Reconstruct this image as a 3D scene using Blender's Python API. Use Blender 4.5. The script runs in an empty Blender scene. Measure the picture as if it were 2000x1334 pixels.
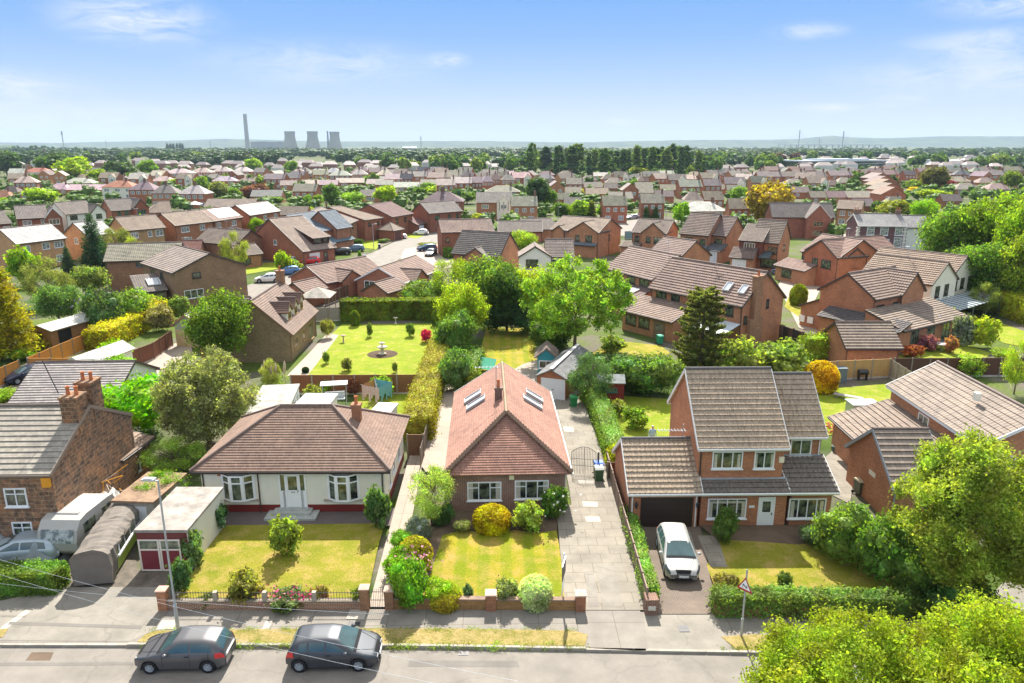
import bpy, math, random
import numpy as np
from mathutils import Vector, Matrix
R = math.radians
random.seed(7)
rng = np.random.default_rng(11)
SC = bpy.context.scene
COL = SC.collection
# ------------------------------------------------------------------ camera
CAM_H, FPX, PITCH, YAW = 22.0, 1430.0, R(15.03), R(1.0)
camd = bpy.data.cameras.new('camera')
cam = bpy.data.objects.new('camera', camd)
COL.objects.link(cam)
cam.location = (0, 0, CAM_H)
cam.rotation_euler = (math.pi / 2 - PITCH, 0, -YAW)
camd.sensor_width = 36
camd.lens = 36 * FPX / 2000
camd.clip_start = 0.5
camd.clip_end = 60000
SC.camera = cam
# ------------------------------------------------------------------ world, sun, exposure
SUN_EL, SUN_AZ = R(45), R(2)          # azimuth from +Y towards +X
SC.view_settings.view_transform = 'Standard'
SC.view_settings.look = 'None'
SC.view_settings.gamma = 1
SC.view_settings.exposure = 1.2
W = bpy.data.worlds.new('World')
SC.world = W
W.use_nodes = True
def nodes_of(tree):
 nt = tree.node_tree
 for n in list(nt.nodes):
  nt.nodes.remove(n)
 def N(t, **kw):
  n = nt.nodes.new(t)
  for k, v in kw.items():
   if k.startswith('i_'):
    key = k[2:]
    key = int(key) if key.isdigit() else key.replace('_', ' ')
    n.inputs[key].default_value = v
   else:
    setattr(n, k, v)
  return n
 def L(a, b):
  nt.links.new(a, b)
 return N, L
N, L = nodes_of(W)
GAIN = 2 ** SC.view_settings.exposure
sky = N('ShaderNodeTexSky', sky_type='NISHITA', sun_disc=False, sun_elevation=SUN_EL, sun_rotation=SUN_AZ,
  altitude=50, air_density=1.0, dust_density=0.3, ozone_density=3.0)
skm = N('ShaderNodeVectorMath', operation='SCALE'); L(sky.outputs[0], skm.inputs[0]); skm.inputs['Scale'].default_value = 0.09
tc = N('ShaderNodeTexCoord')
sep = N('ShaderNodeSeparateXYZ')
L(tc.outputs['Generated'], sep.inputs[0])
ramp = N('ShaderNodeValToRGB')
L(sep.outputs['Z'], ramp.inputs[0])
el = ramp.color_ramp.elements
stops = [(0.0, (.74, .80, .89)), (.035, (.64, .75, .92)), (.085, (.42, .61, .95)), (.13, (.27, .50, .95)), (.19, (.17, .42, .93)), (.30, (.45, .66, 1.0)), (.50, (1.12, 1.16, 1.22)), (1.0, (1.1, 1.13, 1.2))]  # unseen upper stops brightened as fill light to lift the shadows
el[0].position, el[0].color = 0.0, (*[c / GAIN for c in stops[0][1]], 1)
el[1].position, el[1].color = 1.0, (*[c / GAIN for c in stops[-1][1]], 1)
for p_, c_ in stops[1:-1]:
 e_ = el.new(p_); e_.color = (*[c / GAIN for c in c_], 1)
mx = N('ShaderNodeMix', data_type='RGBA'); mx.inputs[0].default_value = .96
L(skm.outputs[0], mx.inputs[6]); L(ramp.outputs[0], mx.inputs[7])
az = N('ShaderNodeMath', operation='ARCTAN2'); L(sep.outputs['X'], az.inputs[0]); L(sep.outputs['Y'], az.inputs[1])
cv = N('ShaderNodeCombineXYZ'); L(az.outputs[0], cv.inputs[0]); L(sep.outputs['Z'], cv.inputs[1])
mp = N('ShaderNodeMapping'); mp.inputs['Scale'].default_value = (9.0, 30.0, 1); mp.inputs['Rotation'].default_value = (0, 0, 0.12)
L(cv.outputs[0], mp.inputs['Vector'])
n1 = N('ShaderNodeTexNoise', i_Scale=1.7, i_Detail=10.0, i_Roughness=0.66, i_Distortion=0.7)
L(mp.outputs[0], n1.inputs['Vector'])
nr = N('ShaderNodeMapRange', i_1=0.34, i_2=0.58); L(n1.outputs[0], nr.inputs[0])
acc = None
for px, py, w, h, a in ((310, 62, 130, 42, 1), (10, 188, 150, 28, 1), (650, 130, 220, 44, .6), (876, 118, 46, 15, .8), (1950, 38, 140, 34, 1), (1545, 75, 70, 15, .7),
      (1590, 216, 62, 9, 1), (1728, 206, 48, 11, 1), (1900, 112, 140, 24, .8), (220, 245, 360, 36, .9), (1215, 238, 42, 8, .9), (1900, 165, 240, 38, .7)):
 ax = YAW + math.atan((px - 1000) / 1450); ez = math.sin(math.atan((667 - py) / 1430) - PITCH)
 sb = N('ShaderNodeVectorMath', operation='SUBTRACT'); L(cv.outputs[0], sb.inputs[0]); sb.inputs[1].default_value = (ax, ez, 0)
 ml = N('ShaderNodeVectorMath', operation='MULTIPLY'); L(sb.outputs[0], ml.inputs[0]); ml.inputs[1].default_value = (1430 / w, 1430 / h, 0)
 ln = N('ShaderNodeVectorMath', operation='LENGTH'); L(ml.outputs[0], ln.inputs[0])
 rm = N('ShaderNodeMapRange', interpolation_type='SMOOTHSTEP', i_1=0.0, i_2=1.3, i_3=a, i_4=0.0); L(ln.outputs['Value'], rm.inputs[0])
 if acc is None: acc = rm.outputs[0]
 else:
  ad = N('ShaderNodeMath', operation='ADD', use_clamp=True); L(acc, ad.inputs[0]); L(rm.outputs[0], ad.inputs[1]); acc = ad.outputs[0]
mul = N('ShaderNodeMath', operation='MULTIPLY'); L(nr.outputs[0], mul.inputs[0]); L(acc, mul.inputs[1])
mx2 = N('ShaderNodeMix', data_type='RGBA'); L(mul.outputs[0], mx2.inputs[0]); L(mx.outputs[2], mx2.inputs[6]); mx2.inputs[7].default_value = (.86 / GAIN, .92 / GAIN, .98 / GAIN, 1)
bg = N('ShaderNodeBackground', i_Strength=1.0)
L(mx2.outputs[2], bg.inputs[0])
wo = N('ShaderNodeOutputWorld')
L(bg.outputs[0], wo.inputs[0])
sund = bpy.data.lights.new('sun', 'SUN')
sund.energy = 4.75
sund.angle = R(0.5)
sund.color = (1.0, 0.94, 0.85)
sun = bpy.data.objects.new('sun', sund)
COL.objects.link(sun)
sdir = Vector((math.sin(SUN_AZ) * math.cos(SUN_EL), math.cos(SUN_AZ) * math.cos(SUN_EL), math.sin(SUN_EL)))
sun.rotation_euler = sdir.to_track_quat('Z', 'Y').to_euler()
sun.location = (0, 60, 80)
# ------------------------------------------------------------------ photo pixel -> place
_f = Vector((math.sin(YAW) * math.cos(PITCH), math.cos(YAW) * math.cos(PITCH), -math.sin(PITCH)))
_r = Vector((math.cos(YAW), -math.sin(YAW), 0))
_u = _r.cross(_f)
def at(px, py, z=0.0):
 """the world point at height z seen at photo pixel (px,py)"""
 d = _f + _r * ((px - 1000) / FPX) - _u * ((py - 667) / FPX)
 t = (z - CAM_H) / d.z
 return Vector((0, 0, CAM_H)) + d * t
def depth_of(p):
 return (Vector(p) - Vector((0, 0, CAM_H))).dot(_f)
def mpp(p):
 """metres per photo pixel at point p"""
 return depth_of(p) / FPX
def z_above(base, py):
 """height of a point straight above base that projects to photo row py"""
 b = Vector(base)
 lo, hi = -5.0, min(400.0, CAM_H + b.y * .5 / math.tan(PITCH))
 for _ in range(40):
  m = (lo + hi) / 2
  q = Vector((b.x, b.y, m)) - Vector((0, 0, CAM_H))
  y = 667 - FPX * q.dot(_u) / q.dot(_f)
  if y > py: lo = m
  else: hi = m
 return (lo + hi) / 2
# ------------------------------------------------------------------ tagging
def tag(o, label=None, cat=None, group=None, kind=None):
 if label: o['label'] = label
 if cat: o['category'] = cat
 if group: o['group'] = group
 if kind: o['kind'] = kind
 return o
def empty(name, label, cat, loc=(0, 0, 0), rz=0.0, group=None):
 o = bpy.data.objects.new(name, None)
 COL.objects.link(o)
 o.location = loc
 o.rotation_euler = (0, 0, rz)
 o.empty_display_size = 0.2
 return tag(o, label, cat, group)
def copy_tree(o, parent=None):
 c = o.copy()
 COL.objects.link(c)
 c.parent = parent
 for ch in KIDS.get(o.name, []):
  copy_into(ch, c)
 return c
KIDS = {}
def copy_into(o, parent):
 c = o.copy()
 COL.objects.link(c)
 c.parent = parent
 for ch in KIDS.get(o.name, []):
  copy_into(ch, c)
# ------------------------------------------------------------------ materials
def mat(name, build):
 m = bpy.data.materials.new(name)
 m.use_nodes = True
 N, L = nodes_of(m)
 out = N('ShaderNodeOutputMaterial')
 s = build(N, L, m)
 L(s, out.inputs['Surface'])
 return m
def rgb(c):
 return (c[0], c[1], c[2], 1)
def mixc(N, L, fac, a, b, blend='MIX'):
 m = N('ShaderNodeMix', data_type='RGBA', blend_type=blend)
 for v, i in ((fac, 0), (a, 6), (b, 7)):
  if hasattr(v, 'links'): L(v, m.inputs[i])
  elif i == 0: m.inputs[0].default_value = v
  else: m.inputs[i].default_value = rgb(v)
 return m.outputs[2]
def noise(N, L, vec, scale, detail=4, rough=0.55, lo=None, hi=None, dist=0.0):
 n = N('ShaderNodeTexNoise', i_Scale=scale, i_Detail=detail, i_Roughness=rough, i_Distortion=dist)
 if vec is not None: L(vec, n.inputs['Vector'])
 if lo is None: return n.outputs[0]
 m = N('ShaderNodeMapRange', i_1=lo, i_2=hi)
 L(n.outputs[0], m.inputs[0])
 return m.outputs[0]
def bumpn(N, L, h, strength=0.3, dist=0.05):
 b = N('ShaderNodeBump', i_Strength=strength, i_Distance=dist)
 L(h, b.inputs['Height'])
 return b.outputs[0]
def pbr(N, L, col, rough=0.8, spec=0.5, normal=None, metal=0.0, coat=0.0):
 p = N('ShaderNodeBsdfPrincipled', i_Metallic=metal)
 p.inputs['Specular IOR Level'].default_value = spec
 p.inputs['Coat Weight'].default_value = coat
 p.inputs['Coat Roughness'].default_value = 0.05
 if hasattr(rough, 'links'): L(rough, p.inputs['Roughness'])
 else: p.inputs['Roughness'].default_value = rough
 if hasattr(col, 'links'): L(col, p.inputs['Base Color'])
 else: p.inputs['Base Color'].default_value = rgb(col)
 if normal is not None: L(normal, p.inputs['Normal'])
 return p.outputs[0]
def obj_color(N):
 return N('ShaderNodeObjectInfo').outputs['Color']
def simple(name, col, rough=0.7, spec=0.4, var=0.12, scale=3.0, metal=0.0, coat=0.0, tint=False, bump=0.0):
 """plain material with weathering; tint=True multiplies the object's colour"""
 def b(N, L, m):
  geo = N('ShaderNodeTexCoord')
  n = noise(N, L, geo.outputs['Object'], scale, 6, 0.65)
  lo = tuple(c * (1 - var) for c in col)
  hi = tuple(min(1, c * (1 + var)) for c in col)
  mr = N('ShaderNodeMapRange', i_1=0.3, i_2=0.7); L(n, mr.inputs[0])
  c = mixc(N, L, mr.outputs[0], lo, hi)
  if tint: c = mixc(N, L, 1.0, c, obj_color(N), 'MULTIPLY')
  nm = bumpn(N, L, n, bump, 0.02) if bump else None
  return pbr(N, L, c, rough, spec, nm, metal, coat)
 return mat(name, b)
def brick_mat(name, c1, c2, mortar, bw=0.225, bh=0.075, ms=0.010, tint=True, stain=0.25, bump=0.4):
 def b(N, L, m):
  uv = N('ShaderNodeUVMap')
  br = N('ShaderNodeTexBrick', i_Scale=1.0)
  L(uv.outputs[0], br.inputs['Vector'])
  br.inputs['Brick Width'].default_value = bw
  br.inputs['Row Height'].default_value = bh
  br.inputs['Mortar Size'].default_value = ms
  br.inputs['Mortar Smooth'].default_value = 0.3
  br.inputs['Bias'].default_value = 0.0
  br.inputs['Color1'].default_value = rgb(c1)
  br.inputs['Color2'].default_value = rgb(c2)
  br.inputs['Mortar'].default_value = rgb(mortar)
  big = noise(N, L, uv.outputs[0], 0.7, 7, 0.7, 0.35, 0.7)
  fine = noise(N, L, uv.outputs[0], 9.0, 3, 0.6, 0.3, 0.7)
  c = mixc(N, L, 1.0, br.outputs[0], obj_color(N), 'MULTIPLY') if tint else br.outputs[0]
  dk = mixc(N, L, big, (1 - stain,) * 3, (1.1, 1.08, 1.04))
  c = mixc(N, L, 1.0, c, dk, 'MULTIPLY')
  dk2 = mixc(N, L, fine, (0.86,) * 3, (1.12,) * 3)
  c = mixc(N, L, 1.0, c, dk2, 'MULTIPLY')
  return pbr(N, L, c, 0.85, 0.25, bumpn(N, L, br.outputs[1], -bump, 0.01))
 return mat(name, b)
def tile_mat(name, tw=0.3, course=0.33, moss=(0.33, 0.20, 0.04), moss_amt=0.5, wave=0.03, rough=0.8, var=0.2, flat=False):
 """roof tiles: obj colour x per tile variation, rolled profile as bump, lichen"""
 def b(N, L, m):
  uv = N('ShaderNodeUVMap')
  br = N('ShaderNodeTexBrick', i_Scale=1.0)
  L(uv.outputs[0], br.inputs['Vector'])
  br.offset = 0.5 if flat else 0.0
  br.inputs['Brick Width'].default_value = tw
  br.inputs['Row Height'].default_value = course
  br.inputs['Mortar Size'].default_value = 0.008
  br.inputs['Color1'].default_value = (1 - var, 1 - var, 1 - var, 1)
  br.inputs['Color2'].default_value = (1 + var * .5, 1 + var * .5, 1 + var * .5, 1)
  br.inputs['Mortar'].default_value = (0.45, 0.45, 0.45, 1)
  c = mixc(N, L, 1.0, br.outputs[0], obj_color(N), 'MULTIPLY')
  big = noise(N, L, uv.outputs[0], 0.45, 8, 0.7, 0.35, 0.68)
  c = mixc(N, L, 1.0, c, mixc(N, L, big, (0.78, 0.77, 0.78), (1.15, 1.12, 1.06)), 'MULTIPLY')
  sp = noise(N, L, uv.outputs[0], 5.5, 6, 0.75, 0.62, 0.72)
  sp2 = noise(N, L, uv.outputs[0], 0.35, 4, 0.6, 0.42, 0.66)
  ms = N('ShaderNodeMath', operation='MULTIPLY'); L(sp, ms.inputs[0]); L(sp2, ms.inputs[1])
  ms2 = N('ShaderNodeMath', operation='MULTIPLY', i_1=moss_amt * 1.8, use_clamp=True); L(ms.outputs[0], ms2.inputs[0])
  c = mixc(N, L, ms2.outputs[0], c, moss)
  pale = noise(N, L, uv.outputs[0], 3.1, 5, 0.7, 0.66, 0.74)
  pm = N('ShaderNodeMath', operation='MULTIPLY', i_1=0.55); L(pale, pm.inputs[0])
  c = mixc(N, L, pm.outputs[0], c, (0.42, 0.40, 0.34))
  sx = N('ShaderNodeSeparateXYZ'); L(uv.outputs[0], sx.inputs[0])
  w = N('ShaderNodeMath', operation='MULTIPLY', i_1=2 * math.pi / tw); L(sx.outputs[0], w.inputs[0])
  sn = N('ShaderNodeMath', operation='SINE'); L(w.outputs[0], sn.inputs[0])
  if flat:
   h = br.outputs[1]
   nm = bumpn(N, L, h, -0.6, 0.012)
  else:
   nm = bumpn(N, L, sn.outputs[0], 1.0, wave * 0.5)
  return pbr(N, L, c, rough, 0.25, nm)
 return mat(name, b)
M = {}
BRK = (0.46, 0.15, 0.075)
M['brick'] = brick_mat('brick', (0.57, 0.235, 0.115), (0.40, 0.15, 0.075), (0.42, 0.31, 0.22))
M['brick_dark'] = brick_mat('brick_dark', (0.20, 0.075, 0.05), (0.13, 0.05, 0.04), (0.42, 0.36, 0.30), ms=0.012)
def stone_b(N, L, m):   # coursed rubble: random blocks, pale joints, soot
 uv = N('ShaderNodeUVMap')
 ns = N('ShaderNodeTexNoise', i_Scale=1.4, i_Detail=3.0); L(uv.outputs[0], ns.inputs['Vector'])
 sc = N('ShaderNodeVectorMath', operation='SCALE'); L(ns.outputs['Color'], sc.inputs[0]); sc.inputs['Scale'].default_value = .22
 va = N('ShaderNodeVectorMath', operation='ADD'); L(uv.outputs[0], va.inputs[0]); L(sc.outputs[0], va.inputs[1])
 br = N('ShaderNodeTexBrick', i_Scale=1.0); L(va.outputs[0], br.inputs['Vector']); br.offset = .37; br.squash = .7; br.squash_frequency = 3
 for k, v in (('Brick Width', .52), ('Row Height', .25), ('Mortar Size', .028), ('Mortar Smooth', .5), ('Bias', -.1)): br.inputs[k].default_value = v
 br.inputs['Color1'].default_value = (.42, .22, .13, 1); br.inputs['Color2'].default_value = (.17, .115, .09, 1); br.inputs['Mortar'].default_value = (.42, .30, .19, 1)
 big = noise(N, L, uv.outputs[0], .5, 6, .7, .35, .65); f = noise(N, L, uv.outputs[0], 3.3, 5, .7, .35, .65)
 c = mixc(N, L, 1.0, br.outputs[0], mixc(N, L, big, (.75, .8, .85), (1.35, 1.15, .95)), 'MULTIPLY')
 c = mixc(N, L, 1.0, c, mixc(N, L, f, (.55, .58, .6), (1.35, 1.3, 1.2)), 'MULTIPLY')
 c = mixc(N, L, 1.0, c, obj_color(N), 'MULTIPLY')
 return pbr(N, L, c, .9, .2, bumpn(N, L, br.outputs[1], -.9, .03))
M['stone'] = mat('stone', stone_b)
M['render'] = simple('render', (0.80, 0.77, 0.66), 0.85, 0.2, 0.06, 1.2, tint=True)
M['tiles'] = tile_mat('roof_tiles', moss_amt=0.35)
M['tiles_mossy'] = tile_mat('roof_tiles_mossy', moss_amt=0.9)
M['rosemary'] = tile_mat('plain_tiles', tw=0.17, course=0.20, moss_amt=0.7, flat=True, rough=0.85, moss=(0.36, 0.24, 0.05))
M['slate'] = tile_mat('slates', tw=0.32, course=0.26, moss_amt=0.25, flat=True, rough=0.65, moss=(0.2, 0.19, 0.12), var=0.22)
M['farroof'] = tile_mat('far_roof_tiles', tw=0.4, course=0.4, moss_amt=0.2, rough=0.8)
M['ridge'] = simple('ridge_tile', (0.9, 0.9, 0.9), 0.7, 0.3, 0.25, 2.5, tint=True)
M['white'] = simple('white_upvc', (0.86, 0.87, 0.88), 0.35, 0.5, 0.03)
M['paint'] = simple('painted', (1, 1, 1), 0.5, 0.4, 0.08, 2.0, tint=True)
M['wood'] = simple('wood', (1, 1, 1), 0.75, 0.25, 0.25, 4.0, tint=True)
M['concrete'] = simple('concrete', (0.46, 0.43, 0.38), 0.9, 0.2, 0.2, 1.8, tint=True, bump=0.3)
M['lead'] = simple('lead_flashing', (0.34, 0.38, 0.42), 0.55, 0.5, 0.15)
M['metal'] = simple('galvanised', (0.42, 0.46, 0.50), 0.45, 0.5, 0.12, metal=0.5)
M['iron'] = simple('black_iron', (0.03, 0.03, 0.035), 0.5, 0.5, 0.2)
M['rubber'] = simple('rubber', (0.02, 0.02, 0.022), 0.85, 0.2, 0.2)
M['plastic'] = simple('plastic', (1, 1, 1), 0.5, 0.4, 0.06, tint=True)
M['felt'] = simple('roofing_felt', (0.34, 0.33, 0.31), 0.8, 0.3, 0.4, 1.3, tint=True, bump=0.2)
M['terracotta'] = simple('terracotta', (0.50, 0.17, 0.07), 0.8, 0.3, 0.2)
M['cloth'] = simple('cloth', (1, 1, 1), 0.75, 0.3, 0.22, 2.2, tint=True, bump=1.0)
M['soil'] = simple('soil', (0.10, 0.07, 0.05), 0.95, 0.1, 0.35, 4.0, bump=0.5)
M['bark'] = simple('bark', (0.16, 0.12, 0.085), 0.9, 0.2, 0.35, 5.0, bump=0.6)
def glass_b(N, L, m):
 t = N('ShaderNodeTexCoord')
 n = noise(N, L, t.outputs['Object'], 1.6, 3, 0.6, 0.4, 0.62)
 c = mixc(N, L, n, (0.012, 0.018, 0.02), (0.17, 0.20, 0.13))  # greenish patches put reflected foliage into the glass colour
 w = noise(N, L, t.outputs['Object'], 0.8, 2, 0.5)
 return pbr(N, L, c, 0.06, 0.9, bumpn(N, L, w, 0.12, 0.05))
M['glass'] = mat('window_glass', glass_b)
M['carglass'] = simple('car_glass', (0.035, 0.075, 0.08), 0.06, 1.0, 0.3, 1.5)
def net_b(N, L, m):   # glazing with net curtains behind
 t = N('ShaderNodeTexCoord')
 n = noise(N, L, t.outputs['Object'], 3.0, 3, 0.6, 0.42, 0.58)
 c = mixc(N, L, n, (0.10, 0.12, 0.12), (0.42, 0.45, 0.44))
 return pbr(N, L, c, 0.08, 0.9)
M['net'] = mat('glass_with_curtain', net_b)
def carpaint_b(N, L, m):
 return pbr(N, L, obj_color(N), 0.46, 0.5, None, 0.45, 0.35)
M['carpaint'] = mat('car_paint', carpaint_b)
def fol_b(trans):
 def b(N, L, m):
  oi = N('ShaderNodeObjectInfo')
  geo = N('ShaderNodeNewGeometry')
  tcn = N('ShaderNodeTexCoord')
  rp = geo.outputs['Random Per Island']
  v = N('ShaderNodeMapRange', i_3=0.75, i_4=2.0); L(rp, v.inputs[0])
  clump = noise(N, L, tcn.outputs['Object'], 1.1, 3, 0.6, 0.35, 0.65)
  hue = N('ShaderNodeHueSaturation')
  cl2 = noise(N, L, tcn.outputs['Object'], 0.55, 4, 0.7, 0.36, 0.64)
  cv_ = N('ShaderNodeMapRange', i_3=0.66, i_4=1.55); L(cl2, cv_.inputs[0])
  vv = N('ShaderNodeMath', operation='MULTIPLY'); L(v.outputs[0], vv.inputs[0]); L(cv_.outputs[0], vv.inputs[1])
  hr = N('ShaderNodeMapRange', i_3=0.465, i_4=0.52); L(clump, hr.inputs[0])
  L(hr.outputs[0], hue.inputs['Hue'])
  L(vv.outputs[0], hue.inputs['Value'])
  L(oi.outputs['Color'], hue.inputs['Color'])
  c = hue.outputs[0]
  p = pbr(N, L, c, 0.65, 0.15)
  t = N('ShaderNodeBsdfTranslucent')
  c2 = mixc(N, L, 1.0, c, (1.2, 1.3, 0.4), 'MULTIPLY')
  L(c2, t.inputs['Color'])
  mxs = N('ShaderNodeMixShader', i_0=trans)
  L(p, mxs.inputs[1]); L(t.outputs[0], mxs.inputs[2])
  return mxs.outputs[0]
 return b
M['leaf'] = mat('foliage', fol_b(0.55))
M['leaf_core'] = mat('foliage_inner', fol_b(0.1))
def flower_b(N, L, m):
 geo = N('ShaderNodeNewGeometry')
 v = N('ShaderNodeMapRange', i_3=0.6, i_4=1.3); L(geo.outputs['Random Per Island'], v.inputs[0])
 h = N('ShaderNodeHueSaturation'); L(v.outputs[0], h.inputs['Value']); L(obj_color(N), h.inputs['Color'])
 return pbr(N, L, h.outputs[0], 0.7, 0.2)
M['flower'] = mat('petals', flower_b)
# ------------------------------------------------------------------ mesh builder
class MB:
 def __init__(s):
  s.v = []; s.f = []; s.m = []; s.sm = []
 def face(s, pts, mi=0, smooth=False):
  b = len(s.v)
  s.v += [tuple(p) for p in pts]
  s.f.append(tuple(range(b, b + len(pts))))
  s.m.append(mi); s.sm.append(smooth)
 def mesh(s, vs, fs, mi=0, smooth=False):
  b = len(s.v)
  s.v += [tuple(p) for p in vs]
  for f in fs:
   s.f.append(tuple(b + i for i in f)); s.m.append(mi); s.sm.append(smooth)
 def box(s, x0, x1, y0, y1, z0, z1, mi=0, rz=0.0, o=(0, 0, 0)):
  c, sn = math.cos(rz), math.sin(rz)
  vs = [(x, y, z) for z in (z0, z1) for x, y in ((x0, y0), (x1, y0), (x1, y1), (x0, y1))]
  vs = [(o[0] + x * c - y * sn, o[1] + x * sn + y * c, o[2] + z) for x, y, z in vs]
  s.mesh(vs, [(0, 3, 2, 1), (4, 5, 6, 7), (0, 1, 5, 4), (1, 2, 6, 5), (2, 3, 7, 6), (3, 0, 4, 7)], mi)
 def tube(s, p0, p1, r0, r1=None, n=8, mi=0, cap=True, smooth=True):
  r1 = r0 if r1 is None else r1
  p0 = Vector(p0); p1 = Vector(p1)
  d = (p1 - p0)
  if d.length < 1e-6: return
  d.normalize()
  a = d.orthogonal().normalized(); b = d.cross(a)
  vs = []
  for p, r in ((p0, r0), (p1, r1)):
   for i in range(n):
    t = 2 * math.pi * i / n
    vs.append(p + a * math.cos(t) * r + b * math.sin(t) * r)
  fs = [(i, (i + 1) % n, n + (i + 1) % n, n + i) for i in range(n)]
  s.mesh(vs, fs, mi, smooth)
  if cap:
   s.mesh(vs[:n], [tuple(reversed(range(n)))], mi)
   s.mesh(vs[n:], [tuple(range(n))], mi)
 def bar(s, p0, p1, w, h, mi=0):
  """rectangular bar from p0 to p1, w across (horizontal), h up"""
  p0 = Vector(p0); p1 = Vector(p1)
  d = (p1 - p0).normalized()
  side = d.cross(Vector((0, 0, 1)))
  if side.length < 1e-3: side = Vector((1, 0, 0))
  side.normalize(); up = side.cross(d)
  vs = []
  for p in (p0, p1):
   for a, b in ((-1, -1), (1, -1), (1, 1), (-1, 1)):
    vs.append(p + side * a * w / 2 + up * b * h / 2)
  s.mesh(vs, [(0, 3, 2, 1), (4, 5, 6, 7), (0, 1, 5, 4), (1, 2, 6, 5), (2, 3, 7, 6), (3, 0, 4, 7)][0:0] +
    [(3, 2, 1, 0), (4, 5, 6, 7), (0, 1, 5, 4), (1, 2, 6, 5), (2, 3, 7, 6), (3, 0, 4, 7)], mi)
 def lathe(s, prof, n=16, o=(0, 0, 0), mi=0, smooth=True):
  vs = []
  for r, z in prof:
   for i in range(n):
    t = 2 * math.pi * i / n
    vs.append((o[0] + r * math.cos(t), o[1] + r * math.sin(t), o[2] + z))
  fs = []
  for k in range(len(prof) - 1):
   for i in range(n):
    fs.append((k * n + i, k * n + (i + 1) % n, (k + 1) * n + (i + 1) % n, (k + 1) * n + i))
  s.mesh(vs, fs, mi, smooth)
 def ball(s, c, r, n=10, mi=0, sz=1.0):
  prof = []
  for k in range(n + 1):
   a = -math.pi / 2 + math.pi * k / n
   prof.append((max(1e-4, r * math.cos(a)), r * sz * math.sin(a)))
  s.lathe(prof, n * 2, c, mi)
 def build(s, name, mats, parent=None, color=None, loc=None, rz=None, uv=True):
  me = bpy.data.meshes.new(name)
  me.from_pydata(s.v, [], s.f)
  if not isinstance(mats, (list, tuple)): mats = [mats]
  for mm in mats: me.materials.append(mm)
  nf = len(s.f)
  if nf:
   me.polygons.foreach_set('material_index', s.m)
   me.polygons.foreach_set('use_smooth', s.sm)
   if uv: auto_uv(me)
  me.update()
  return link(name, me, parent, color, loc, rz)
def link(name, me, parent=None, color=None, loc=None, rz=None):
 o = bpy.data.objects.new(name, me)
 COL.objects.link(o)
 if parent is not None:
  o.parent = parent
  KIDS.setdefault(parent.name, []).append(o)
 if color is not None: o.color = (color[0], color[1], color[2], 1)
 if loc is not None: o.location = loc
 if rz is not None: o.rotation_euler = (0, 0, rz)
 return o
def auto_uv(me):
 nl = len(me.loops)
 vi = np.empty(nl, np.int32); me.loops.foreach_get('vertex_index', vi)
 co = np.empty(len(me.vertices) * 3, np.float32); me.vertices.foreach_get('co', co); co = co.reshape(-1, 3)
 nf = len(me.polygons)
 nr = np.empty(nf * 3, np.float32); me.polygons.foreach_get('normal', nr); nr = nr.reshape(-1, 3)
 lt = np.empty(nf, np.int32); me.polygons.foreach_get('loop_total', lt)
 pn = np.repeat(nr, lt, axis=0)
 p = co[vi]
 ux = np.stack([-pn[:, 1], pn[:, 0], np.zeros(nl)], 1)
 ln = np.linalg.norm(ux, axis=1)
 flat = ln < 0.12
 ux[flat] = (1, 0, 0); ln[flat] = 1
 ux /= ln[:, None]
 vy = np.cross(pn, ux)
 vy[flat] = (0, 1, 0)
 uvs = np.stack([(p * ux).sum(1), (p * vy).sum(1)], 1).astype(np.float32)
 lay = me.uv_layers.new(name='UVMap')
 lay.data.foreach_set('uv', uvs.ravel())
def quads_mesh(name, verts, mats, smooth=False, mat_idx=None):
 """verts (n,4,3) -> mesh of separate quads"""
 n = verts.shape[0]
 me = bpy.data.meshes.new(name)
 me.vertices.add(n * 4); me.vertices.foreach_set('co', verts.astype(np.float32).ravel())
 me.loops.add(n * 4); me.loops.foreach_set('vertex_index', np.arange(n * 4, dtype=np.int32))
 me.polygons.add(n); me.polygons.foreach_set('loop_start', np.arange(0, n * 4, 4, dtype=np.int32))
 if mat_idx is not None: me.polygons.foreach_set('material_index', mat_idx.astype(np.int32))
 for mm in mats: me.materials.append(mm)
 me.update(calc_edges=True)
 return me
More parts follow.
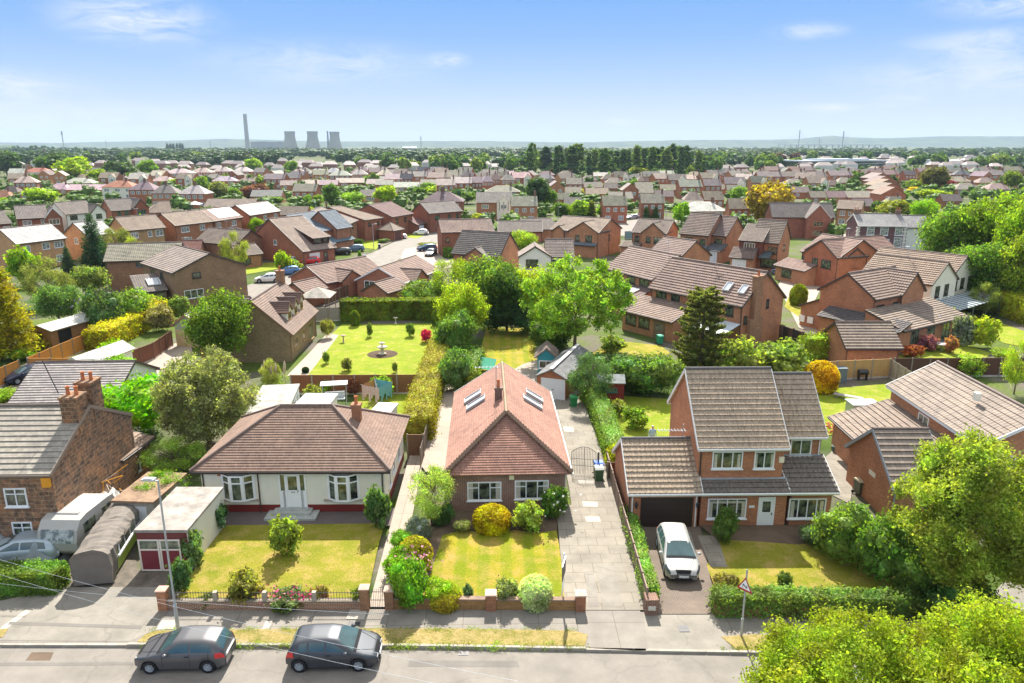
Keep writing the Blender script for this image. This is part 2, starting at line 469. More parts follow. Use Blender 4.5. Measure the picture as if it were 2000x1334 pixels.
# ------------------------------------------------------------------ roofs and walls
def slope(mb, pts, course=0.33, t=0.035, mi=0, thick=0.10, rolls=0):
 pts = [Vector(p) for p in pts]
 n = (pts[1] - pts[0]).cross(pts[2] - pts[0]).normalized()
 if n.z < 0: n = -n
 u = (pts[1] - pts[0]).normalized()
 v = n.cross(u)
 if v.z < 0: v = -v
 o = pts[0]
 q = [((p - o).dot(u), (p - o).dot(v)) for p in pts]
 P = lambda a, b, h: o + u * a + v * b + n * h
 bmax = max(b for a, b in q)
 if not course:
  mb.face([P(a, b, 0.0) for a, b in q], mi)
 else:
  def clip(poly, c, keep_above):
   out = []
   for i in range(len(poly)):
    p, r = poly[i], poly[(i + 1) % len(poly)]
    ip = (p[1] >= c) if keep_above else (p[1] <= c)
    ir = (r[1] >= c) if keep_above else (r[1] <= c)
    if ip: out.append(p)
    if ip != ir:
     k = (c - p[1]) / (r[1] - p[1])
     out.append((p[0] + (r[0] - p[0]) * k, c))
   return out
  k = 0
  b0 = 0.0
  while b0 < bmax - 0.01:
   b1 = min(b0 + course, bmax)
   poly = clip(clip(q, b0, True), b1, False)
   if rolls and len(poly) == 4:
    A_ = [p for p in poly if abs(p[1] - b0) < 1e-5]; a0, a1 = min(p[0] for p in A_), max(p[0] for p in A_)
    n_ = int((a1 - a0) / rolls * 4); w_ = lambda a: .028 * max(0, math.sin(2 * math.pi * a / rolls)) ** .7
    xs = [a0 + (a1 - a0) * i / n_ for i in range(n_ + 1)]
    for i in range(n_):
     x, y = xs[i], xs[i + 1]; h0, h1 = w_(x), w_(y)
     mb.face([P(x, b0, t + h0), P(y, b0, t + h1), P(y, b1, h1), P(x, b1, h0)], mi)
     mb.face([P(x, b0, -.004), P(y, b0, -.004), P(y, b0, t + h1), P(x, b0, t + h0)], mi)
   elif len(poly) >= 3:
    mb.face([P(a, b, t * (b0 + course - b) / course) for a, b in poly], mi)
    low = [a for a, b in poly if abs(b - b0) < 1e-5]
    if len(low) >= 2:
     a0, a1 = min(low), max(low)
     mb.face([P(a0, b0, -0.004), P(a1, b0, -0.004), P(a1, b0, t), P(a0, b0, t)], mi)
   b0 += course
 if thick:
  mb.face([P(a, b, -thick) for a, b in reversed(q)], mi)
  for i in range(len(q)):
   a, b = q[i], q[(i + 1) % len(q)]
   if abs(a[0] - b[0]) + abs(a[1] - b[1]) < 1e-4: continue
   mb.face([P(a[0], a[1], -thick), P(b[0], b[1], -thick), P(b[0], b[1], -0.003), P(a[0], a[1], -0.003)], mi)
DEF = dict(wall='brick', wcol=(1, 1, 1), roof='tiles', rcol=(0.235, 0.175, 0.15), rgcol=(0.20, 0.15, 0.13),
   course=0.36, t=0.055, rolls=0, oe=0.35, og=0.18, fcol=(0.07, 0.055, 0.05), thick=0.1, plinth=None, bonnet=False, gutter=True, pipe=True)
def block(root, x0, x1, y0, y1, ze, zr=None, mode='E', k=None, hips=(0, 0), z0=0.0, rt=0.0, zB=None, P=None, walls=True, name='wall', **kw):
 """mode E ridge along x, G ridge along y (gable to the front), S lean-to (low side: k 0 front,1 right,2 back,3 left), F flat.
 x0..y1 are the roof extents; walls are inset by the overhang."""
 p = dict(DEF); p.update(P or {}); p.update(kw)
 if k is None: k = {'E': 0, 'G': 1, 'S': 0, 'F': 0}[mode]
 cx, cy = (x0 + x1) / 2, (y0 + y1) / 2
 hx, hy = (x1 - x0) / 2, (y1 - y0) / 2
 l, h = (hx, hy) if k % 2 == 0 else (hy, hx)
 ca, sa = [(1, 0), (0, 1), (-1, 0), (0, -1)][k]
 T = lambda s, t, z: (cx + s * ca - t * sa, cy + s * sa + t * ca, z)
 oe, og = p['oe'], p['og']
 w = MB(); r = MB(); f = MB(); g = MB()
 if mode == 'F':
  og = oe
  tA = tB = ze - 0.02
  r.box(x0, x1, y0, y1, ze, ze + 0.14)
 elif mode == 'S':
  kk = (zr - ze) / (2 * h)
  slope(r, [T(-l, -h, ze), T(l, -h, ze), T(l, h, zr), T(-l, h, zr)], p['course'], p['t'], 0, p['thick'], p['rolls'])
  tA, tB = ze + kk * oe - .06, zr - kk * 0.0 - .06
 else:
  zB = ze if zB is None else zB
  ha, hb = hips
  kA = (zr - ze) / (h + rt); kB = (zr - zB) / (h - rt)
  pl = [[T(-l, -h, ze), T(l, -h, ze), T(l - hb, rt, zr), T(-l + ha, rt, zr)],
    [T(l, h, zB), T(-l, h, zB), T(-l + ha, rt, zr), T(l - hb, rt, zr)]]
  if hb: pl.append([T(l, -h, ze), T(l, h, zB), T(l - hb, rt, zr)])
  if ha: pl.append([T(-l, h, zB), T(-l, -h, ze), T(-l + ha, rt, zr)])
  for q in pl:
   qq = []
   for a in q:
    if not qq or (Vector(a) - Vector(qq[-1])).length > 1e-3: qq.append(a)
   slope(r, qq, p['course'], p['t'], 0, p['thick'], p['rolls'])
  tA, tB = ze + kA * oe - .08, zB + kB * oe - .08
  if p['course']:
   g.tube(T(-l + ha, rt, zr + .03), T(l - hb, rt, zr + .03), .11, n=6)
   if hb:
    g.tube(T(l - hb, rt, zr + .03), T(l, -h, ze + .05), .10, n=6); g.tube(T(l - hb, rt, zr + .03), T(l, h, zB + .05), .10, n=6)
   if ha:
    g.tube(T(-l + ha, rt, zr + .03), T(-l, -h, ze + .05), .10, n=6); g.tube(T(-l + ha, rt, zr + .03), T(-l, h, zB + .05), .10, n=6)
 if mode == 'S': hipsw = (0, 0)
 else: hipsw = hips
 ea = (oe if hipsw[0] else og); eb = (oe if hipsw[1] else og)
 s0, s1 = -l + ea, l - eb
 t0, t1 = -h + oe, h - (0.02 if mode == 'S' else oe)
 if walls:
  w.face([T(s0, t0, z0), T(s1, t0, z0), T(s1, t0, tA), T(s0, t0, tA)])
  w.face([T(s1, t1, z0), T(s0, t1, z0), T(s0, t1, tB), T(s1, t1, tB)])
  for s_, hp, fl in ((s1, hipsw[1], 0), (s0, hipsw[0], 1)):
   if mode in 'SF' or hp: pts = [T(s_, t0, z0), T(s_, t1, z0), T(s_, t1, tB), T(s_, t0, tA)]
   else: pts = [T(s_, t0, z0), T(s_, t1, z0), T(s_, t1, tB), T(s_, rt, zr - .08), T(s_, t0, tA)]
   w.face(pts[::-1] if fl else pts)
  w.build(name, M[p['wall']], root, p['wcol'])
  if p['plinth']:
   pm = MB(); e = 0.015
   a0 = T(s0 - e, t0 - e, 0); a1 = T(s1 + e, t1 + e, 0)
   xs = sorted((a0[0], a1[0])); ys = sorted((a0[1], a1[1]))
   pm.box(xs[0], xs[1], ys[0], ys[1], z0, p['plinth'][0])
   pm.build('plinth', M['paint'], root, p['plinth'][1])
 ro = r.build('roof', M[p['roof']] if mode != 'F' else M['felt'], root, p['rcol'])
 if g.f: g.build('ridge_tiles', M['ridge'], ro, p['rgcol'])
 if p['course'] or mode == 'F':
  if mode == 'F':
   pass
  else:
   f.bar(T(-l, -h + .01, ze - .10), T(l, -h + .01, ze - .10), .04, .17)
   if p['gutter']: f.tube(T(-l, -h - .06, ze - .05), T(l, -h - .06, ze - .05), .06, n=6)
   if mode != 'S':
    f.bar(T(-l, h - .01, zB - .10), T(l, h - .01, zB - .10), .04, .17)
    for sg, hp in ((-1, hips[0]), (1, hips[1])):
     if not hp:
      s_ = sg * (l + .012)
      f.bar(T(s_, -h, ze - .06), T(s_, rt, zr - .06), .04, .20)
      f.bar(T(s_, h, zB - .06), T(s_, rt, zr - .06), .04, .20)
   else:
    for sg in (-1, 1):
     f.bar(T(sg * (l + .012), -h, ze - .06), T(sg * (l + .012), h, zr - .06), .04, .20)
  if f.f: f.build('fascia', M['paint'], root, p['fcol'])
  if p['pipe'] and mode in 'EG' and ze > 2.2 and walls and z0 == 0:
   for s_, t_ in ((s0 + .12, t0 - .05), (s1 - .12, t0 - .05)):
    dp = MB(); dp.tube(T(s_, t_, 0), T(s_, t_, ze - .35), .045, n=5, cap=False); dp.tube(T(s_, t_, ze - .35), T(s_, -h - .03, ze - .08), .045, n=5, cap=False)
    dp.build('downpipe', M['paint'], root, p['fcol'])
 c0 = T(s0, t0, 0); c1 = T(s1, t1, 0)
 xs = sorted((c0[0], c1[0])); ys = sorted((c0[1], c1[1]))
 return dict(root=root, x0=xs[0], x1=xs[1], y0=ys[0], y1=ys[1])
_cache = {}
def window(bl, face, u, z, w, h, cols=2, top=False, fc='white', glass='glass', out=0.0, far=False, sill=True):
 """u: 0..1 along the face from its left seen from outside; z sill height"""
 key = ('w', w, h, cols, top, fc, glass, far, sill)
 if key not in _cache:
  f = MB(); b = 0.075 if not far else 0.10; d0, d1 = -0.05, 0.02
  f.box(-w / 2, -w / 2 + b, d0, d1, 0, h); f.box(w / 2 - b, w / 2, d0, d1, 0, h)
  f.box(-w / 2 + b, w / 2 - b, d0, d1, 0, b); f.box(-w / 2 + b, w / 2 - b, d0, d1, h - b, h)
  for i in range(1, cols):
   x = -w / 2 + w * i / cols
   f.box(x - b * .4, x + b * .4, d0 + .006, d1, b, h - b)
  if top:
   for i in range(cols):
    if top == 2 and cols == 3 and i == 1: continue
    xa, xb = -w / 2 + w * i / cols + b * .5, -w / 2 + w * (i + 1) / cols - b * .5
    f.box(xa, xb, d0 + .01, d1, h * .68 - b * .35, h * .68 + b * .35)
  p = MB(); p.face([(-w / 2 + .02, -.012, .02), (w / 2 - .02, -.012, .02), (w / 2 - .02, -.012, h - .02), (-w / 2 + .02, -.012, h - .02)])
  s = MB(); s.box(-w / 2 - .06, w / 2 + .06, -.13, .01, -.06, -.002)
  _cache[key] = (f, p, s)
 f, p, s = _cache[key]
 mk = ('wm',) + key
 x0, x1, y0, y1 = bl['x0'], bl['x1'], bl['y0'], bl['y1']
 loc, rz = {'F': ((x0 + (x1 - x0) * u, y0 - out, z), 0), 'R': ((x1 + out, y0 + (y1 - y0) * u, z), math.pi / 2),
    'B': ((x1 - (x1 - x0) * u, y1 + out, z), math.pi), 'L': ((x0 - out, y1 - (y1 - y0) * u, z), -math.pi / 2)}[face]
 colr = FC.get(fc, (1, 1, 1))
 if mk in _cache:
  me1, me2, me3 = _cache[mk]
  o = link('window', me1, bl['root'], colr, loc, rz)
  link('pane', me2, o)
  if sill: link('sill', me3, o, colr)
 else:
  o = f.build('window', M['paint'], bl['root'], colr, loc, rz)
  o2 = p.build('pane', M[glass], o)
  me3 = None
  if sill:
   o3 = s.build('sill', M['paint'], o, colr); me3 = o3.data
  _cache[mk] = (o.data, o2.data, me3)
 return o
FC = dict(white=(0.86, 0.87, 0.88), brown=(0.05, 0.028, 0.02), black=(0.03, 0.03, 0.035), grey=(0.15, 0.17, 0.18), tan=(0.45, 0.28, 0.10), green=(0.05, 0.16, 0.14))
def door(bl, face, u, w=0.95, h=2.05, col=(0.86, 0.87, 0.88), kind='door', z=0.0, out=0.0, glaz=True, panes=1):
 x0, x1, y0, y1 = bl['x0'], bl['x1'], bl['y0'], bl['y1']
 loc, rz = {'F': ((x0 + (x1 - x0) * u, y0 - out, z), 0), 'R': ((x1 + out, y0 + (y1 - y0) * u, z), math.pi / 2),
    'B': ((x1 - (x1 - x0) * u, y1 + out, z), math.pi), 'L': ((x0 - out, y1 - (y1 - y0) * u, z), -math.pi / 2)}[face]
 m = MB()
 m.box(-w / 2, w / 2, -.03, .01, 0.02, h)
 b = .07
 m.box(-w / 2 - b, -w / 2, -.05, .02, 0, h + b); m.box(w / 2, w / 2 + b, -.05, .02, 0, h + b); m.box(-w / 2, w / 2, -.05, .02, h, h + b)
 if kind == 'garage_door':
  for i in range(1, 5):
   m.box(-w / 2 + .03, w / 2 - .03, -.042, -.028, h * i / 5 - .02, h * i / 5 + .02)
  for i in range(1, 6):
   m.box(-w / 2 + w * i / 6 - .02, -w / 2 + w * i / 6 + .02, -.040, -.028, .05, h - .05)
  o = m.build('garage_door', M['paint'], bl['root'], col, loc, rz)
  hd = MB(); hd.box(-.08, .08, -.08, -.03, 1.0, 1.04); hd.build('handle', M['iron'], o)
  return o
 o = m.build('door', M['paint'], bl['root'], col, loc, rz)
 if glaz:
  g = MB(); g.box(-w * .28, w * .28, -.036, -.02, h * .52, h * .88)
  g.build('pane', M['glass'], o)
 hd = MB(); hd.box(w * .36, w * .40, -.08, -.03, h * .42, h * .50); hd.build('handle', M['iron'], o)
 return o
def chimney(root, x, y, z0, z1, w=0.7, d=0.5, pots=2, wall='brick_dark', wcol=(1, 1, 1)):
 m = MB()
 m.box(x - w / 2, x + w / 2, y - d / 2, y + d / 2, z0, z1 - .15)
 m.box(x - w / 2 - .05, x + w / 2 + .05, y - d / 2 - .05, y + d / 2 + .05, z1 - .15, z1)
 o = m.build('chimney', M[wall], root, wcol)
 for i in range(pots):
  pm = MB(); px = x + (i - (pots - 1) / 2) * w / max(1, pots)
  pm.lathe([(.11, z1), (.12, z1 + .12), (.10, z1 + .18), (.10, z1 + .42), (.13, z1 + .46), (.13, z1 + .52), (.08, z1 + .52), (.08, z1 + .3)], 10, (px, y, 0))
  pm.build('chimney_pot', M['terracotta'], o)
 return o
def rooflight(root, pts, name='rooflight', frame=(0.75, 0.76, 0.78)):
 """pts: 4 corners on the roof slope"""
 pts = [Vector(p) for p in pts]
 n = (pts[1] - pts[0]).cross(pts[2] - pts[0]).normalized()
 if n.z < 0: n = -n
 m = MB()
 for i in range(4):
  a, b = pts[i] + n * .10, pts[(i + 1) % 4] + n * .10
  m.bar(a, b, .06, .16)
 o = m.build(name, M['paint'], root, frame)
 g = MB(); g.face([p + n * .11 for p in pts]); g.build('pane', M['skyglass'], o)
 return o
M['curtain'] = simple('curtain', (0.50, 0.48, 0.40), 0.2, 0.6, 0.2, 6.0)
def curtains(o, w, h, f=.17, blind=0.0):
 for s_ in (-1, 1):
  m = MB(); a, b = s_ * (w / 2 - .08), s_ * (w / 2 - .08 - w * f); m.box(min(a, b), max(a, b), -.017, -.0125, .08, h - .08); m.build('curtain', M['curtain'], o)
 if blind:
  m = MB(); m.box(-w / 2 + .08, w / 2 - .08, -.016, -.0123, h * (1 - blind), h - .08); m.build('blind', M['curtain'], o)
M['skyglass'] = simple('rooflight_glass', (0.46, 0.49, 0.52), 0.25, 0.5, 0.06)
M['clear'] = simple('pale_glazing', (0.55, 0.62, 0.66), 0.15, 0.7, 0.1)
def frame_from(A, B, ze):
 a = at(A[0], A[1], ze); b = at(B[0], B[1], ze)
 d = b - a
 return Vector((a.x, a.y, 0)), math.atan2(d.y, d.x), d.length
def depth_to(A, B, C, ze):
 a = at(*A, ze); b = at(*B, ze); c = at(*C, ze)
 d = (b - a).normalized(); e = c - a
 return abs(d.x * e.y - d.y * e.x)
NO = []
def house(label, A, B, ze, D, rise, mode='E', cat='house', group=None, name='house', C=None, fit=None, **kw):
 o, rz, Wd = frame_from(A, B, ze)
 if fit:      # (width, heading in degrees, which corner is fixed)
  Wd, rz = fit[0], R(fit[1]); q = at(*(A if fit[2] == 'A' else B), ze)
  o = Vector((q.x, q.y, 0)) - (Vector((math.cos(rz), math.sin(rz), 0)) * Wd if fit[2] == 'B' else Vector((0, 0, 0)))
 if C is not None: D = depth_to(A, B, C, ze)
 root = empty(name, label, cat, o, rz, group)
 bl = block(root, 0, Wd, 0, D, ze, ze + rise, mode, **kw)
 bl['W'] = Wd; bl['D'] = D; bl['rz'] = rz; bl['o'] = o
 if cat == 'house' and ze > 3.5 and random.random() < .6:
  ax_, ay_ = (Wd * random.uniform(.15, .85), D / 2) if mode == 'E' else (Wd / 2, D * random.uniform(.3, .9)); zt = ze + rise
  am = MB(); am.tube((ax_, ay_, zt), (ax_, ay_, zt + 1.6), .025, n=4); am.tube((ax_ - .6, ay_, zt + 1.5), (ax_ + .5, ay_ + .3, zt + 1.5), .02, n=4)
  for i in range(6): am.tube((ax_ - .5 + i * .18, ay_ - .25 + i * .05, zt + 1.5), (ax_ - .5 + i * .18, ay_ + .25 + i * .05, zt + 1.5), .014, n=3)
  am.build('aerial', M['metal'], root)
 return bl
def local(bl, p):
 """world point -> local coordinates of a house"""
 d = Vector(p) - bl['o']; c, s = math.cos(bl['rz']), math.sin(bl['rz'])
 return Vector((d.x * c + d.y * s, -d.x * s + d.y * c, d.z))
def flat_wins(bl, spec, **kw):
 for s in spec:
  window(bl, *s, **kw)
# ------------------------------------------------------------------ foliage
def unit(v):
 return v / np.maximum(np.linalg.norm(v, axis=-1, keepdims=True), 1e-9)
def leaf_quads(c, nrm, size, rg, aspect=0.55, jit=0.7):
 n = len(c)
 nn = unit(unit(nrm) + rg.normal(0, jit, (n, 3)))
 t = unit(np.cross(nn, rg.normal(0, 1, (n, 3))))
 b = np.cross(nn, t)
 s = size * rg.uniform(0.6, 1.35, (n, 1))
 t = t * s; b = b * s * aspect
 return np.stack([c - t, c - b + nn * s * .12, c + t, c + b + nn * s * .12], 1)
def lobe_points(lobes, n, rg, rmin=0.7, up=0.25, cl=10, sig=0.35):
 """clustered points near the outer surface of a union of ellipsoids"""
 L_ = np.array(lobes, float)
 area = (L_[:, 3] * L_[:, 5])
 nc = max(8, n // cl)
 C = []; Nn = []
 while sum(len(x) for x in C) < nc:
  i = rg.choice(len(L_), nc, p=area / area.sum())
  d = unit(rg.normal(0, 1, (nc, 3)) + np.array([0, 0, up]))
  r = rg.uniform(rmin, 1.04, (nc, 1))
  p = L_[i, :3] + d * L_[i, 3:6] * r
  inside = np.zeros(nc, bool)
  for l in L_:
   q = ((p - l[:3]) / l[3:6])
   inside |= (q ** 2).sum(1) < (rmin * .82) ** 2
  ok = ~inside & (p[:, 2] > 0.02)
  C.append(p[ok]); Nn.append(d[ok])
 C = np.concatenate(C)[:nc]; Nn = np.concatenate(Nn)[:nc]
 k = rg.integers(0, nc, n)
 p = C[k] + rg.normal(0, 1, (n, 3)) * sig
 p[:, 2] = np.maximum(p[:, 2], 0.03)
 return p, Nn[k]
def blob_lobes(R_, z0, z1, m, rg, k=0.36, sq=0.85):
 """main mass plus m side lobes between z0 and z1"""
 cz = (z0 + z1) / 2; hz = (z1 - z0) / 2
 out = [(0, 0, cz, R_ * .72, R_ * .72, hz * .78)]
 for i in range(m):
  d = unit(rg.normal(0, 1, 3)); d[2] = d[2] * .9 + .05
  r = R_ * k * rg.uniform(.7, 1.25)
  out.append((d[0] * (R_ - r * .8), d[1] * (R_ - r * .8), cz + d[2] * (hz - r * .7), r, r, r * sq))
 return out
def core_quads(lobes, f=0.78, n=10):
 qs = []
 for (cx, cy, cz, rx, ry, rz_) in lobes:
  m = 2 * n
  th = np.linspace(-math.pi / 2, math.pi / 2, n // 2 + 1); ph = np.linspace(0, 2 * math.pi, n + 1)
  def P(a, b): return (cx + rx * f * math.cos(a) * math.cos(b), cy + ry * f * math.cos(a) * math.sin(b), max(0.02, cz + rz_ * f * math.sin(a)))
  for i in range(len(th) - 1):
   for j in range(n):
    qs.append([P(th[i], ph[j]), P(th[i], ph[j + 1]), P(th[i + 1], ph[j + 1]), P(th[i + 1], ph[j])])
 return np.array(qs)
def fol_mesh(name, lobes, n, size, seed, rmin=.7, sig=.35, core=None, aspect=.55, jit=.7, up=.25, cl=10, extra=None):
 rg = np.random.default_rng(seed)
 p, nr = lobe_points(lobes, n, rg, rmin, up, cl, sig)
 if extra is not None:
  p = np.concatenate([p, extra[0]]); nr = np.concatenate([nr, extra[1]])
 q = leaf_quads(p, nr, size, rg, aspect, jit)
 mi = np.zeros(len(q), int)
 if core:
  cq = core_quads(lobes, core)
  q = np.concatenate([q, cq]); mi = np.concatenate([mi, np.ones(len(cq), int)])
 return quads_mesh(name, q, [M['leaf'], M['leaf_core']], mat_idx=mi)
def trunk_mesh(name, h, r, limbs, seed, spread=2.5, top=None, lean=0.0, fork=0.35):
 rg = random.Random(seed)
 m = MB()
 top = top or h * 1.6
 pts = [Vector((0, 0, -.15))]
 for i in range(1, 6):
  pts.append(Vector((rg.uniform(-.1, .1) * i + lean * i, rg.uniform(-.1, .1) * i, top * .8 * i / 5)))
 for i in range(5):
  m.tube(pts[i], pts[i + 1], r * (1.15 - i * .2), r * (1.15 - (i + 1) * .2), 8, cap=False)
 for i in range(limbs):
  t = fork + (.95 - fork) * i / limbs
  b = pts[0].lerp(pts[5], t)
  a = rg.uniform(0, 6.28) if limbs > 3 else i * 6.28 / limbs
  e = Vector((math.cos(a) * spread * rg.uniform(.5, 1), math.sin(a) * spread * rg.uniform(.5, 1), min(top, b.z + spread * rg.uniform(.5, 1.1))))
  mid = b.lerp(e, .5) + Vector((0, 0, -.15))
  m.tube(b, mid, r * .42, r * .28, 6, cap=False); m.tube(mid, e, r * .28, r * .10, 5, cap=False)
  for j in range(2):
   e2 = e + Vector((rg.uniform(-1, 1), rg.uniform(-1, 1), rg.uniform(.2, 1))) * spread * .35
   m.tube(mid, e2, r * .16, r * .06, 4, cap=False)
 me = bpy.data.meshes.new(name); me.from_pydata(m.v, [], m.f); me.materials.append(M['bark'])
 me.polygons.foreach_set('use_smooth', [True] * len(m.f)); me.update()
 return me
KIND = {}   # kind -> (list of (crown mesh, trunk mesh or None), width, height)
def reg(kind, w, h, meshes):
 KIND[kind] = (meshes, w, h)
def make_kinds():
 r_ = np.random.default_rng(3)
 B = []
 for s in range(3):
  lobes = blob_lobes(4.0, 1.6, 9.0, 24, np.random.default_rng(20 + s))
  B.append((fol_mesh('crown', lobes, 15000, .17, 30 + s, sig=.38, rmin=.6), trunk_mesh('trunk', 4, .24, 9, s, 2.7, 7.5)))
 reg('broad', 8, 9.2, B)
 B = []
 for s in range(2):      # loose airy crowns
  lobes = blob_lobes(4.0, 1.2, 9.0, 34, np.random.default_rng(50 + s), k=.26)
  B.append((fol_mesh('crown', lobes[1:], 11000, .15, 60 + s, sig=.30, rmin=.45, cl=16, aspect=.4), trunk_mesh('trunk', 4, .2, 12, s + 9, 2.9, 8.0)))
 reg('airy', 8, 9.2, B)
 B = []
 for s in range(3):      # shrubs to the ground
  lobes = blob_lobes(1.4, 0.0, 2.5, 14, np.random.default_rng(70 + s), k=.40)
  B.append((fol_mesh('shrub', lobes, 4200, .085, 80 + s, sig=.12, rmin=.8, core=.80), None))
 reg('shrub', 2.8, 2.6, B)
 B = []
 for s in range(2):      # coarse big leaved shrub, loose
  lobes = blob_lobes(1.3, 0.1, 2.4, 18, np.random.default_rng(90 + s), k=.34)
  B.append((fol_mesh('shrub', lobes, 1900, .13, 95 + s, sig=.14, rmin=.6, core=.62, aspect=.6), None))
 reg('leafy', 2.7, 2.6, B)
 lobes = [(0, 0, 1.0, 1.2, 1.2, 1.05), (0, 0, .55, 1.15, 1.15, .75)]
 reg('clipped', 2.4, 2.05, [(fol_mesh('shrub', lobes, 13000, .058, 99, sig=.04, rmin=.95, core=.93, jit=.7), None)])
 B = []
 for s in range(2):      # conifer with tiers
  rg = np.random.default_rng(110 + s)
  lobes = []
  for i in range(60):
   z = .5 + 8.0 * (i / 60)
   rr = 2.1 * (1 - i / 62) ** .85
   a = i * 2.4
   lobes.append((math.cos(a) * rr * .62, math.sin(a) * rr * .62, z, .25 + rr * .42, .25 + rr * .42, .28 + rr * .12))
  B.append((fol_mesh('crown', lobes, 9000, .16, 120 + s, sig=.14, rmin=.5, aspect=.3, cl=8), trunk_mesh('trunk', 6, .2, 3, s, .6, 8.6)))
 reg('conifer', 4.6, 9.0, B)
 B = []
 for s in range(4):
  lobes = blob_lobes(4.0, 1.0, 8.6, 14, np.random.default_rng(130 + s), k=.42)
  B.append((fol_mesh('crown', lobes, 2600, .36, 140 + s, sig=.34, rmin=.78, core=.74), trunk_mesh('trunk', 3, .25, 3, s, 1.5, 5)))
 reg('mid', 8, 9.0, B)
 B = []
 for s in range(3):
  lobes = blob_lobes(4.0, 0.2, 7.6, 9, np.random.default_rng(150 + s), k=.46)
  B.append((fol_mesh('tree', lobes, 620, .70, 160 + s, sig=.4, rmin=.82, core=.80), None))
 reg('far', 8, 8.0, B)
 B = []
 for s in range(4):
  lobes = []; rp_ = random.Random(s)
  for i in range(26):
   z = .6 + 13.6 * (i / 26); rr = 1.35 * (math.sin(math.pi * min(1, (i + 3) / 30)) ** .6)
   a = i * 2.4
   rr *= rp_.uniform(.6, 1.25); lobes.append((math.cos(a) * rr * .55, math.sin(a) * rr * .55, z, .35 + rr * .45, .35 + rr * .45, rp_.uniform(.6, 1.2)))
  B.append((fol_mesh('crown', lobes, 1500, .34, 170 + s, sig=.2, rmin=.7, core=.7), trunk_mesh('trunk', 3, .25, 2, s, .3, 6)))
 reg('poplar', 3.2, 15.2, B)
 lobes = [(math.cos(i * 2.4) * .55 * (1 - i / 26) * 1.5, math.sin(i * 2.4) * .55 * (1 - i / 26) * 1.5, .4 + i * .30, .3 + .95 * (1 - i / 26), .3 + .95 * (1 - i / 26), .5) for i in range(24)]
 reg('conemid', 4.2, 8.2, [(fol_mesh('crown', lobes, 2200, .26, 180, sig=.15, rmin=.75, core=.7, aspect=.4), trunk_mesh('trunk', 2, .2, 2, 1, .3, 3))])
_tn = [0]
def tree(kind, px, base, top, wpx, color, label, cat='tree', name=None, group=None, dy=1.0, rot=None, trunk=True, flat=1.0):
 """px,base: photo pixel of the foot; top: photo row of the crown top; wpx: crown width in photo pixels"""
 b = at(px, base)
 h = z_above(b, top)
 w = wpx * mpp((b.x, b.y, h * .6))
 return tree_at(kind, b, h, w, color, label, cat, name, group, rot, flat)
def tree_at(kind, b, h, w, color, label, cat='tree', name=None, group=None, rot=None, flat=1.0):
 ms, kw, kh = KIND[kind]
 _tn[0] += 1
 cm, tm = ms[_tn[0] % len(ms)]
 rot = random.uniform(0, 6.28) if rot is None else rot
 nm = name or (cat.replace(' ', '_'))
 sc = (w / kw, w / kw * flat, h / kh)
 if tm is None:
  o = link(nm, cm, None, color, b, rot); o.scale = sc
  tag(o, label, cat, group)
  return o
 e = empty(nm, label, cat, b, rot, group)
 e.scale = sc
 link('crown', cm, e, color)
 link('trunk', tm, e)
 return e
def hedge(label, pts, width, height, color, leaf=.07, dens=150, top_w=None, name='hedge', cat='hedge', group=None, round_=0.0, world=False, jit=.06, z0=0.0):
 """clipped hedge along a polyline of photo pixels on the ground (its centre line)"""
 P = [Vector(p) if world else at(*p) for p in pts]
 top_w = width if top_w is None else top_w
 rg = np.random.default_rng(abs(hash(str(pts))) % 1000 if False else int(P[0].x * 13 + P[0].y * 7) % 10007)
 V = []; NN = []; core = []
 o = P[0].copy(); o.z = 0
 for i in range(len(P) - 1):
  a, b = P[i] - o, P[i + 1] - o
  a.z = b.z = 0
  d = (b - a); ln = d.length; d.normalize(); s = Vector((-d.y, d.x, 0))
  faces = []
  for sg in (-1, 1):
   faces.append((a + s * sg * width / 2, d * ln, Vector((0, 0, height)) + s * sg * (top_w - width) / 2, s * sg))
  faces.append((a - s * top_w / 2 + Vector((0, 0, height)), d * ln, s * top_w, Vector((0, 0, 1))))
  if i == 0: faces.append((a - s * width / 2, s * width, Vector((0, 0, height)), -d))
  if i == len(P) - 2: faces.append((b - s * width / 2, s * width, Vector((0, 0, height)), d))
  for f0, eu, ev, nr in faces:
   n = int(eu.length * ev.length * dens) + 10
   u = rg.random((n, 1)); v = rg.random((n, 1))
   p = np.array(f0) + u * np.array(eu) + v * np.array(ev)
   wob = (np.sin(p[:, :1] * 2.1 + p[:, 2:3]) + np.sin(p[:, 1:2] * 1.7 + 1)) * .04
   p = p + np.array(nr) * (rg.normal(0, jit, (n, 1)) + wob)
   V.append(p); NN.append(np.tile(np.array(nr), (n, 1)))
   q0 = np.array(f0) - np.array(nr) * .10
   core.append([q0, q0 + np.array(eu), q0 + np.array(eu) + np.array(ev), q0 + np.array(ev)])
 p = np.concatenate(V); nr = np.concatenate(NN)
 p[:, 2] = np.maximum(p[:, 2], .03) + z0
 q = leaf_quads(p, nr, leaf, rg, .6, .6)
 cq = np.array(core); cq[:, :, 2] += z0
 mi = np.concatenate([np.zeros(len(q), int), np.ones(len(cq), int)])
 me = quads_mesh(name, np.concatenate([q, cq]), [M['leaf'], M['leaf_core']], mat_idx=mi)
 ob = link(name, me, None, color, o)
 return tag(ob, label, cat, group)
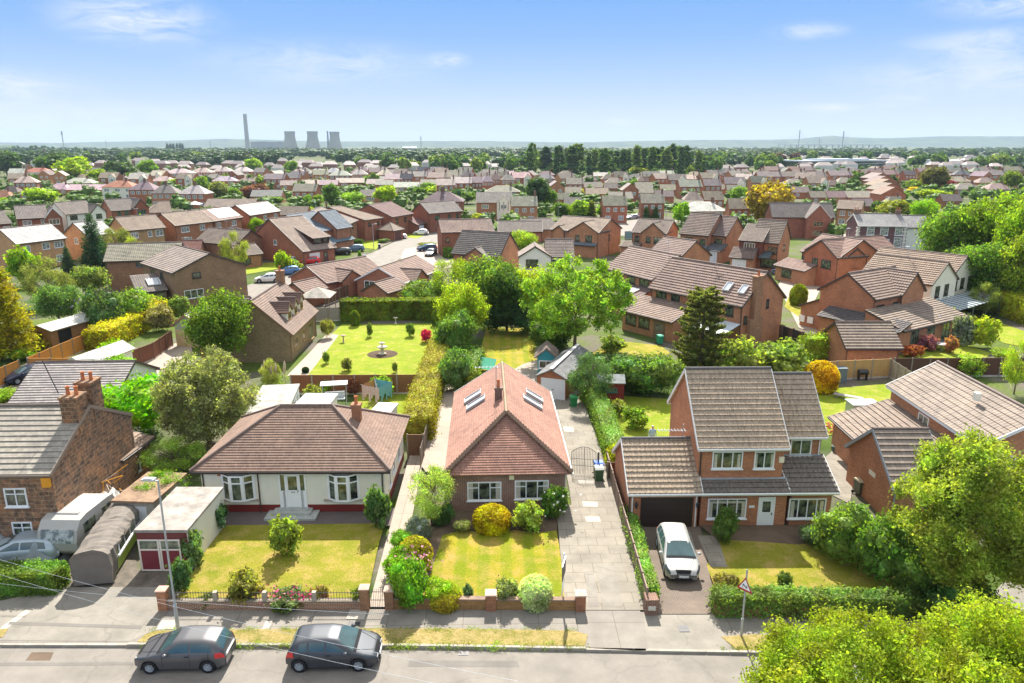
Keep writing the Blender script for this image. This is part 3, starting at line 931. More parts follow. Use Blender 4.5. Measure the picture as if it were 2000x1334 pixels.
def flowers(parent_label, cx, n, spread, hh, color, loc, name='flowers', size=.05, rg=None, parent=None):
 rg = np.random.default_rng(int(abs(loc[0] * 31 + loc[1] * 17)) % 9999)
 c = np.stack([rg.normal(0, spread[0] * .5, n), rg.normal(0, spread[1] * .5, n), rg.uniform(hh[0], hh[1], n)], 1)
 q = leaf_quads(c, np.tile([0, -.5, 1.0], (n, 1)), size, rg, .9, .5)
 me = quads_mesh(name, q, [M['flower']])
 return link(name, me, parent, color, loc)
# ------------------------------------------------------------------ fences, walls
def fence(label, pts, h, color, post=(0.55, 0.50, 0.42), z_at=None, panel=1.83, ht=None, group=None, gravel=True, slats=False, name='fence', postw=.11, world=False, thin=False):
 """pts: photo pixels along the fence; z_at: height at which those pixels are measured (0 = foot)"""
 za = 0 if z_at is None else z_at
 P = [Vector(p) if world else at(p[0], p[1], za) for p in pts]
 for p in P: p.z = 0
 root = empty(name, label, 'fence', P[0], 0, group)
 key = ('pan', round(h, 2), round(panel, 2), slats)
 if key not in _cache:
  pm = MB()
  if slats:
   n = int(h / .16)
   for i in range(n): pm.box(0.05, panel - .05, -.012, .012, .1 + i * .16, .1 + i * .16 + .13)
  else:
   n = int(panel / .13)
   for i in range(n):
    pm.box(.04 + i * (panel - .08) / n, .04 + (i + .93) * (panel - .08) / n, -.02 + .006 * (i % 2), .012 + .006 * (i % 2), .17 if gravel else .03, h - .02)
   pm.box(.04, panel - .04, -.035, .03, h - .02, h + .02)
  _cache[key] = pm
 me = None; mp_ = None; mg = None
 cnt = 0
 for i in range(len(P) - 1):
  a, b = P[i] - P[0], P[i + 1] - P[0]
  d = b - a; n = max(1, round(d.length / panel)); rz = math.atan2(d.y, d.x)
  sx = d.length / n / panel
  for j in range(n):
   q = a + d * (j / n)
   if me is None:
    o = _cache[key].build('panel', M['wood'], root, color, q, rz); me = o.data
   else: o = link('panel', me, root, color, q, rz)
   o.scale = (sx, 1, 1)
   if gravel:
    if mg is None:
     gm = MB(); gm.box(.05, panel - .05, -.025, .025, 0, .17)
     o = gm.build('gravel_board', M['concrete'], root, (1, 1, 1), q, rz); mg = o.data
    else: o = link('gravel_board', mg, root, (1, 1, 1), q, rz)
    o.scale = (sx, 1, 1)
  for j in range(n + (1 if i == len(P) - 2 else 0)):
   q = a + d * (j / n)
   if mp_ is None:
    pm = MB(); pm.box(-postw / 2, postw / 2, -postw / 2, postw / 2, 0, h + .08)
    o = pm.build('post', M['concrete'], root, post, q, rz); mp_ = o.data
   else: link('post', mp_, root, post, q, rz)
 return root
def ground(name, pts, z, m, color=None, kind='structure', px=True, uvrot=0.0, group=None):
 P = [at(p[0], p[1], 0) if px else Vector((p[0], p[1], 0)) for p in pts]
 mb = MB(); mb.face([(p.x, p.y, z) for p in P])
 me = bpy.data.meshes.new(name); me.from_pydata(mb.v, [], mb.f); me.materials.append(M[m]); me.update()
 if me.polygons[0].normal.z < 0: me.flip_normals()
 auto_uv(me)
 o = link(name, me, None, color)
 o['kind'] = kind
 return o
# ------------------------------------------------------------------ cars
def interp(x, tab):
 for i in range(len(tab) - 1):
  if x <= tab[i + 1][0]:
   a, b = tab[i], tab[i + 1]
   t = (x - a[0]) / (b[0] - a[0]) if b[0] > a[0] else 0
   t = max(0, min(1, t));
   return a[1] + (b[1] - a[1]) * t
 return tab[-1][1]
def smoothtab(x, tab, w=.06):
 return (interp(x - w, tab) + interp(x, tab) * 2 + interp(x + w, tab)) / 4
CARS = {
 'hatch3': dict(L=3.92, W=1.69, H=1.46, wb=(.70, 3.17), r=.31,
     top=[(0, .58), (.10, .72), (.95, .98), (1.12, 1.02), (1.72, 1.40), (2.1, 1.455), (2.95, 1.45), (3.52, 1.36), (3.82, 1.0), (3.88, .85), (3.92, .60)],
     belt=[(0, .58), (.10, .70), (1.0, .93), (3.2, .99), (3.78, .92), (3.92, .6)], glass=(1.16, 1.69, 3.40, 3.53, 3.80), split=[2.45]),
 'hatch5': dict(L=3.97, W=1.74, H=1.46, wb=(.82, 3.36), r=.32,
     top=[(0, .52), (.12, .70), (.85, .95), (1.0, 1.0), (1.72, 1.40), (2.1, 1.46), (2.95, 1.45), (3.55, 1.36), (3.8, 1.04), (3.91, .85), (3.97, .55)],
     belt=[(0, .52), (.12, .66), (1.0, .92), (3.3, 1.0), (3.8, .95), (3.97, .55)], glass=(1.02, 1.70, 3.42, 3.57, 3.79), split=[2.2, 2.95]),
 'estate': dict(L=4.36, W=1.82, H=1.47, wb=(.88, 3.53), r=.33,
     top=[(0, .50), (.10, .70), (.85, .94), (1.02, 1.0), (1.95, 1.41), (2.3, 1.47), (3.3, 1.47), (4.0, 1.36), (4.2, 1.05), (4.30, .9), (4.36, .55)],
     belt=[(0, .50), (.10, .64), (1.1, .93), (3.5, 1.02), (4.2, .95), (4.36, .55)], glass=(1.05, 1.93, 3.85, 4.02, 4.2), split=[2.5, 3.25]),
 'saloon': dict(L=4.65, W=1.80, H=1.43, wb=(.85, 3.65), r=.33,
     top=[(0, .50), (.10, .66), (1.0, .90), (1.3, .97), (2.05, 1.38), (2.4, 1.43), (3.1, 1.40), (3.85, 1.08), (4.5, 1.0), (4.6, .85), (4.65, .55)],
     belt=[(0, .50), (.10, .62), (1.3, .90), (3.6, .97), (4.5, .93), (4.65, .55)], glass=(1.40, 1.98, 3.2, 3.15, 3.80), split=[2.6, 3.3]),
}
CARME = {}
def car_meshes(kind):
 if kind in CARME: return CARME[kind]
 c = CARS[kind]; Lc, Wc = c['L'], c['W']
 xs = np.linspace(0, Lc, 56)
 def half(x):       # plan half width
  e = min(x, Lc - x)
  f = 1 - .26 * max(0, 1 - e / .62) ** 2.0
  return Wc / 2 * f
 def zb(x):
  z = .24 if .25 < x < Lc - .25 else .30
  for wx in c['wb']:
   d = abs(x - wx); rr = c['r'] + .06
   if d < rr: z = max(z, c['r'] + math.sqrt(rr * rr - d * d) - .02)
  return z
 def ring(x):
  h = half(x); zt = smoothtab(x, c['top']); zl = smoothtab(x, c['belt'])
  zl = min(zl, zt - .005)
  cab = max(0, min(1, (zt - zl) / .45))
  top_h = h * (0.90 - .20 * cab)
  z0 = min(zb(x), zl - .05)
  zm = max(z0 + .03, .62 if zl > .7 else (z0 + zl) / 2)
  pts = [(h * .97, z0), (h * 1.0, min(zm, zl - .02)), (h * .985, zl - .01), (h * .95, zl + .012 + .0 * cab)]
  pts += [(h * .95 + (top_h - h * .95) * .5, zl + (zt - zl) * .52), (top_h, zt - .05 * cab - .01), (top_h * .72, zt - .008), (top_h * .35, zt), (0, zt + .004)]
  return pts
 rings = [ring(x) for x in xs]
 m = MB()
 n = len(rings[0])
 vs = []
 for x, rg_ in zip(xs, rings):
  for y, z in rg_: vs.append((x, y, z))
  for y, z in rg_[:-1][::-1]: vs.append((x, -y, z))
 k = 2 * n - 1
 fs = []
 for i in range(len(xs) - 1):
  for j in range(k - 1):
   fs.append((i * k + j, i * k + j + 1, (i + 1) * k + j + 1, (i + 1) * k + j))
 fs.append(tuple(range(k))); fs.append(tuple((len(xs) - 1) * k + j for j in reversed(range(k))))
 m.mesh(vs, fs, 0, True)
 me = bpy.data.meshes.new('body'); me.from_pydata(m.v, [], m.f); me.materials.append(M['carpaint'])
 me.polygons.foreach_set('use_smooth', [True] * len(m.f)); me.update(); me.validate()
 out = {'body': me}
 def S(x, j, off):           # point on the ring at fractional index j
  r0 = ring(x); a = int(math.floor(j)); t = j - a
  p = r0[a]; q = r0[min(a + 1, n - 1)]
  y, z = p[0] + (q[0] - p[0]) * t, p[1] + (q[1] - p[1]) * t
  return Vector((x, y, z))
 def patch(x0f, x1f, js, sides=(1, -1), nx=8, off=.012, up=False):
  mb = MB()
  for sg in sides:
   g = []
   for i in range(nx + 1):
    row = []
    for q, j in enumerate(js):
     xa = x0f(q / (len(js) - 1)) if callable(x0f) else x0f
     xb = x1f(q / (len(js) - 1)) if callable(x1f) else x1f
     p = S(xa + (xb - xa) * i / nx, j, off)
     if up: p += Vector((0, 0, off))
     else: p += Vector((0, off, 0))
     p.y *= sg; row.append(p)
    g.append(row)
   vs2 = [p for r in g for p in r]; w = len(js)
   fs2 = [((i * w + j), (i + 1) * w + j, (i + 1) * w + j + 1, i * w + j + 1) for i in range(nx) for j in range(w - 1)]
   if sg < 0: fs2 = [f[::-1] for f in fs2]
   mb.mesh(vs2, fs2, 0, True)
  return mb
 g0, gw, gr, rs, re = c['glass']
 cuts = [None] + c['split'] + [None]
 sw = []
 for a in range(len(cuts) - 1):
  x0 = (lambda t: g0 + .12 + (gw - g0 + .12) * t) if a == 0 else (lambda t, s_=cuts[a]: s_ + .04)
  x1 = (lambda t: gr - .02 + -.10 * t) if a == len(cuts) - 2 else (lambda t, s_=cuts[a + 1]: s_ - .04)
  for sd in (1, -1): sw.append(patch(x0, x1, [3.15, 3.6, 4.2, 4.8], sides=(sd,)))
 ws = MB()
 def glass_top(xa, xb, w0, w1, nm):
  mb = MB(); vs2 = []; nx = 6; ny = 8
  for i in range(nx + 1):
   x = xa + (xb - xa) * i / nx
   rg_ = ring(x)
   hw = rg_[5][0] * 1.0
   for j in range(ny + 1):
    y = -hw + 2 * hw * j / ny
    zt = rg_[8][1]; e = abs(y) / hw
    z = zt - (zt - rg_[5][1]) * e ** 3 + .014
    vs2.append((x, y * (w0 + (w1 - w0) * i / nx), z))
  fs2 = [(i * (ny + 1) + j, (i + 1) * (ny + 1) + j, (i + 1) * (ny + 1) + j + 1, i * (ny + 1) + j + 1) for i in range(nx) for j in range(ny)]
  mb.mesh(vs2, fs2, 0, True)
  return mb
 out['windscreen'] = glass_top(g0, gw, .99, .93, 'w')
 out['rear_window'] = glass_top(rs, re, .92, .92, 'r')
 out['side'] = sw
 out['cowl'] = glass_top(g0 - .13, g0 - .005, 1.0, 1.0, 'c'); out['nose'] = glass_top(.03, .17, .55, .62, 'n')
 t = MB(); rr = c['r']
 prof = [(rr * .60, -.10), (rr * .93, -.10), (rr, -.06), (rr, .06), (rr * .93, .10), (rr * .60, .10)]
 t.lathe(prof, 20)
 d = MB()
 d.lathe([(rr * .62, .085), (rr * .60, .095), (rr * .54, .05), (.01, .05)], 20)
 for i in range(7):
  a = i * 2 * math.pi / 7
  d.bar((math.cos(a) * .05, math.sin(a) * .05, .085), (math.cos(a) * rr * .60, math.sin(a) * rr * .60, .085), .05, .035)
 d.lathe([(.06, .11), (.001, .115)], 10)
 out['tyre'] = t; out['rim'] = d; out['c'] = c
 dk = MB(); dk.box(.25, Lc - .25, -Wc / 2 + .10, Wc / 2 - .10, .17, .55)
 out['under'] = dk
 out['S'] = S; out['ring'] = ring; out['half'] = half
 CARME[kind] = out
 return out
def to_mesh(mb, name, mats):
 me = bpy.data.meshes.new(name); me.from_pydata(mb.v, [], mb.f)
 for x in (mats if isinstance(mats, list) else [mats]): me.materials.append(x)
 me.polygons.foreach_set('use_smooth', mb.sm); me.polygons.foreach_set('material_index', mb.m)
 me.update()
 return me
CARDATA = {}
def car(label, kind, loc, heading, color, group=None, detail=True, plate=None, name='parked_car', glasscol=None):
 """loc: centre on the ground; heading: direction the nose points (radians from +X)"""
 d = car_meshes(kind); c = d['c']; Lc, Wc = c['L'], c['W']
 root = empty(name, label, 'car', loc, heading + math.pi, group)
 off = Vector((-Lc / 2, 0, 0))
 if kind not in CARDATA:
  q = {'body': d['body']}
  q['windscreen'] = to_mesh(d['windscreen'], 'windscreen', M['carglass'])
  q['rear_window'] = to_mesh(d['rear_window'], 'rear_window', M['carglass'])
  q['side'] = [to_mesh(s, 'side_window', M['carglass']) for s in d['side']]
  q['tyre'] = to_mesh(d['tyre'], 'wheel', M['rubber']); q['rim'] = to_mesh(d['rim'], 'rim', M['metal'])
  q['under'] = to_mesh(d['under'], 'underbody', M['rubber'])
  ring = d['ring']
  def lamp(xa, xb, j0, j1, sg, mm, nm):
   mb = MB(); vs = []
   nx, ny = 5, 3
   for i in range(nx + 1):
    for j in range(ny + 1):
     p = d['S'](xa + (xb - xa) * i / nx, j0 + (j1 - j0) * j / ny, 0)
     s_ = 1.022
     vs.append((p.x + (-.02 if xa < 2 else .02), p.y * s_ * sg, p.z + .016))
   fs = [(i * (ny + 1) + j, (i + 1) * (ny + 1) + j, (i + 1) * (ny + 1) + j + 1, i * (ny + 1) + j + 1) for i in range(nx) for j in range(ny)]
   if sg < 0: fs = [f[::-1] for f in fs]
   mb.mesh(vs, fs, 0, True)
   return to_mesh(mb, nm, mm)
  q['hl'] = [lamp(.05, .55, 1.7, 4.9, s, M['lamp_glass'], 'headlight') for s in (1, -1)]
  q['tl'] = [lamp(Lc - .42, Lc - .05, 1.3, 3.0, s, M['tail_red'], 'tail_light') for s in (1, -1)]
  hw = d['half'](0.0)
  g = MB(); g.box(-.03, .03, -hw * .52, hw * .52, .50, .60); g.box(-.035, .03, -hw * .62, hw * .62, .28, .38)
  for k_ in range(3): g.box(-.036, .03, -hw * .5, hw * .5, .515 + k_ * .03, .523 + k_ * .03, 1)
  q['cowl'] = to_mesh(d['cowl'], 'wiper_cowl', M['rubber']); q['nose'] = to_mesh(d['nose'], 'nose_grille', M['rubber'])
  q['grille'] = to_mesh(g, 'grille', [M['rubber'], M['metal']])
  pl = MB(); pl.box(-.05, -.03, -.26, .26, .40, .51)
  q['plate'] = to_mesh(pl, 'number_plate', M['white'])
  mi = MB()
  mi.ball((0, 0, 0), .11, 6, sz=.75)
  q['mirror'] = to_mesh(mi, 'mirror', M['carpaint'])
  seam = MB()
  xs_ = [c['glass'][0] + .12] + c['split'] + [c['glass'][2] - .15]
  for sg in (1, -1):
   for x in xs_:
    for j in range(5):
     p = d['S'](x, .3 + j * .55, 0); r = d['S'](x, .3 + (j + 1) * .55, 0)
     p.y = (p.y + .003) * sg; r.y = (r.y + .003) * sg
     seam.tube(p, r, .008, n=4, cap=False)
   hx = xs_[1] - .12
   p = d['S'](hx, 1.7, 0)
   seam.box(hx - .09, hx + .09, min((p.y - .01) * sg, (p.y + .025) * sg), max((p.y - .01) * sg, (p.y + .025) * sg), p.z - .015, p.z + .02)
  for sg in (1, -1):
   pr_ = [(x, min(.9, .35 + .5 * (x / 1.0)) * d['ring'](x)[5][0] * sg, d['ring'](x)[6][1] + .006) for x in (.2, .45, .7, c['glass'][0] - .15)]
   for i in range(3): seam.tube(pr_[i], pr_[i + 1], .009, n=4, cap=False)
  q['seam'] = to_mesh(seam, 'door_seams', M['rubber'])
  CARDATA[kind] = q
 q = CARDATA[kind]
 link('body', q['body'], root, color, off)
 link('windscreen', q['windscreen'], root, None, off)
 link('rear_window', q['rear_window'], root, None, off)
 for s in q['side']: link('side_window', s, root, None, off)
 link('underbody', q['under'], root, None, off)
 for wx in c['wb']:
  for sg in (1, -1):
   w = link('wheel', q['tyre'], root, None, (wx - Lc / 2, sg * (Wc / 2 - .11), c['r']))
   w.rotation_euler = (-sg * math.pi / 2, 0, 0)
   link('rim', q['rim'], w)
 if detail:
  for s in q['hl']: link('headlight', s, root, None, off)
  for s in q['tl']: link('tail_light', s, root, None, off)
  link('grille', q['grille'], root, None, off); link('wiper_cowl', q['cowl'], root, None, off); link('nose_grille', q['nose'], root, None, off)
  for sg in (1, -1):
   link('mirror', q['mirror'], root, color, (c['glass'][0] + .30 - Lc / 2, sg * (Wc / 2 + .10), 1.0))
  link('door_seams', q['seam'], root, None, off)
  pl = link('number_plate', q['plate'], root, None, off)
  if plate:
   cu = bpy.data.curves.new('plate_text', 'FONT'); cu.body = plate; cu.size = .105; cu.align_x = 'CENTER'; cu.align_y = 'CENTER'; cu.extrude = .003
   cu.materials.append(M['iron'])
   t = bpy.data.objects.new('plate_letters', cu)
   me = bpy.data.meshes.new_from_object(t); bpy.data.objects.remove(t)
   t = link('plate_letters', me, pl, None, (-.054, 0, .455)); t.rotation_euler = (math.pi / 2, 0, -math.pi / 2)
 return root
M['lamp_glass'] = simple('headlamp', (0.05, 0.06, 0.07), 0.3, 0.5, 0.3)
M['tail_red'] = simple('tail_lamp', (0.55, 0.02, 0.02), 0.2, 0.6, 0.1)
# ------------------------------------------------------------------ measuring on walls
def onwall(bl, face, px, py):
 d = _f + _r * ((px - 1000) / FPX) - _u * ((py - 667) / FPX)
 o = Vector((0, 0, CAM_H)) - bl['o']
 c, s = math.cos(bl['rz']), math.sin(bl['rz'])
 ol = Vector((o.x * c + o.y * s, -o.x * s + o.y * c, o.z)); dl = Vector((d.x * c + d.y * s, -d.x * s + d.y * c, d.z))
 if face in 'FB':
  Y = bl['y0'] if face == 'F' else bl['y1']
  p = ol + dl * ((Y - ol.y) / dl.y)
  u = (p.x - bl['x0']) / (bl['x1'] - bl['x0'])
  return u, p.z
 X = bl['x1'] if face == 'R' else bl['x0']
 p = ol + dl * ((X - ol.x) / dl.x)
 u = (p.y - bl['y0']) / (bl['y1'] - bl['y0'])
 return (u if face == 'R' else 1 - u), p.z
def rect(bl, face, r):
 u0, za = onwall(bl, face, r[0], (r[1] + r[3]) / 2); u1, zb = onwall(bl, face, r[2], (r[1] + r[3]) / 2)
 xm = (r[0] + r[2]) / 2
 _, zt = onwall(bl, face, xm, r[1]); _, z0 = onwall(bl, face, xm, r[3])
 ln = (bl['x1'] - bl['x0']) if face in 'FB' else (bl['y1'] - bl['y0'])
 return (u0 + u1) / 2, z0, abs(u1 - u0) * ln, zt - z0
def pw(bl, face, r, cols=2, **kw):
 u, z, w, h = rect(bl, face, r)
 w = max(.4, round(w, 1)); h = max(.4, round(h, 1))
 if not (0.0 < u < 1.0): print('window off wall', r, round(u, 2), round(z, 2))
 return window(bl, face, u, z, w, h, cols, **kw)
def pdoor(bl, face, r, **kw):
 u, z, w, h = rect(bl, face, r)
 return door(bl, face, u, w=w, h=max(1.9, h), **kw)
# ------------------------------------------------------------------ ground materials
def lawn_b(g1, g2, dry, amt=0.5, stripes=None, scale=0.5):
 def b(N, L, m):
  uv = N('ShaderNodeUVMap')
  a = noise(N, L, uv.outputs[0], scale, 7, 0.68, 0.32, 0.68)
  c = mixc(N, L, a, g1, g2)
  d = noise(N, L, uv.outputs[0], scale * 1.7, 8, 0.72, 0.60 - amt * .3, 0.75 - amt * .2)
  c = mixc(N, L, d, c, dry)
  if stripes:
   sx = N('ShaderNodeSeparateXYZ'); L(uv.outputs[0], sx.inputs[0])
   w = N('ShaderNodeMath', operation='MULTIPLY', i_1=math.pi / stripes); L(sx.outputs[0], w.inputs[0])
   sn = N('ShaderNodeMath', operation='SINE'); L(w.outputs[0], sn.inputs[0])
   mr = N('ShaderNodeMapRange', i_1=-.35, i_2=.35, i_3=0, i_4=.8); L(sn.outputs[0], mr.inputs[0])
   c = mixc(N, L, mr.outputs[0], c, mixc(N, L, 1.0, c, (0.72, 0.9, 0.7), 'MULTIPLY'))
  f = noise(N, L, uv.outputs[0], 9, 7, 0.85, 0.3, 0.7)
  c = mixc(N, L, 1.0, c, mixc(N, L, f, (0.55, 0.62, 0.6), (1.35, 1.28, 1.2)), 'MULTIPLY')
  return pbr(N, L, c, 0.95, 0.1, bumpn(N, L, f, 0.9, 0.06))
 return b
M['lawn'] = mat('lawn', lawn_b((0.23, 0.26, 0.025), (0.36, 0.33, 0.04), (0.50, 0.36, 0.12), 0.45))
M['lawn_striped'] = mat('lawn_striped', lawn_b((0.26, 0.30, 0.018), (0.42, 0.36, 0.03), (0.54, 0.36, 0.11), 0.5, stripes=.62))
M['lawn_green'] = mat('lawn_green', lawn_b((0.20, 0.30, 0.018), (0.34, 0.38, 0.04), (0.46, 0.38, 0.12), 0.3))
M['verge'] = mat('verge', lawn_b((0.20, 0.22, 0.04), (0.36, 0.30, 0.08), (0.52, 0.39, 0.18), 0.75, scale=0.8))
def gravelly(col, var=.15, scale=2.0, joints=None, rough=.85, fine=30, crack=0.0):
 def b(N, L, m):
  uv = N('ShaderNodeUVMap')
  a = noise(N, L, uv.outputs[0], scale * .3, 7, 0.65, 0.3, 0.7)
  f = noise(N, L, uv.outputs[0], fine, 3, 0.7, 0.3, 0.7)
  c = mixc(N, L, a, tuple(x * (1 - var) for x in col), tuple(x * (1 + var) for x in col))
  c = mixc(N, L, 1.0, c, mixc(N, L, f, (0.86,) * 3, (1.12,) * 3), 'MULTIPLY')
  if joints:
   br = N('ShaderNodeTexBrick', i_Scale=1.0)
   L(uv.outputs[0], br.inputs['Vector'])
   br.offset = joints[2] if len(joints) > 2 else .5
   br.inputs['Brick Width'].default_value = joints[0]; br.inputs['Row Height'].default_value = joints[1]
   br.inputs['Mortar Size'].default_value = 0.018
   br.inputs['Color1'].default_value = (.95, .95, .95, 1); br.inputs['Color2'].default_value = (1.06, 1.05, 1.03, 1)
   br.inputs['Mortar'].default_value = (.62, .6, .52, 1)
   c = mixc(N, L, 1.0, c, br.outputs[0], 'MULTIPLY')
  if crack:
   vt = N('ShaderNodeTexVoronoi', feature='DISTANCE_TO_EDGE', i_Scale=.22)
   ns = N('ShaderNodeTexNoise', i_Scale=1.2, i_Detail=4.0); L(uv.outputs[0], ns.inputs['Vector'])
   va = N('ShaderNodeVectorMath', operation='ADD'); L(uv.outputs[0], va.inputs[0]); L(ns.outputs['Color'], va.inputs[1])
   L(va.outputs[0], vt.inputs['Vector'])
   mr = N('ShaderNodeMapRange', i_1=0.0, i_2=.012, i_3=crack, i_4=0); L(vt.outputs['Distance'], mr.inputs[0])
   c = mixc(N, L, mr.outputs[0], c, (0.07, 0.065, 0.06))
  return pbr(N, L, c, rough, 0.35, bumpn(N, L, f, 0.3, 0.02))
 return b
M['asphalt'] = mat('asphalt', gravelly((0.215, 0.195, 0.168), .2, crack=.22))
M['asphalt_old'] = mat('asphalt_old', gravelly((0.235, 0.215, 0.18), .25, crack=.3))
M['footway'] = mat('footway', gravelly((0.225, 0.205, 0.178), .2, joints=(1.8, 2.0, 0), crack=.15))
M['slabs'] = mat('slabs', gravelly((0.245, 0.22, 0.18), .24, joints=(1.1, .9)))
M['slab_pale'] = mat('slab_pale', gravelly((0.42, 0.385, 0.33), .12))
M['setts'] = mat('block_paving', gravelly((0.19, 0.15, 0.125), .2, joints=(.2, .1)))
M['path'] = mat('concrete_path', gravelly((0.37, 0.31, 0.255), .10, joints=(3, 2.4, 0)))
M['tarmac_dark'] = mat('tarmac_dark', gravelly((0.13, 0.105, 0.10), .15))
M['tarmac_patch'] = mat('tarmac_patch', gravelly((0.17, 0.155, 0.138), .2))
M['yard'] = mat('yard_dirt', gravelly((0.13, 0.11, 0.085), .45, scale=6))
M['soilg'] = mat('bare_soil', gravelly((0.13, 0.09, 0.06), .35))
def base_b(N, L, m):
 uv = N('ShaderNodeUVMap')
 a = noise(N, L, uv.outputs[0], 0.035, 6, 0.6, 0.42, 0.58)
 b2 = noise(N, L, uv.outputs[0], 0.11, 5, 0.6, 0.45, 0.6)
 c = mixc(N, L, a, (0.05, 0.09, 0.015), (0.11, 0.15, 0.03))
 c = mixc(N, L, b2, c, (0.15, 0.13, 0.11))
 f = noise(N, L, uv.outputs[0], 3, 4, 0.7, 0.3, 0.7)
 c = mixc(N, L, 1.0, c, mixc(N, L, f, (0.75,) * 3, (1.2,) * 3), 'MULTIPLY')
 return pbr(N, L, c, 0.95, 0.1)
M['base'] = mat('suburban_ground', base_b)
# ------------------------------------------------------------------ ground sheets
ground('ground', [(-16000, -200), (16000, -200), (16000, 16000), (-16000, 16000)], -0.02, 'base', px=False)
road = ground('road', [(-900, 1254), (0, 1262), (250, 1263), (780, 1264), (1135, 1271), (1425, 1276), (1700, 1283), (2900, 1300), (3600, 1900), (1000, 2100), (-1600, 2000)], 0.0, 'asphalt')
ground('pavement', [(-500, 1196), (0, 1194), (315, 1193), (715, 1193), (1145, 1196), (1400, 1202), (2050, 1215), (2100, 1300), (1700, 1280), (1425, 1273), (1150, 1268), (250, 1260), (-500, 1256)], 0.10, 'footway')
ground('driveway', [(-60, 1190), (130, 1150), (310, 1150), (318, 1205), (290, 1240), (255, 1257), (-60, 1254)], 0.108, 'asphalt_old')
ground('pavement', [(-2, 1236), (4, 1228), (52, 1194), (60, 1198), (8, 1236)], 0.112, 'slab_pale')
ground('verge', [(268, 1258), (285, 1243), (305, 1236), (640, 1231), (900, 1232), (1120, 1236), (1148, 1244), (1142, 1266), (780, 1262), (400, 1260)], 0.125, 'verge')
ground('verge', [(1408, 1248), (1470, 1243), (1900, 1260), (1900, 1282), (1440, 1274)], 0.125, 'verge')
ground('verge', [(-40, 1250), (-30, 1234), (18, 1232), (6, 1249)], 0.125, 'verge')
ground('driveway', [(1143, 1196), (1250, 1196), (1262, 1276), (1150, 1270)], 0.116, 'footway')
ground('driveway', [(1255, 1200), (1400, 1204), (1425, 1275), (1266, 1275)], 0.113, 'asphalt_old')
for q in ([(318, 1212), (352, 1213), (338, 1233), (305, 1234)], [(685, 1192), (718, 1192), (712, 1214), (676, 1214)], [(520, 1217), (532, 1217), (525, 1233), (512, 1233)]):
 ground('pavement', q, 0.118, 'slab_pale')
ground('road', [(62, 1274), (105, 1274), (98, 1290), (50, 1290)], 0.004, 'soilg')     # patch repair
ground('driveway', [(1165, 1107), (1200, 1108), (1218, 1190), (1178, 1190)], .1415, 'asphalt_old')
ground('driveway', [(1143, 1120), (1158, 1120), (1170, 1190), (1150, 1190)], .1412, 'footway')
ground('road', [(-300, 1296), (260, 1293), (262, 1299), (-300, 1303)], .005, 'tarmac_patch')
ground('road', [(800, 1290), (1010, 1291), (1015, 1303), (796, 1302)], .005, 'tarmac_patch')
ground('driveway', [(20, 1218), (280, 1226), (276, 1232), (16, 1224)], .114, 'tarmac_patch')
ground('path', [(-80, 1160), (-80, 1075), (110, 1065), (236, 900), (312, 890), (366, 940), (262, 1040), (268, 1112), (362, 1108), (322, 1196)], .03, 'yard')
def kerb(pts, h=.12, w=.14):
 for i in range(len(pts) - 1):
  a, b = at(*pts[i]), at(*pts[i + 1])
  m = MB(); d = (b - a); n = max(1, int(d.length / .92))
  for j in range(n):
   p = a + d * (j / n); q = a + d * ((j + .985) / n)
   m.bar(p + Vector((0, 0, h / 2)), q + Vector((0, 0, h / 2)), w, h)
  o = m.build('kerb', M['concrete'], None, (.75, .73, .70)); o['kind'] = 'structure'
kerb([(250, 1262), (780, 1264), (1145, 1270)], .15)
kerb([(1145, 1271), (1425, 1276)], .116)
kerb([(1425, 1276), (1900, 1287)], .13)
kerb([(-200, 1261), (250, 1262)], .108)
ground('lawn', [(430, 1030), (752, 1026), (738, 1075), (718, 1172), (345, 1174), (385, 1110), (408, 1050)], 0.14, 'lawn')
ground('path', [(388, 1000), (780, 996), (770, 1026), (760, 1031), (400, 1033)], 0.135, 'tarmac_dark')
ground('path', [(768, 1010), (800, 893), (828, 893), (806, 1010), (757, 1190), (720, 1190)], 0.138, 'path')
ground('lawn', [(868, 1040), (1086, 1034), (1092, 1070), (1108, 1188), (800, 1188), (830, 1110)], 0.14, 'lawn_striped')
ground('soil', [(850, 985), (1090, 985), (1088, 1040), (1050, 1045), (1010, 1040), (960, 1045), (900, 1040), (864, 1050), (830, 1160), (800, 1188), (780, 1188)], 0.145, 'soilg', kind='structure')
ground('path', [(1086, 990), (1120, 990), (1143, 1190), (1104, 1190)], 0.142, 'slabs')
ground('driveway', [(1102, 760), (1130, 760), (1185, 915), (1262, 1196), (1143, 1196), (1112, 960), (1080, 790)], 0.137, 'slabs')
for q in ([(1137, 983), (1167, 984), (1167, 994), (1139, 993)], [(1142, 1013), (1171, 1013), (1174, 1023), (1145, 1023)], [(1128, 941), (1160, 941), (1161, 948), (1131, 948)], [(1100, 836), (1119, 837), (1121, 847), (1102, 846)]):
 ground('driveway', q, 0.142, 'slab_pale')
ground('path', [(856, 775), (892, 750), (892, 925), (832, 925), (822, 912)], 0.14, 'path')
ground('driveway', [(1240, 1033), (1368, 1033), (1400, 1204), (1285, 1204)], 0.139, 'setts')
ground('path', [(1362, 1050), (1400, 1050), (1420, 1112), (1388, 1112)], 0.146, 'slabs')
ground('lawn', [(1395, 1055), (1720, 1050), (1850, 1190), (1410, 1190), (1380, 1110)], 0.142, 'lawn')
ground('lawn', [(1365, 1030), (1645, 1030), (1660, 1052), (1560, 1068), (1480, 1062), (1400, 1058)], 0.148, 'soilg')
ground('road', [(1925, 1180), (2010, 1080), (2600, 1080), (3000, 1320), (1900, 1300)], 0.104, 'asphalt_old')
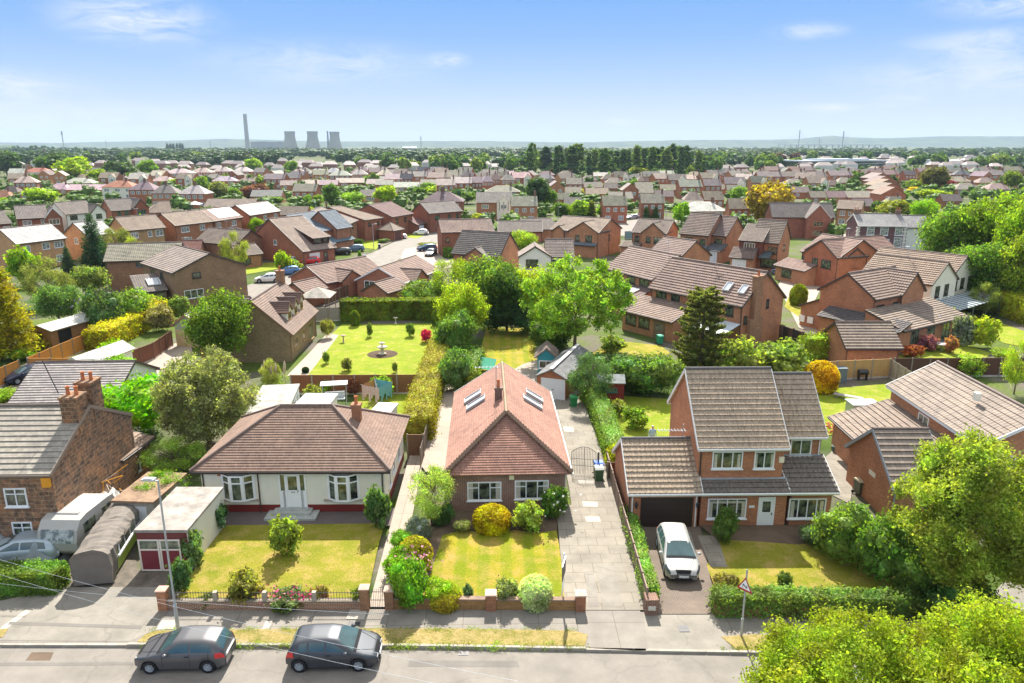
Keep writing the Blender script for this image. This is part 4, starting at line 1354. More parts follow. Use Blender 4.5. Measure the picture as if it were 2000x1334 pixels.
# ------------------------------------------------------------------ the cream rendered bungalow
WB = house('cream rendered bungalow with brown hipped roof, two bow windows and dark red plinth', (370, 921), (762, 920), 3.05, 9.0, 2.55, 'E', cat='bungalow', name='rendered_bungalow',
   hips=(4.35, 4.35), wall='render', roof='rosemary', rcol=(0.27, 0.185, 0.145), rgcol=(0.24, 0.17, 0.14), course=0.2, t=0.04, oe=.45, og=.45, plinth=(.62, (0.20, 0.025, 0.02)), fcol=(.05, .035, .03))
def bow(bl, face, r):
 """three sided bow window with angled lights"""
 u, z, w, h = rect(bl, face, r)
 x = bl['x0'] + (bl['x1'] - bl['x0']) * u; y = bl['y0']
 a = w * .30; d = .38
 P = [(x - w / 2, y), (x - w / 2 + a, y - d), (x + w / 2 - a, y - d), (x + w / 2, y)]
 f = MB(); g = MB()
 for i in range(3):
  p, q = Vector((P[i][0], P[i][1], 0)), Vector((P[i + 1][0], P[i + 1][1], 0))
  Z = lambda p, zz: Vector((p.x, p.y, zz))
  f.bar(Z(p, z), Z(q, z), .10, .10); f.bar(Z(p, z + h), Z(q, z + h), .10, .10); f.bar(Z(p, z + h * .72), Z(q, z + h * .72), .07, .08)
  g.face([Z(p, z), Z(q, z), Z(q, z + h), Z(p, z + h)])
 for p in P: f.tube((p[0], p[1], z - .03), (p[0], p[1], z + h + .03), .065, n=6)
 for i in (0, 1, 2):
  p, q = Vector((P[i][0], P[i][1], 0)), Vector((P[i + 1][0], P[i + 1][1], 0))
  for e in (.12, .88):
   m_ = p.lerp(q, e); f.tube((m_.x, m_.y, z), (m_.x, m_.y, z + h), .04, n=5)
 for i, j in ((z - .05, 0), (z + h + .05, 1)):
  f.face([(p[0], p[1] - .04, i) for p in (P if j else P[::-1])])
 o = f.build('window', M['white'], bl['root'])
 g.build('pane', M['glass'], o)
 s = MB(); s.box(x - w / 2 - .3, x + w / 2 + .3, y - .12, y - .002, z - .14, z - .05); s.build('sill', M['concrete'], o, (.8, .75, .7))
bow(WB, 'F', (435, 926, 497, 973)); bow(WB, 'F', (641, 925, 701, 973))
u, z, w, h = rect(WB, 'F', (550, 928, 595, 990))
dx = WB['x0'] + (WB['x1'] - WB['x0']) * u; dy = WB['y0']
m = MB(); m.box(dx - .62, dx + .62, dy - .02, dy + .02, z, z + 2.2); m.box(dx - .8, dx + .8, dy - .05, dy + .03, z + 2.2, z + 2.28)
for s in (-.78, -.42, .42, .78): m.box(dx + s - .05, dx + s + .05, dy - .06, dy + .03, z, z + 2.2)
m.box(dx - .78, dx - .42, dy - .02, dy + .02, z, z + 1.1); m.box(dx + .42, dx + .78, dy - .02, dy + .02, z, z + 1.1)
dr = m.build('door', M['white'], WB['root'])
m = MB(); m.box(dx - .27, dx + .27, dy - .035, dy - .021, z + 1.15, z + 2.05); m.box(dx - .73, dx - .47, dy - .03, dy - .005, z + 1.12, z + 2.15); m.box(dx + .47, dx + .73, dy - .03, dy - .005, z + 1.12, z + 2.15)
m.build('pane', M['glass'], dr)
m = MB(); m.box(dx - .12, dx + .12, dy - .04, dy - .02, z + .98, z + 1.04); m.box(dx + .28, dx + .33, dy - .08, dy - .02, z + 1.0, z + 1.15); m.build('letterbox', M['metal'], dr)
m = MB(); m.box(dx - 1.15, dx + 1.15, dy - .75, dy, z - .20, z - .04); m.box(dx - 1.55, dx + 1.55, dy - 1.15, dy - .001, 0.0, z - .20); m.box(dx - .95, dx + .95, dy - .4, dy, z - .04, z)
m.build('steps', M['concrete'], WB['root'], (.85, .95, 1.0))
m = MB(); xp = WB['x0'] + (WB['x1'] - WB['x0']) * onwall(WB, 'F', 506, 950)[0]
m.tube((xp, dy - .08, .1), (xp, dy - .08, 2.75), .045, n=8); m.tube((xp - .45, dy - .35, 2.95), (xp, dy - .08, 2.75), .045, n=8); m.build('downpipe', M['paint'], WB['root'], (.08, .04, .03))
m = MB();
for px_, cc in ((410, 0), (517, 1)): pass
for px_, py_, cc in ((516, 848, (.6, .55, .5)), (584, 848, (.55, .2, .12)), (653, 848, (.6, .55, .5))):
 p = local(WB, at(px_, py_, 4.35)); m = MB(); m.lathe([(.18, 0), (.16, .06), (.02, .12)], 10, (p.x, p.y, 4.30)); m.build('roof_vent', M['paint'], WB['root'], cc)
p = local(WB, at(697, 812, 4.9)); chimney(WB['root'], p.x, p.y, 3.9, 5.75, .55, .55, 1, 'brick', (.8, .8, .8))
for r_ in ((755, 908, 760, 955),): pass
window(WB, 'R', .22, 1.0, .7, 1.1, 1); window(WB, 'R', .42, 1.2, .9, .9, 1); window(WB, 'R', .7, 1.1, 1.0, 1.0, 2)
n_ = MB(); n_.box(WB['x0'] + 1.0, WB['x0'] + 1.35, dy - .03, dy - .001, 2.55, 2.67); n_.build('house_plaque', M['terracotta'], WB['root'])
# ------------------------------------------------------------------ the red tiled brick bungalow
BB = house('dark brick bungalow with long red tiled roof, saw-edged hip tiles and two wide white windows', (868, 929), (1117, 925), 2.67, 15.4, 2.5, 'G', cat='bungalow', name='brick_bungalow',
   hips=(3.9, 0), wall='brick_dark', wcol=(1.25, 1.2, 1.15), roof='rosemary', rcol=(0.345, 0.19, 0.145), rgcol=(0.34, 0.25, 0.15), course=0.18, t=0.035, oe=.38, og=.15, fcol=(.75, .75, .72))
for r_ in ((912, 936, 980, 977), (1005, 933, 1072, 974)):
 curtains(window(BB, 'F', *(lambda q: (q[0], q[1], 2.1, 1.25))(rect(BB, 'F', r_)), cols=3, top=2), 2.1, 1.25, .13)
Wd = BB['W']
m = MB()
for sx in (0, 1):
 a = Vector((0 if sx == 0 else Wd, 0, 2.67)); b = Vector((Wd / 2, 3.9, 5.17))
 n = 26
 for i in range(n):
  p = a.lerp(b, (i + .3) / n); q = a.lerp(b, (i + .80) / n)
  m.bar(p + Vector((0, -.06, .10)), q + Vector((0, -.03, .19)), .30, .12)
m.build('bonnet_tiles', M['ridge'], BB['root'], (.20, .13, .09))
p = local(BB, at(981, 770, 5.2)); chimney(BB['root'], Wd / 2 - .45, p.y, 4.6, 5.75, .5, .5, 1, 'brick_dark')
m = MB(); m.tube((Wd / 2 - .6, p.y + .1, 5.6), (Wd / 2 - .6, p.y + .1, 7.2), .025, n=5); m.tube((Wd / 2 - 2.1, p.y + .1, 7.15), (Wd / 2 - .3, p.y + .1, 7.15), .02, n=5)
for i in range(7): m.tube((Wd / 2 - 2.0 + i * .25, p.y - .15, 7.15), (Wd / 2 - 2.0 + i * .25, p.y + .35, 7.15), .012, n=4)
m.build('aerial', M['metal'], BB['root'])
kb = 2.5 / (Wd / 2)
for sd in (0, 1):
 for (y_, xa, xb) in ((9.3, 1.2, 2.5), (11.1, 1.0, 2.2)):
  f_ = (lambda x: x) if sd == 0 else (lambda x: Wd - x)
  z_ = lambda x: 2.67 + kb * x + .03
  pts = [Vector((f_(xa), y_ - .45, z_(xa))), Vector((f_(xa), y_ + .45, z_(xa))), Vector((f_(xb), y_ + .45, z_(xb))), Vector((f_(xb), y_ - .45, z_(xb)))]
  rooflight(BB['root'], pts, frame=(.42, .42, .42))
m = MB(); m.box(BB['x0'] + 3.55, BB['x0'] + 3.85, BB['y0'] - .12, BB['y0'] - .001, 2.2, 2.5); m.build('alarm_box', M['render'], BB['root'], (1, .95, .75))
m = MB(); m.tube((.1, 1.5, 1.7), (-.35, 1.3, 1.75), .02, n=5)
d_ = MB(); d_.lathe([(.02, .10), (.2, .06), (.33, 0)], 14);
o_ = m.build('satellite_dish', M['metal'], BB['root']); o2 = d_.build('dish', M['metal'], o_, None, (-.4, 1.2, 1.8)); o2.rotation_euler = (R(70), 0, R(-10))
# ------------------------------------------------------------------ two storey house with garage (right of centre)
def YX(px, Y, z): # world X on the plane y=Y for a photo column at height z
 d = _f + _r * ((px - 1000) / FPX)
 p0 = at(px, 900, z)
 lo = p0
 for _ in range(6):
  py = 667 + 0
  break
 a, b = 400.0, 1600.0
 for _ in range(40):
  mm = (a + b) / 2
  if at(px, mm, z).y > Y: a = mm
  else: b = mm
 return at(px, (a + b) / 2, z).x
ex = YX(1364, 39.3, 4.94); ex1 = YX(1543, 39.3, 4.94); ex2 = YX(1617, 40.9, 4.94)
RH = empty('detached_house', 'orange brick house with stepped tiled roof and dark garage door behind the silver car', 'house', (ex, 39.3, 0))
RP = dict(wall='brick', wcol=(1.0, .92, .9), roof='tiles_mossy', rcol=(0.41, 0.325, 0.24), rgcol=(.16, .15, .15), fcol=(.82, .82, .80), t=.065, rolls=.30)
def rb(b): b['rz'] = 0.0; b['o'] = Vector((ex, 39.3, 0)); return b
W1 = ex1 - ex; W2 = ex2 - ex
b1 = rb(block(RH, 0, W1, 0, 8.1, 4.94, 8.55, 'E', P=RP, z0=2.2))
b2 = rb(block(RH, W1 - 1.0, W2, 1.65, 8.0, 4.94, 7.95, 'E', P=RP, rt=.0))
gx0 = YX(1227, 38.7, 2.4) - ex
g1 = rb(block(RH, gx0, .28, -.6, 5.6, 2.40, 4.55, 'E', P=RP, oe=.25))
px1 = YX(1640, 38.7, 2.4) - ex
b3 = rb(block(RH, .28, W1 + .05, -.6, .35, 2.40, 2.88, 'S', P=dict(RP, roof='tiles', rcol=(.19, .165, .145)), og=.02))
b4 = rb(block(RH, W1 + .05, px1, -.6, 2.02, 2.40, 3.62, 'S', P=dict(RP, roof='tiles', rcol=(.19, .165, .145)), og=.25))
m = MB(); m.bar((.3, .33, 2.90), (W1 + .1, .33, 2.90), .25, .05); m.bar((W1 + .1, 1.98, 3.65), (px1 - .2, 1.98, 3.65), .22, .05); m.build('lead_flashing', M['lead'], RH)
for r_, c_ in (((1391, 882, 1450, 915), 3), ((1472, 882, 1513, 915), 2)): o_ = pw(b1, 'F', r_, c_); curtains(o_, 1.7 if c_ == 3 else 1.2, 1.0, .10)
pw(b2, 'F', (1543, 858, 1585, 888), 2)
curtains(pw(b3, 'F', (1381, 972, 1458, 1012), 4, out=.02), 2.3, 1.2, .09, .18)
curtains(pw(b4, 'F', (1540, 972, 1612, 1012), 4), 2.1, 1.2, .1)
pdoor(b3, 'F', (1482, 971, 1510, 1024), col=(.85, .86, .87))
gd = pdoor(g1, 'F', (1253, 974, 1350, 1032), col=(.035, .022, .018), kind='garage_door')
for px_ in (1242, 1361):
 u_, z_ = onwall(g1, 'F', px_, 980); xx = g1['x0'] + (g1['x1'] - g1['x0']) * u_
 m = MB(); m.box(xx - .02, xx + .02, g1['y0'] - .2, g1['y0'], z_ - .05, z_); m.lathe([(.05, -.32), (.10, -.08), (.12, -.06), (.02, .08)], 6, (xx, g1['y0'] - .2, z_)); m.build('wall_lantern', M['iron'], RH)
m = MB(); m.tube((gx0 + .12, g1['y0'] - .06, 0), (gx0 + .12, g1['y0'] - .06, 2.3), .04, n=6); m.tube((.28, .3, 2.9), (.28, .3, 4.9), .04, n=6); m.build('downpipe', M['iron'], RH)
u_, z_ = onwall(b3, 'F', 1468, 990); xx = b3['x0'] + (b3['x1'] - b3['x0']) * u_
m = MB(); m.box(xx - .16, xx + .16, b3['y0'] - .03, b3['y0'] - .002, z_ - .05, z_ + .1); m.build('house_plaque', M['white'], RH)
m = MB(); m.box(W1 - .45, W1 - .15, .25, .38, 3.9, 4.25); m.build('vent_box', M['render'], RH, (1, .95, .85))
m = MB(); rx = YX(1330, 41, 4.6) - ex
m.tube((rx + .3, 2.5, 4.4), (rx + .3, 2.5, 5.5), .025, n=5); m.tube((rx - 1.3, 2.5, 5.1), (rx + .6, 2.4, 5.1), .02, n=4)
for i in range(9): m.tube((rx - 1.2 + i * .2, 2.25, 5.1), (rx - 1.2 + i * .2, 2.75, 5.1), .012, n=4)
m.build('aerial', M['metal'], RH)
m = MB(); cx0, cx1 = YX(1285, 46, 2.0) - ex, .1
m.box(cx0, cx1, 5.4, 8.0, 2.1, 2.16); m.box(cx0, cx0 + .06, 5.4, 8.0, 0, 2.1); m.box(cx0, cx1, 5.4, 5.46, 0, 2.1); m.build('conservatory', M['clear'], RH)
m = MB()
for i in range(5): m.box(cx0 - .03, cx0 + .09, 5.38 + i * .64, 5.46 + i * .64, 0, 2.2)
for i in range(4): m.box(cx0 + i * .7, cx0 + .06 + i * .7, 5.36, 8.02, 2.15, 2.22)
m.build('conservatory_frame', M['white'], RH)
# ------------------------------------------------------------------ stone cottage on the left edge
SCo = house('old sandstone cottage with slate roof and blind gable wall at the left edge', (-190, 930), (98, 927), 4.72, 9.3, 2.3, 'E', cat='cottage', name='stone_cottage',
   wall='stone', wcol=(.74, .80, .88), pipe=False, roof='slate', rcol=(0.33, 0.305, 0.26), rgcol=(.2, .17, .14), course=.40, t=.05, oe=.12, og=.03, fcol=(.24, .19, .15))
pw(SCo, 'F', (9, 953, 54, 989), 2, top=True); pw(SCo, 'F', (25, 1020, 66, 1054), 2, top=True)
Wc_ = SCo['W']
kc = 2.3 / 4.65
for (y_, dz) in ((3.9, 0), (5.6, .35)):
 chimney(SCo['root'], Wc_ - .45, y_, 5.8, 7.95 + dz, .95, 1.15, 2, 'stone', (.65, .7, .75))
m = MB();
for i in range(5): pass
m.tube((Wc_ - 1.3, 4.0, 8.0), (Wc_ - 1.9, 4.0, 10.0), .03, n=5); m.tube((Wc_ - 2.6, 4, 9.9), (Wc_ + 2, 4, 10.1), .02, n=4); m.build('aerial', M['iron'], SCo['root'])
m = MB(); p_ = onwall(SCo, 'F', 97, 945); m.box(Wc_ - .5, Wc_ - .08, -.10, .1, 4.0, 4.55); m.build('orange_board', M['paint'], SCo['root'], (.75, .32, .02))
m = MB(); m.box(Wc_ - 4.0, Wc_ - 3.6, SCo['y0'] - .12, SCo['y0'] - .001, 3.85, 4.3); m.build('alarm_box', M['white'], SCo['root'])
make_kinds()
BRICKW = dict(brick=(1, 1, 1))
def wall_run(root, a, b, h, w, m='brick', col=(1, 1, 1), name='wall', cope=None, o=None):
 """a,b world points; builds relative to root location"""
 a = Vector(a) - root.location; b = Vector(b) - root.location
 a.z = b.z = 0
 d = b - a; rz = math.atan2(d.y, d.x)
 mb = MB(); mb.box(0, d.length, -w / 2, w / 2, -.05, h)
 ob = mb.build(name, M[m], root, col, a, rz)
 if cope:
  mb = MB(); mb.box(-.02, d.length + .02, -w / 2 - .03, w / 2 + .03, h + .002, h + .07)
  mb.build('coping', M['concrete'], ob, cope)
 return ob
def pillar(root, p, h, w=.42, m='brick', col=(1, 1, 1), cap=(.9, .88, .85), rz=0, name='pillar'):
 p = Vector(p) - root.location
 mb = MB(); mb.box(-w / 2, w / 2, -w / 2, w / 2, -.05, h)
 ob = mb.build(name, M[m], root, col, (p.x, p.y, 0), rz)
 if cap:
  e = w / 2 + .04
  mb = MB(); mb.box(-e, e, -e, e, h + .002, h + .06)
  mb.mesh([(-e, -e, h + .06), (e, -e, h + .06), (e, e, h + .06), (-e, e, h + .06), (0, 0, h + .14)], [(0, 1, 4), (1, 2, 4), (2, 3, 4), (3, 0, 4)])
  mb.build('cap', M['concrete'], ob, cap)
 return ob
# ---- front boundary of the cream bungalow
p0, p1 = at(322, 1192), at(714, 1192)
GW = empty('garden_wall', 'low brick garden wall topped with iron railings between stone posts, below the cream bungalow lawn', 'wall', p0)
wall_run(GW, p0, p1, .52, .22, 'brick_dark', (1.5, 1.5, 1.3), cope=(.55, .5, .45))
pillar(GW, p0, 1.15, .42, 'brick', (.95, .95, .9), cap=(1.1, .8, .7)); pillar(GW, p1, 1.25, .42, 'brick', (.7, .8, .8), cap=(1.1, .85, .75))
xs_ = [at(x, 1192) for x in (424, 520, 616)]
for p in xs_: pillar(GW, p, 1.05, .2, 'concrete', (.8, .78, .7), cap=None, name='stone_post')
seq = [p0] + xs_ + [p1]
for i in range(4):
 a, b = seq[i] - p0, seq[i + 1] - p0
 m = MB(); d = b - a; n = int(d.length / .13)
 m.tube(a + Vector((0, 0, .68)), b + Vector((0, 0, .68)), .015, n=5); m.tube(a + Vector((0, 0, .98)), b + Vector((0, 0, .98)), .018, n=5)
 for j in range(1, n):
  q = a + d * (j / n); m.tube(q + Vector((0, 0, .55)), q + Vector((0, 0, 1.08)), .010, n=4, cap=False)
 m.build('railing', M['iron'], GW)
gp, gq = at(722, 1191), at(757, 1191)
ga = empty('garden_gate', 'black iron bar gate across the path beside the cream bungalow lawn', 'gate', gp)
m = MB(); d = gq - gp
for z_ in (.15, .55, 1.0): m.tube(Vector((0, 0, z_)), d + Vector((0, 0, z_)), .018, n=5)
m.build('gate_frame', M['iron'], ga)
m = MB()
for j in range(10):
 q = d * ((j + .5) / 10); m.tube(q + Vector((0, 0, .1)), q + Vector((0, 0, 1.18)), .012, n=4)
m.build('gate_bars', M['iron'], ga)
# ---- brick wall of the brick bungalow
q0, q1, q2 = at(768, 1190), at(959, 1192), at(1133, 1193)
GB = empty('garden_wall', 'low mossy red brick garden wall with square capped pillars in front of the striped lawn', 'wall', q0)
wall_run(GB, q0, q2, .62, .24, 'brick', (.72, .85, .6), cope=(.55, .42, .36))
for p in (q1, q2): pillar(GB, p, .95, .48, 'brick', (.75, .72, .7), cap=(1.1, .9, .85))
pillar(GB, at(762, 1190), 1.1, .42, 'brick', (.7, .8, .8), cap=(1.1, .85, .75))
# ---- pier at the end of the shared fence, ivy behind
pr = at(1270, 1198)
PR = empty('gate_pier', 'short dark brick gate pier with a stone number block beside the silver car drive', 'pillar', pr)
pillar(PR, pr, .95, .62, 'brick_dark', (1, .95, .9), cap=None)
m = MB(); m.box(-.18, .18, -.325, -.311, .38, .62); m.build('number_block', M['concrete'], PR, (1.3, 1.3, 1.3))
iv = at(1395, 1203)
SW = empty('stone_wall', 'low rubble stone wall smothered in glossy ivy, beside the bend sign', 'wall', iv)
wall_run(SW, iv, at(1825, 1208), .62, .35, 'stone', (1, .9, .8))
hedge('glossy variegated ivy mounded along the rubble stone wall', [(1393, 1197), (1600, 1201), (1825, 1206)], .85, 1.05, (0.13, 0.20, 0.05), leaf=.075, dens=330, top_w=.9, name='ivy', cat='ivy', jit=.10, z0=.12)
hedge('narrow strip of bright ivy between the board fence and the silver car', [(1225, 1020), (1272, 1185)], .55, 1.05, (0.14, 0.24, 0.05), leaf=.07, dens=260, name='ivy', cat='ivy', jit=.09)
fence('weathered brown board fence between the slab driveway and the ivy', [(1262, 1194), (1222, 1050), (1184, 914)], 1.25, (.30, .22, .17), post=(.5, .42, .36), panel=1.5, gravel=False, postw=.10)
hedge('clipped box-like hedge along the slab driveway beyond the bins', [(1203, 905), (1178, 830), (1150, 772)], 1.3, 1.5, (0.13, 0.21, 0.045), leaf=.07, dens=230, jit=.16)
tree('shrub', 1203, 915, 868, 42, (.28, .30, .02), 'golden privet bush at the end of the driveway hedge', 'shrub')
fence('short brown fence between the driveway fence and the brick garage side wall', [(1186, 938), (1206, 938)], 1.3, (.12, .06, .04), gravel=False)
# ---- left front hedge
hedge('thick clipped privet hedge in front of the stone cottage', [(-60, 1152), (124, 1152)], 1.3, 1.25, (0.10, 0.17, 0.03), leaf=.06, dens=380, jit=.08)
# ---- wrought gates on the driveway
g0, g1_ = at(1116, 926), at(1165, 930)
WG = empty('driveway_gates', 'pair of tall arched wrought iron gates across the slab driveway', 'gate', g0)
d = g1_ - g0
def gtop(t): return 1.35 + .75 * math.sin(math.pi * (.15 + .7 * (t if t < .5 else t)))
for lf in (0, 1):
 m = MB()
 for j in range(9):
  t = (lf + j / 8) / 2
  q = d * t; m.tube(q + Vector((0, 0, .08)), q + Vector((0, 0, gtop(t))), .022 if j in (0, 8) else .011, n=5)
  t2 = (lf + (j + 1) / 8) / 2
  if j < 8: m.tube(q + Vector((0, 0, gtop(t))), d * t2 + Vector((0, 0, gtop(t2))), .018, n=5)
 for z_ in (.12, .7, 1.2): m.tube(d * (lf / 2) + Vector((0, 0, z_)), d * ((lf + 1) / 2) + Vector((0, 0, z_)), .016, n=5)
 m.build('gate_leaf', M['iron'], WG)
m = MB(); m.box(-.05, .05, -.05, .05, 0, 1.8); m.build('gate_post', M['iron'], WG, None, d + Vector((.1, 0, 0)))
# ---- wheelie bins
def bin_(label, px, py, body, lid, rz=0, group=None, s=1.0):
 r = empty('wheelie_bin', label, 'bin', at(px, py), rz, group)
 m = MB(); a, b = .24 * s, .29 * s; c, e = .26 * s, .34 * s; H = 1.0 * s
 vs = [(-a, -c, .08), (a, -c, .08), (a, c, .08), (-a, c, .08), (-b, -e, H), (b, -e, H), (b, e, H), (-b, e, H)]
 m.mesh(vs, [(3, 2, 1, 0), (0, 1, 5, 4), (1, 2, 6, 5), (2, 3, 7, 6), (3, 0, 4, 7), (4, 5, 6, 7)]); m.box(-b - .02, b + .02, -e - .02, e + .02, H - .06, H - .01)
 m.build('bin_body', M['plastic'], r, body)
 m = MB(); vs = [(-b - .03, -e - .05, H), (b + .03, -e - .05, H), (b + .03, e, H), (-b - .03, e, H), (-b, -e * .6, H + .09), (b, -e * .6, H + .09), (b, e - .05, H + .09), (-b, e - .05, H + .09)]
 m.mesh(vs, [(0, 1, 5, 4), (1, 2, 6, 5), (2, 3, 7, 6), (3, 0, 4, 7), (4, 5, 6, 7)]); m.tube((-b, e + .03, H), (b, e + .03, H), .02, n=6)
 m.build('lid', M['plastic'], r, lid)
 for sx in (-1, 1):
  m = MB(); m.tube((sx * (b - .02), e - .06, .1), (sx * (b + .04), e - .06, .1), .10, n=12); m.build('wheel', M['rubber'], r)
 return r
bin_('black wheelie bin with a bright blue lid beside the iron driveway gates', 1168, 930, (.05, .06, .07), (.02, .12, .50), .1)
bin_('dark green wheelie bin with a pale grey lid in front of the blue lidded one', 1169, 940, (.05, .12, .05), (.33, .36, .32), .05)
bin_('green wheelie bin standing alone beside the white garage door', 1120, 796, (.02, .20, .06), (.03, .26, .08), .1)
bin_('teal green wheelie bin against the back wall of the long brick house', 1288, 672, (.02, .28, .17), (.02, .30, .20), .3)
bin_('dark bin with a rusty pale lid beside the right hand garage gable', 1678, 965, (.10, .12, .08), (.5, .45, .3), .2)
bin_('dark blue bin on the corner of the cul-de-sac road near the lamp', 741, 486, (.03, .04, .08), (.03, .04, .08), .2)
bin_('dark blue bin at the kerb below the clipped cul-de-sac shrub', 712, 508, (.03, .04, .08), (.03, .04, .08), .2)
# ---- street furniture
lb = at(349, 1236)
LP = empty('street_lamp', 'tall slim grey street lamp with a flat lantern head, beside the grey parked car', 'street lamp', lb, R(176))
lh = z_above(lb, 938)
m = MB(); m.tube((0, 0, 0), (0, 0, 1.5), .085, n=12); m.tube((0, 0, 1.5), (0, 0, 1.6), .085, .05, n=12); m.tube((0, 0, 1.6), (0, 0, lh), .05, .038, n=10)
m.build('column', M['metal'], LP)
m = MB(); m.tube((0, 0, lh - .05), (.25, 0, lh + .02), .03, n=8); m.box(.12, .68, -.15, .15, lh, lh + .07); m.box(.2, .6, -.11, .11, lh + .07, lh + .10)
m.build('lantern', M['metal'], LP)
m = MB(); m.box(-.04, .04, .087, .10, .5, .9); m.build('access_door', M['metal'], LP)
def lamp_post(label, px, py, top, rz=0, arm=.5):
 b = at(px, py); h = z_above(b, top)
 r = empty('street_lamp', label, 'street lamp', b, rz)
 m = MB(); m.tube((0, 0, 0), (0, 0, h), .07, .045, n=8); m.build('column', M['metal'], r)
 m = MB(); m.tube((0, 0, h), (arm, 0, h + .08), .03, n=6); m.box(arm - .1, arm + .45, -.12, .12, h + .03, h + .13); m.build('lantern', M['metal'], r)
lamp_post('street lamp on the cul-de-sac verge beside the pyramid roofed garage', 730, 486, 438, 0)
lamp_post('street lamp in front of the blue-roofed brick house beside the dark cars', 649, 508, 476, 0)
lamp_post('street lamp standing in front of the tall brick house with a white garage', 1362, 505, 467, R(180))
lamp_post('street lamp beside the white rendered gable house', 1016, 500, 474, R(180))
lamp_post('street lamp beside the big trees behind the white rendered house', 1880, 520, 484, 0)
lamp_post('tall thin lamp column in front of the small brick house with white windows', 1037, 440, 393, 0)
lamp_post('thin lamp column beside the dark round conifers in the estate', 1090, 437, 405, 0)
lamp_post('lamp column beside the pair of small cone-shaped conifers', 1300, 440, 404, 0)
sb = at(1447, 1245)
SP = empty('bend_sign', 'red bordered triangular double bend warning sign on a grey pole', 'road sign', sb)
sh = z_above(sb, 1114)
m = MB(); m.tube((0, 0, 0), (0, 0, 1.0), .055, n=10); m.tube((0, 0, 1.0), (0, 0, sh), .04, n=10); m.lathe([(.045, sh), (.03, sh + .04), (.001, sh + .05)], 10); m.build('pole', M['metal'], SP)
rzs = math.atan2(-.58, .49)
c0 = Vector((0, 0, sh - .75))
S_ = .40
tri = [(-S_, 0, -.28), (S_, 0, -.28), (0, 0, .42)]
m = MB(); m.face([(x, -.06, z) for x, y, z in tri]); m.face([(x, -.045, z) for x, y, z in reversed(tri)], 1);
for i in range(3):
 a, b = tri[i], tri[(i + 1) % 3]; m.face([(a[0], -.06, a[2]), (a[0], -.045, a[2]), (b[0], -.045, b[2]), (b[0], -.06, b[2])][::-1], 1)
sg = m.build('sign_plate', [M['paint'], M['metal']], SP, (.45, .02, .02), c0, rzs)
m = MB(); k_ = .70; m.face([(x * k_, -.063, z * k_ + .01) for x, y, z in tri]); m.build('sign_face', M['white'], sg)
m = MB()
pts = [(.09, -.15), (.09, .06), (-.09, -.06), (-.09, .15)]
pts = [(-.10, -.14), (-.10, .04), (.10, -.10), (.10, .06)]
for i in range(3): m.bar((pts[i][0], -.067, pts[i][1]), (pts[i + 1][0], -.067, pts[i + 1][1]), .006, .05)
m.build('bend_symbol', M['iron'], sg)
eb = at(1099, 1182)
EB = empty('sale_board', 'dark estate agent board on a white leaning post behind the brick wall', 'sign', eb)
m = MB(); m.bar((-.05, 0, 0), (.05, .25, 2.75), .07, .07); m.build('board_post', M['white'], EB)
m = MB(); m.box(.06, .09, -.85, .15, 1.85, 2.65); bo = m.build('board', M['paint'], EB, (.05, .055, .06)); bo.rotation_euler = (0, 0, R(-14))
m = MB(); m.box(.052, .058, -.75, .05, 2.2, 2.36); m.box(.052, .058, -.6, -.1, 2.02, 2.08); m.box(.050, .098, -.86, .16, 2.652, 2.67); m.build('board_lettering', M['white'], bo)
for i, (a, b, z1, z2, sag) in enumerate((((-260, 1012), (1010, 1330), 6.2, 6.2, .5), ((-260, 1036), (900, 1345), 6.0, 6.0, .5), ((-260, 1105), (760, 1200), 5.5, 6.4, .3))):
 pa, pb = at(*a, z1), at(*b, z2)
 m = MB()
 for j in range(24):
  f = lambda t: pa.lerp(pb, t) - Vector((0, 0, sag * 4 * t * (1 - t)))
  m.tube(f(j / 24), f((j + 1) / 24), .0045, n=4, cap=False)
 o = m.build('overhead_wire', M['metal']); tag(o, ['upper overhead telephone wire crossing above the left pavement', 'lower overhead telephone wire sagging over the left pavement', 'overhead wire running past the grey parked car towards the gate'][i], 'wire', 'overhead wires')
# ---- cars on the road
def car_by_wheels(label, kind, pf, pr_, side, color, **kw):
 """pf, pr_: photo pixels where the near front and near rear tyres touch the road; side +1 if the car body lies away from the camera"""
 a, b = at(*pf), at(*pr_)
 d = (a - b).normalized(); nrm = Vector((-d.y, d.x, 0))
 if nrm.y < 0: nrm = -nrm
 c = CARS[kind]; mid = (a + b) / 2
 wbm = (c['wb'][0] + c['wb'][1]) / 2; shift = c['L'] / 2 - wbm
 cen = mid + nrm * (c['W'] / 2 - .1) - d * shift
 return car(label, kind, cen, math.atan2(d.y, d.x), color, **kw)
car_by_wheels('dark grey three door hatchback parked facing left beside the street lamp', 'hatch3', (297, 1315), (406, 1313), 1, (.10, .10, .105))
car_by_wheels('charcoal five door hatchback parked facing right on the road', 'hatch5', (700, 1310), (587, 1312), 1, (.055, .06, .07))
na, tb = at(1334, 1150, .1), at(1311, 1041, .9)
d = na - tb; hd = math.atan2(d.y, d.x); dn = Vector((math.cos(hd), math.sin(hd), 0))
pos = at(1334, 1146) - dn * 2.18
car('silver white hatchback parked nose out on the block paved drive', 'estate', (pos.x, pos.y, .14), hd, (.40, .395, .37), plate='BW17 YAW')
